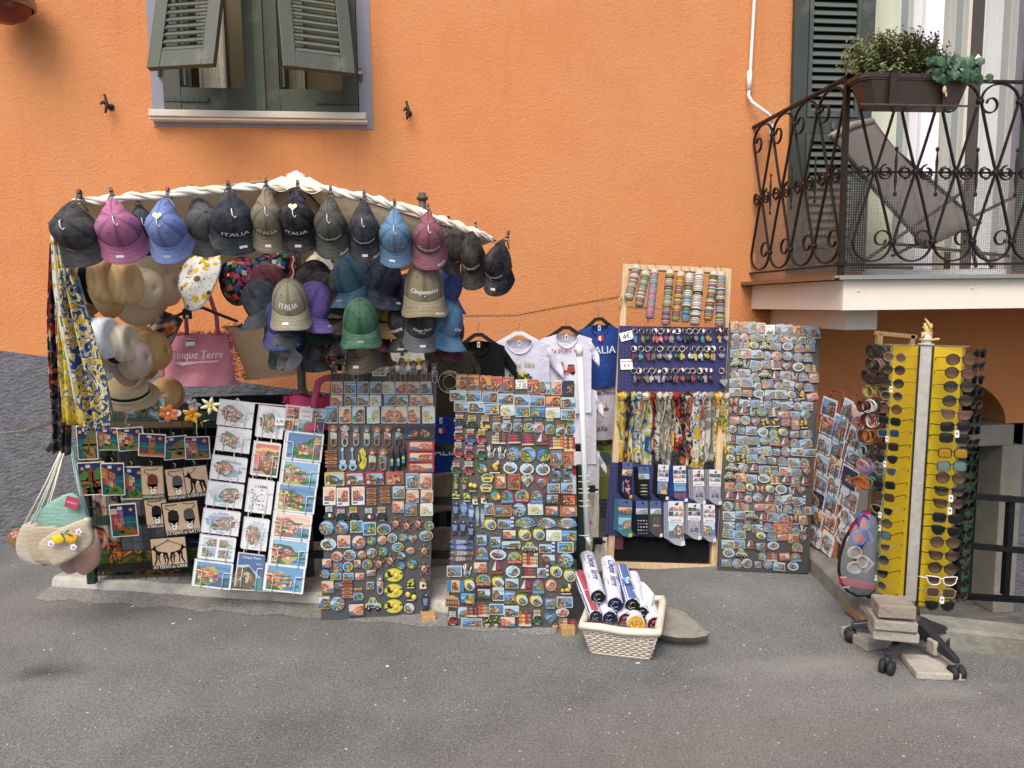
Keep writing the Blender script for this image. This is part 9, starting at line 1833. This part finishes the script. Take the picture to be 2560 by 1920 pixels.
# ================================================================ SUNGLASSES STAND
B0, T0 = P(2276, 1512, 2.98), P(2316, 866, 3.02); ax = (T0-B0); HS = ax.length
zax = ax.normalized(); ya = Vector((math.sin(R(35)), math.cos(R(35)), 0)); ya = (ya-zax*ya.dot(zax)).normalized(); xa = ya.cross(zax)
MS = Matrix(((xa.x, ya.x, zax.x, B0.x), (xa.y, ya.y, zax.y, B0.y), (xa.z, ya.z, zax.z, B0.z), (0, 0, 0, 1)))
t = thing('sunglasses_stand', 'tall rotating sunglasses stand with yellow panels and mirror strip on a wheeled base', 'display stand', MS); MSi = MS.inverted()
yel = newmat('yellow_plastic', .35, nscale=6, namt=.08); mirr = newmat('mirror_strip', .35, .55, nscale=30, namt=.2)
WPn, MW = .148, .044; aR, aL = R(42), R(-48)
def pframe(x0, y0, ang): return Matrix.Translation((x0, y0, 0)) @ Matrix.Rotation(ang, 4, 'Z')
m = MB(); m.box((0, .004, HS/2), (MW, .006, HS), '#c4c0b8'); obj('mirror', m, mirr, t)  # pale speckled grey paints in the reflected ground
for s in (-1, 1): m = MB(); m.box((s*(MW/2+.004), .001, HS/2), (.007, .014, HS+.004), '#121212'); obj('edge_strip', m, plastic, t)
faces = []
for s, ang in ((1, aR), (-1, aL)):
 M = pframe(s*(MW/2+.008), .004, ang); m = MB(); m.box((s*WPn/2, 0, HS/2), (WPn, .006, HS), '#d9b81c'); obj('yellow_panel', m, yel, t, M)
 m = MB(); m.box((s*(WPn-.006), -.012, HS/2), (.004, .02, HS), '#cfc46a'); obj('clear_edge', m, clearpl, t, M)
 M2 = M; m = MB(); m.box((s*(WPn-.03), .05, HS/2), (.06, .08, HS), '#141414'); obj('side_body', m, plastic, t, M2); faces.append(M)
m = MB(); k = .17; m.slab([(0, -.01), (.16, .08), (.17, .12), (0, .27), (-.17, .12), (-.16, .08)], '#b8b4ac', HS+.001, HS+.007); m.v = [(x, z, y) for x, y, z in m.v]; m.f = [f[::-1] for f in m.f]; obj('top_plate', m, clearpl, t)
m = MB(); m.box((0, .17, HS/2), (.12, .14, HS-.01), '#1a1a1a'); obj('core', m, plastic, t)
m = MB(); m.tube([(0, .13, HS), (0, .13, HS+.065)], .022, '#c9c8c4', 12); m.tube([(0, .13, HS+.006), (0, .13, HS+.012)], .034, '#c9c8c4', 12); obj('top_tube', m, plastic, t)
m = MB(); rr = random.Random(2)
for k in range(5): m.tube([(rr.uniform(-.02, .02), .12+rr.uniform(-.015, .015), HS+.06+.03*math.sin(j*1.3+k)+.008*k) for j in range(7)], .0055, '#d8b878', 6)
m.tube([(.026*math.cos(a), .13+.026*math.sin(a), HS+.03) for a in [i*.6 for i in range(11)]]+[(.05, .11, HS+.034)], .0055, '#d8b878', 6); obj('rope', m, cloth, t)
bc_ = G(2290, 1640, 0); bc_ = G(2288, 1622, .0)
m = MB(); m.tube([MSi @ Vector((bc_.x, bc_.y, .06)), Vector((0, .1, .02))], .028, '#232427', 12); m.tube([MSi @ Vector((bc_.x, bc_.y, .07)), MSi @ Vector((bc_.x, bc_.y, .13))], .05, '#26272a', 16); obj('hub', m, plastic, t)
for px, py, c in ((2127, 1603, 0), (2217, 1684, 0), (2390, 1698, 0), (2372, 1618, 0), (2235, 1572, 0)):
 e = G(px, py, .0); a = Vector((bc_.x, bc_.y, .115)); b = Vector((e.x, e.y, .075)); d_ = (b-a).normalized(); sd_ = d_.cross(Vector((0, 0, 1))); m = MB()
 vs = [MSi @ (p+sd_*s*w_+Vector((0, 0, z_))) for p, w_, h_ in ((a, .03, .03), (a.lerp(b, .5), .024, .022), (b, .016, .012)) for s, z_ in ((-1, -h_), (1, -h_), (.7, h_), (-.7, h_))]
 m._add(vs, [(i*4+j, i*4+(j+1) % 4, i*4+4+(j+1) % 4, i*4+4+j) for i in range(2) for j in range(4)]+[(3, 2, 1, 0), (8, 9, 10, 11)], '#2b2c30'); leg = bevel(obj('leg', m, plastic, t), .005)
 m = MB(); c0 = Vector((e.x, e.y, .028)); m.tube([MSi @ (c0-sd_*.024), MSi @ (c0-sd_*.006)], .028, '#202124', 16); m.tube([MSi @ (c0+sd_*.006), MSi @ (c0+sd_*.024)], .028, '#202124', 16); m.tube([MSi @ c0, MSi @ (c0+Vector((0, 0, .04)))], .008, '#303236', 8); obj('caster', m, rubber, leg)
def brick(label, px, py, w_, h_, dep, yaw, z, col='#a8a196', tilt=0):
 p = G(px, py, z); s = p.y/F; W2, H2 = w_*s, h_*s; m = MB(); rb = random.Random(px); n_ = 10
 m.box((0, dep/2, H2/2), (W2, dep, H2), col); o = obj('paving_brick', m, concrete, M=Matrix.Translation(p) @ Matrix.Rotation(R(yaw), 4, 'Z')); bevel(o, .006, 2); return tag(o, label, 'brick')
brick('pale grey brick at the bottom of the stack on the stand base', 2240, 1605, 118, 28, .12, -22, .125); brick('middle grey brick of the stack under the sunglasses stand', 2240, 1580, 112, 29, .12, -20, .172, '#9d968c'); brick('brown topmost brick of the stack under the sunglasses stand', 2243, 1548, 98, 38, .12, -18, .225, '#938a7c')
brick('grey paving brick lying under the right caster of the stand', 2352, 1702, 130, 22, .16, -14, 0, '#b5aea2'); brick('grey brick under the back left leg of the stand', 2200, 1625, 90, 30, .16, 10, 0, '#9c9488'); brick('small upright grey block by the stand leg', 2347, 1640, 30, 40, .05, 0, .05, '#a9a296'); brick('grey block behind the stand base on the right', 2330, 1600, 60, 30, .12, -10, .0, '#a5a099')
def lens(k):
 if k == 0: return circ(0, 0, .0255, .0235, 18)
 if k == 1: return rrect(.05, .04, .012, 4)
 if k == 2: return [(-.025, .004), (-.022, -.014), (-.008, -.021), (.01, -.02), (.022, -.01), (.026, .006), (.03, .018), (.01, .017), (-.012, .015), (-.022, .013)]
 return [(-.025, .012), (-.024, -.006), (-.014, -.022), (.006, -.025), (.02, -.014), (.026, .004), (.026, .015), (.0, .018)]
GM = {}
def gm(k):
 if k in GM: return GM[k]
 o = [lens(k)] ; rt = lens(k); lf = [(-x, z) for x, z in rt][::-1]; m = MB()
 for s, q_ in ((1, rt), (-1, lf)): m.tube([(x+s*.031, 0, z) for x, z in q_], .0024, '#fff', 6, closed=True)
 m.tube([(-.008, 0, .006), (0, -.002, .009), (.008, 0, .006)], .0024, '#fff', 6); m.tube([(.056, 0, .008), (.062, .002, .009)], .0026, '#fff', 6); m.tube([(-.056, 0, .008), (-.062, .002, .009)], .0026, '#fff', 6)
 fr = m.mesh('frame'); out = []
 for s, q_ in ((1, rt), (-1, lf)):
  mm = MB(); n_ = len(q_); mm._add([(s*.031, -.0035, 0)]+[(x+s*.031, 0, z) for x, z in q_], [(0, i+1, (i+1) % n_+1) for i in range(n_)], '#fff', True); out.append(mm.mesh('lens'))
 GM[k] = (fr, out[0], out[1]); return GM[k]
lensm = newmat('tinted_lens', .12, nscale=2, namt=.1, spec=.35)
def lensgrad(t, tc, o, b):
 se = t.nodes.new('ShaderNodeSeparateXYZ'); t.links.new(tc.outputs['Generated'], se.inputs[0]); return mixn(t, o, '#a88a68', maprange(t, se.outputs[2], .6, -.1, 0, .4))
lensg = newmat('gradient_lens', .12, nscale=2, namt=.05, spec=.35, extra=lensgrad)
def glasses(label, c, yaw, slot, k, fc, lc, grp, tagc=0, grad=False, sc_=1., side=1):
 M = Matrix.Translation(c) @ Matrix.Rotation(yaw, 4, 'Z') @ Matrix.Rotation(R(random.Random(label).uniform(-4, 4)), 4, 'Y') @ Matrix.Scale(sc_, 4); W_m = MS @ M
 g = thing('sunglasses', label, 'sunglasses', W_m, grp); fr, l1, l2 = gm(k); obj('frame', fr, plastic, g, color=fc)
 for l_ in (l1, l2): obj('lens', l_, lensg if grad else lensm, g, color=mulc(C(lc), .5))
 inv = M.inverted(); s_ = inv @ slot; h_ = Vector((-side*.062, .002, .009)); m = MB(); m.tube([h_, h_.lerp(s_, .75)+Vector((0, 0, .002)), s_, s_+Vector((0, 0, -.012))], .0024 if k else .0015, '#fff', 6); obj('temple', m, plastic, g, color=fc)
 h2 = Vector((side*.062, .002, .009)); m = MB(); m.tube([h2, h2+Vector((-side*.01, .07, .0)), h2+Vector((-side*.02, .085, -.015))], .0022, '#fff', 6); obj('temple', m, plastic, g, color=fc)
 if tagc: m = MB(); m.slab([(side*.004+x, z-.03) for x, z in rrect(.017, .032, .003, 1)], '#e0dcd8', -.008, -.0075); m.tube([(side*.004, -.004, .008), (side*.004, -.008, -.014)], .0006, '#d9d6c8', 4); m.poly([(side*.004+x, z-.028) for x, z in circ(0, 0, .005, None, 8)], '#3f5f9a' if tagc > 1 else '#6a6a6a', -.0082); obj('swing_tag', m, card, g)
def atpx(px, py, off): # point near the stand: depth along the view at y-distance
 return MSi @ P(px, py, off)
YR = [897, 931, 965, 1000, 1034, 1065, 1094, 1131, 1164, 1193, 1226, 1257, 1294, 1324, 1354, 1387, 1419, 1449, 1480, 1511]
LR = [('brown lens round', 0, '#3a2a20', '#6a4a38', 1), ('brown lens round', 0, '#2a1c16', '#6a4a38', 1), ('dark green round', 0, '#1c1a18', '#2c332a', 0), ('dark green round', 0, '#1a1a1a', '#2a302a', 0), ('rosy brown cat eye', 2, '#5a3f3a', '#7a5650', 1), ('dark square', 1, '#1a1a1a', '#26282a', 0), ('dark green square', 1, '#151515', '#262c2a', 0), ('yellow lens square', 1, '#2a2418', '#d09a1c', 0), ('mirrored green blue', 1, '#3a3c3a', '#7f9a94', 0), ('large brown gradient', 0, '#2a2018', '#5a4234', 1), ('black with gold hinge', 2, '#161412', '#24221f', 0), ('brown gradient cat eye', 2, '#1c1512', '#4e372a', 1), ('black with red temple', 1, '#141414', '#202420', 0), ('black wayfarer', 3, '#111111', '#1c1e1a', 0), ('brown round oversized', 0, '#2f241c', '#5a4436', 1), ('brown butterfly', 2, '#1c1512', '#4e372a', 1), ('brown gradient round', 0, '#1a1411', '#4a3630', 1), ('white framed cat eye', 2, '#e4e2de', '#4a342c', 0), ('rimless brown', 1, '#8a7a5a', '#5f4a38', 1), ('small black round, lowest', 3, '#141414', '#20241e', 0)]
for i, y in enumerate(YR):
 u = (y-897)/614.; x1, x2 = 2385-54*u, 2425-54*u; nm, k, fc, lc, gr_ = LR[i]
 c = atpx((x1+x2)/2-2, y+2, 2.9); sl = atpx(2340-54*u, y-2, 2.95); sl.y = .006
 glasses('%s sunglasses, %s from the top on the right yellow panel' % (nm, ORD[i+1]), c, R(14), sl, k, fc, lc, 'sunglasses on the right panel', (i in (5, 10))*1 or (i in (11, 18))*2, gr_, 1.0, 1)
YL = [891, 923, 957, 988, 1021, 1050, 1081, 1114, 1144, 1175, 1210, 1240, 1272, 1304, 1333, 1363, 1395, 1429, 1458, 1488]
for i, y in enumerate(YL):
 u = (y-891)/597.; k = [0, 0, 0, 0, 0, 1, 1, 1, 3, 3, 1, 1, 3, 0, 1, 2, 0, 2, 0, 3][i]; lc = ['#7a5a48', '#2a2a2a', '#2a2c2c', '#2a2f2c', '#6a4a38', '#202020', '#2f4f66', '#3a2a20', '#222222', '#4a5a6a', '#1e1e1e', '#5a3f2c', '#1c1c1c', '#4f5a4a', '#6a7f9a', '#5a4030', '#1f3050', '#141414', '#3a4a42', '#161616'][i]
 c = atpx(2237-50*u, y+2, 3.0); sl = atpx(2294-50*u, y+1, 3.0); sl.y = .006
 glasses('thin framed sunglasses, %s from the top on the left yellow panel' % ORD[i+1], c, R(-22), sl, k, '#8a7a50' if i % 3 == 0 else '#2a241c', lc, 'sunglasses on the left panel', (i in (2, 6, 8, 12, 13, 17, 19))*1, i in (0, 4, 11), .82, -1)
for i, y in enumerate(range(884, 1500, 32)):
 u = (y-880)/614.; c = atpx(2450-46*u, y, 3.04)
 glasses('black sunglasses seen edge on, %s from the top down the right rear side' % ORD[i+1], c, R(62), c+Vector((-.02, .05, 0)), 1+i % 3, '#15130f', '#141414', 'sunglasses on the rear side', 0, False, .95, 1)
t = thing('bracelet_stand', 'wooden post with pegs full of leather bracelets behind the sunglasses stand', 'display stand', P(2190, 1500, 3.42)); o_ = t.matrix_world.translation.copy()
for a, b, w_ in (((2198, 832), (2172, 1500), .028), ((2280, 838), (2262, 1100), .022), ((2188, 832), (2290, 842), .02)): m = MB(); m.beam(P(*a, 3.42)-o_, P(*b, 3.42)-o_, w_, .02, '#a98a62'); obj('post', m, wood, t)
BR2 = [(877, 2176, 2236, ['#2a211c', '#3a2f28', '#4a4038', '#2f4a38'], 'black brown'), (910, 2173, 2236, ['#241d1a', '#8a6a64', '#2a2420', '#c8c4bc'], 'dark with pink and white'), (942, 2166, 2222, ['#2f241c', '#3f2f22', '#241c18'], 'dark brown cord'), (978, 2168, 2222, ['#a89a5a', '#5f5a34', '#8a4a2f', '#2f5a45'], 'gold and olive'), (1014, 2150, 2216, ['#4a1f1c', '#d0ccc4', '#1f2024', '#7a4a3a'], 'dark red, white and black'), (1050, 2163, 2214, ['#7a2f2a', '#dcd8d0', '#a84a38', '#3a2a24'], 'red and white'), (1089, 2154, 2208, ['#5a2a22', '#b8782c', '#8a4a30', '#2a201c'], 'rust and mustard'), (1126, 2154, 2204, ['#8f9498', '#26241f', '#3a342c', '#55504a'], 'grey and black'), (1164, 2150, 2204, ['#b8948a', '#8a7a9a', '#4a3a5a', '#a8a094'], 'pink and violet woven'), (1206, 2146, 2200, ['#b0622a', '#b86a2c', '#3f8a94', '#2a201c'], 'orange and turquoise')]
ring2 = MB(); ring2.torus((0, 0, 0), .0285, .0026, '#fff', 'X', 18, 5); r2 = ring2.mesh('bracelet')
for ri, (y, xa_, xb_, cols, nm) in enumerate(BR2):
 A_5, B_5 = P(xa_, y, 3.34), P(xb_, y+4, 3.22); m = MB(); m.tube([A_5-o_+Vector((0, .0, .024)), B_5-o_+Vector((0, 0, .024))], .003, '#b08a5a', 6); obj('peg', m, wood, t); rr = random.Random(ri); n_ = 20
 for k in range(n_):
  q_ = A_5.lerp(B_5, (k+.5)/n_); o = obj('bracelet', r2, rubber, M=Matrix.Translation(q_+Vector((0, rr.uniform(-.004, .004), rr.uniform(-.004, .003)))) @ Euler((0, rr.uniform(-.25, .25), rr.uniform(.1, .35))).to_matrix().to_4x4() @ Matrix.Scale(rr.uniform(.9, 1.08), 4) @ Matrix.Scale(2.1, 4, (1, 0, 0)), color=cols[min(len(cols)-1, int(k/n_*len(cols)))])
  tag(o, '%s bracelet, %s along the %s peg beside the sunglasses stand' % (nm, ORD[k+1], ORD[ri+1]), 'bracelet', 'bracelets on pegs')
z7 = Zc(1980, 1250, 3.317); Gd = 3.0
def g7(x, y, d=Gd): return P(*z7(x, y), d)
c0 = g7(540, 450); t = thing('diving_mask_pack', 'blister pack with a blue and a grey diving mask beside the stand', 'diving mask', c0)
out = [g7(*p)-c0 for p in ((590, 92), (505, 190), (430, 320), (385, 470), (378, 590), (400, 690), (455, 765), (540, 806), (630, 800), (690, 755), (700, 600), (705, 380), (720, 220), (690, 110), (640, 85))]
pts = [(p.x, p.z) for p in out]; m = MB(); m.slab(pts, '#17171c', 0, .004); o2 = [(p.x, p.z) for p in (g7(*q)-c0 for q in ((385, 625), (560, 665), (690, 690), (690, 740), (560, 730), (395, 700)))]; m.slab(o2, '#8f1c28', -.001, 0); o2 = [(p.x, p.z) for p in (g7(*q)-c0 for q in ((590, 95), (510, 190), (470, 270), (560, 240), (640, 160), (655, 92)))]; m.slab(o2, '#a01c28', -.001, 0)
for tx, x, y, w_, rt in (('ADULT', 425, 640, .03, 0), ('INTER', 450, 722, .03, R(-4)), ('AQUA', 460, 318, .026, R(68))): q_ = g7(x, y)-c0; letters(m, tx, w_, q_.x, q_.z, -.0022, '#d9d4d6', 0, bold=.0004, rot=rt)
obj('card', m, card, t)
m = MB(); m.grid(lambda u, v: (lambda a, b: (a.x*(1-v)+b.x*v, -.03*math.sin(math.pi*min(1, .12+v*.8)), a.z*(1-v)+b.z*v))(*(lambda k, f_: (out[k].lerp(out[(k+1) % 15], f_)*.93, out[k].lerp(out[(k+1) % 15], f_)*.2))(int(u*15) % 15, u*15-int(u*15))), 45, 6, '#c9ccd2'); obj('blister', m, clearpl, t)
for nm, fc, ls in (('blue', '#2a4a9a', ((575, 175, 50, 78, 12), (540, 305, 58, 66, 25))), ('grey', '#8f8c88', ((505, 425, 62, 52, -8), (500, 550, 62, 50, -20), (565, 500, 44, 60, 30)))):
 for x, y, rx, ry, an in ls:
  q_ = g7(x, y)-c0; k = Gd/F/3.317; pp = []
  for i in range(18): a = 2*math.pi*i/18; x_, z_ = rx*k*math.cos(a)*(1-.18*math.sin(a)), ry*k*math.sin(a); b_ = R(an); pp.append((q_.x+x_*math.cos(b_)-z_*math.sin(b_), -.016, q_.z+x_*math.sin(b_)+z_*math.cos(b_)))
  m = MB(); m.tube(pp, .006, fc, 8, closed=True); fr = obj('mask_frame', m, plastic, t); m = MB(); m._add([(x_, -.014, z_) for x_, _, z_ in pp], [tuple(range(18))], '#8a8078' if nm == 'grey' else '#b05048'); obj('lens', m, lensm, fr)
 m = MB(); m.tube([g7(600, 200 if nm == 'blue' else 470)-c0, g7(660, 330 if nm == 'blue' else 520)-c0+Vector((0, -.01, 0)), g7(600, 380 if nm == 'blue' else 600)-c0], .009, fc, 8); obj('strap', m, rubber, t)
t = thing('well_railing', 'black painted iron railing along the kerb at the right edge', 'railing', K2); o_ = K2.copy(); bk = '#14191a'
rd_ = 3.22
for a, b in (((2398, 1238), (2640, 1256)), ((2400, 1362), (2640, 1384)), ((2400, 1490), (2640, 1504))): m = MB(); m.beam(P(*a, rd_)-o_, P(*b, rd_-.1)-o_, .026, .026, bk); obj('rail', m, iron, t)
for px, yb in ((2402, 1500), (2527, 1500), (2640, 1500)): a = P(px, 1240, rd_-.04); m = MB(); m.beam(a-o_, Vector((a.x, a.y, .05))-o_, .028, .028, bk, up=(0, 1, 0)); obj('post', m, iron, t)
rr = random.Random(8); cm = MB(); cm._add([(-.006, 0, .002), (.004, -.004, .002), (.007, .003, .003), (-.002, .006, .002)], [(0, 1, 2, 3)], '#d9d6cf'); cme = cm.mesh('paper_scrap')
for px, py, w_ in ((331, 1518, 'long white paper scrap below the slab'), (476, 1549, 'white paper scrap in front of the postcard rack'), (432, 1561, 'second white paper scrap in front of the postcard rack'), (970, 1667, 'white scrap below the left board'), (1594, 1660, 'thin white scrap by the basket')): tag(obj('paper_scrap', cme, card, M=Matrix.Translation(G(px, py, 0)) @ Matrix.Rotation(rr.uniform(0, 3), 4, 'Z') @ Matrix.Scale(1.6, 4)), w_, 'scrap')
m = MB()
for k in range(2600):
 px, py = rr.uniform(-100, 2660), rr.uniform(1480, 2050)
 q_ = G(px, py, 0)
 if q_.y > 3.2 and px < 1500 or px > 2020 and q_.y > 2.85: continue
 s = rr.uniform(.0012, .0032); c = rr.choice(['#8f8a84', '#a9a49c', '#5a5754', '#c9c5bd', '#4a4846']); m.ball((q_.x, q_.y, s*.3), (s, s*rr.uniform(.6, 1), s*.7), c, 5, 3)
stuff('grit', m, matte)
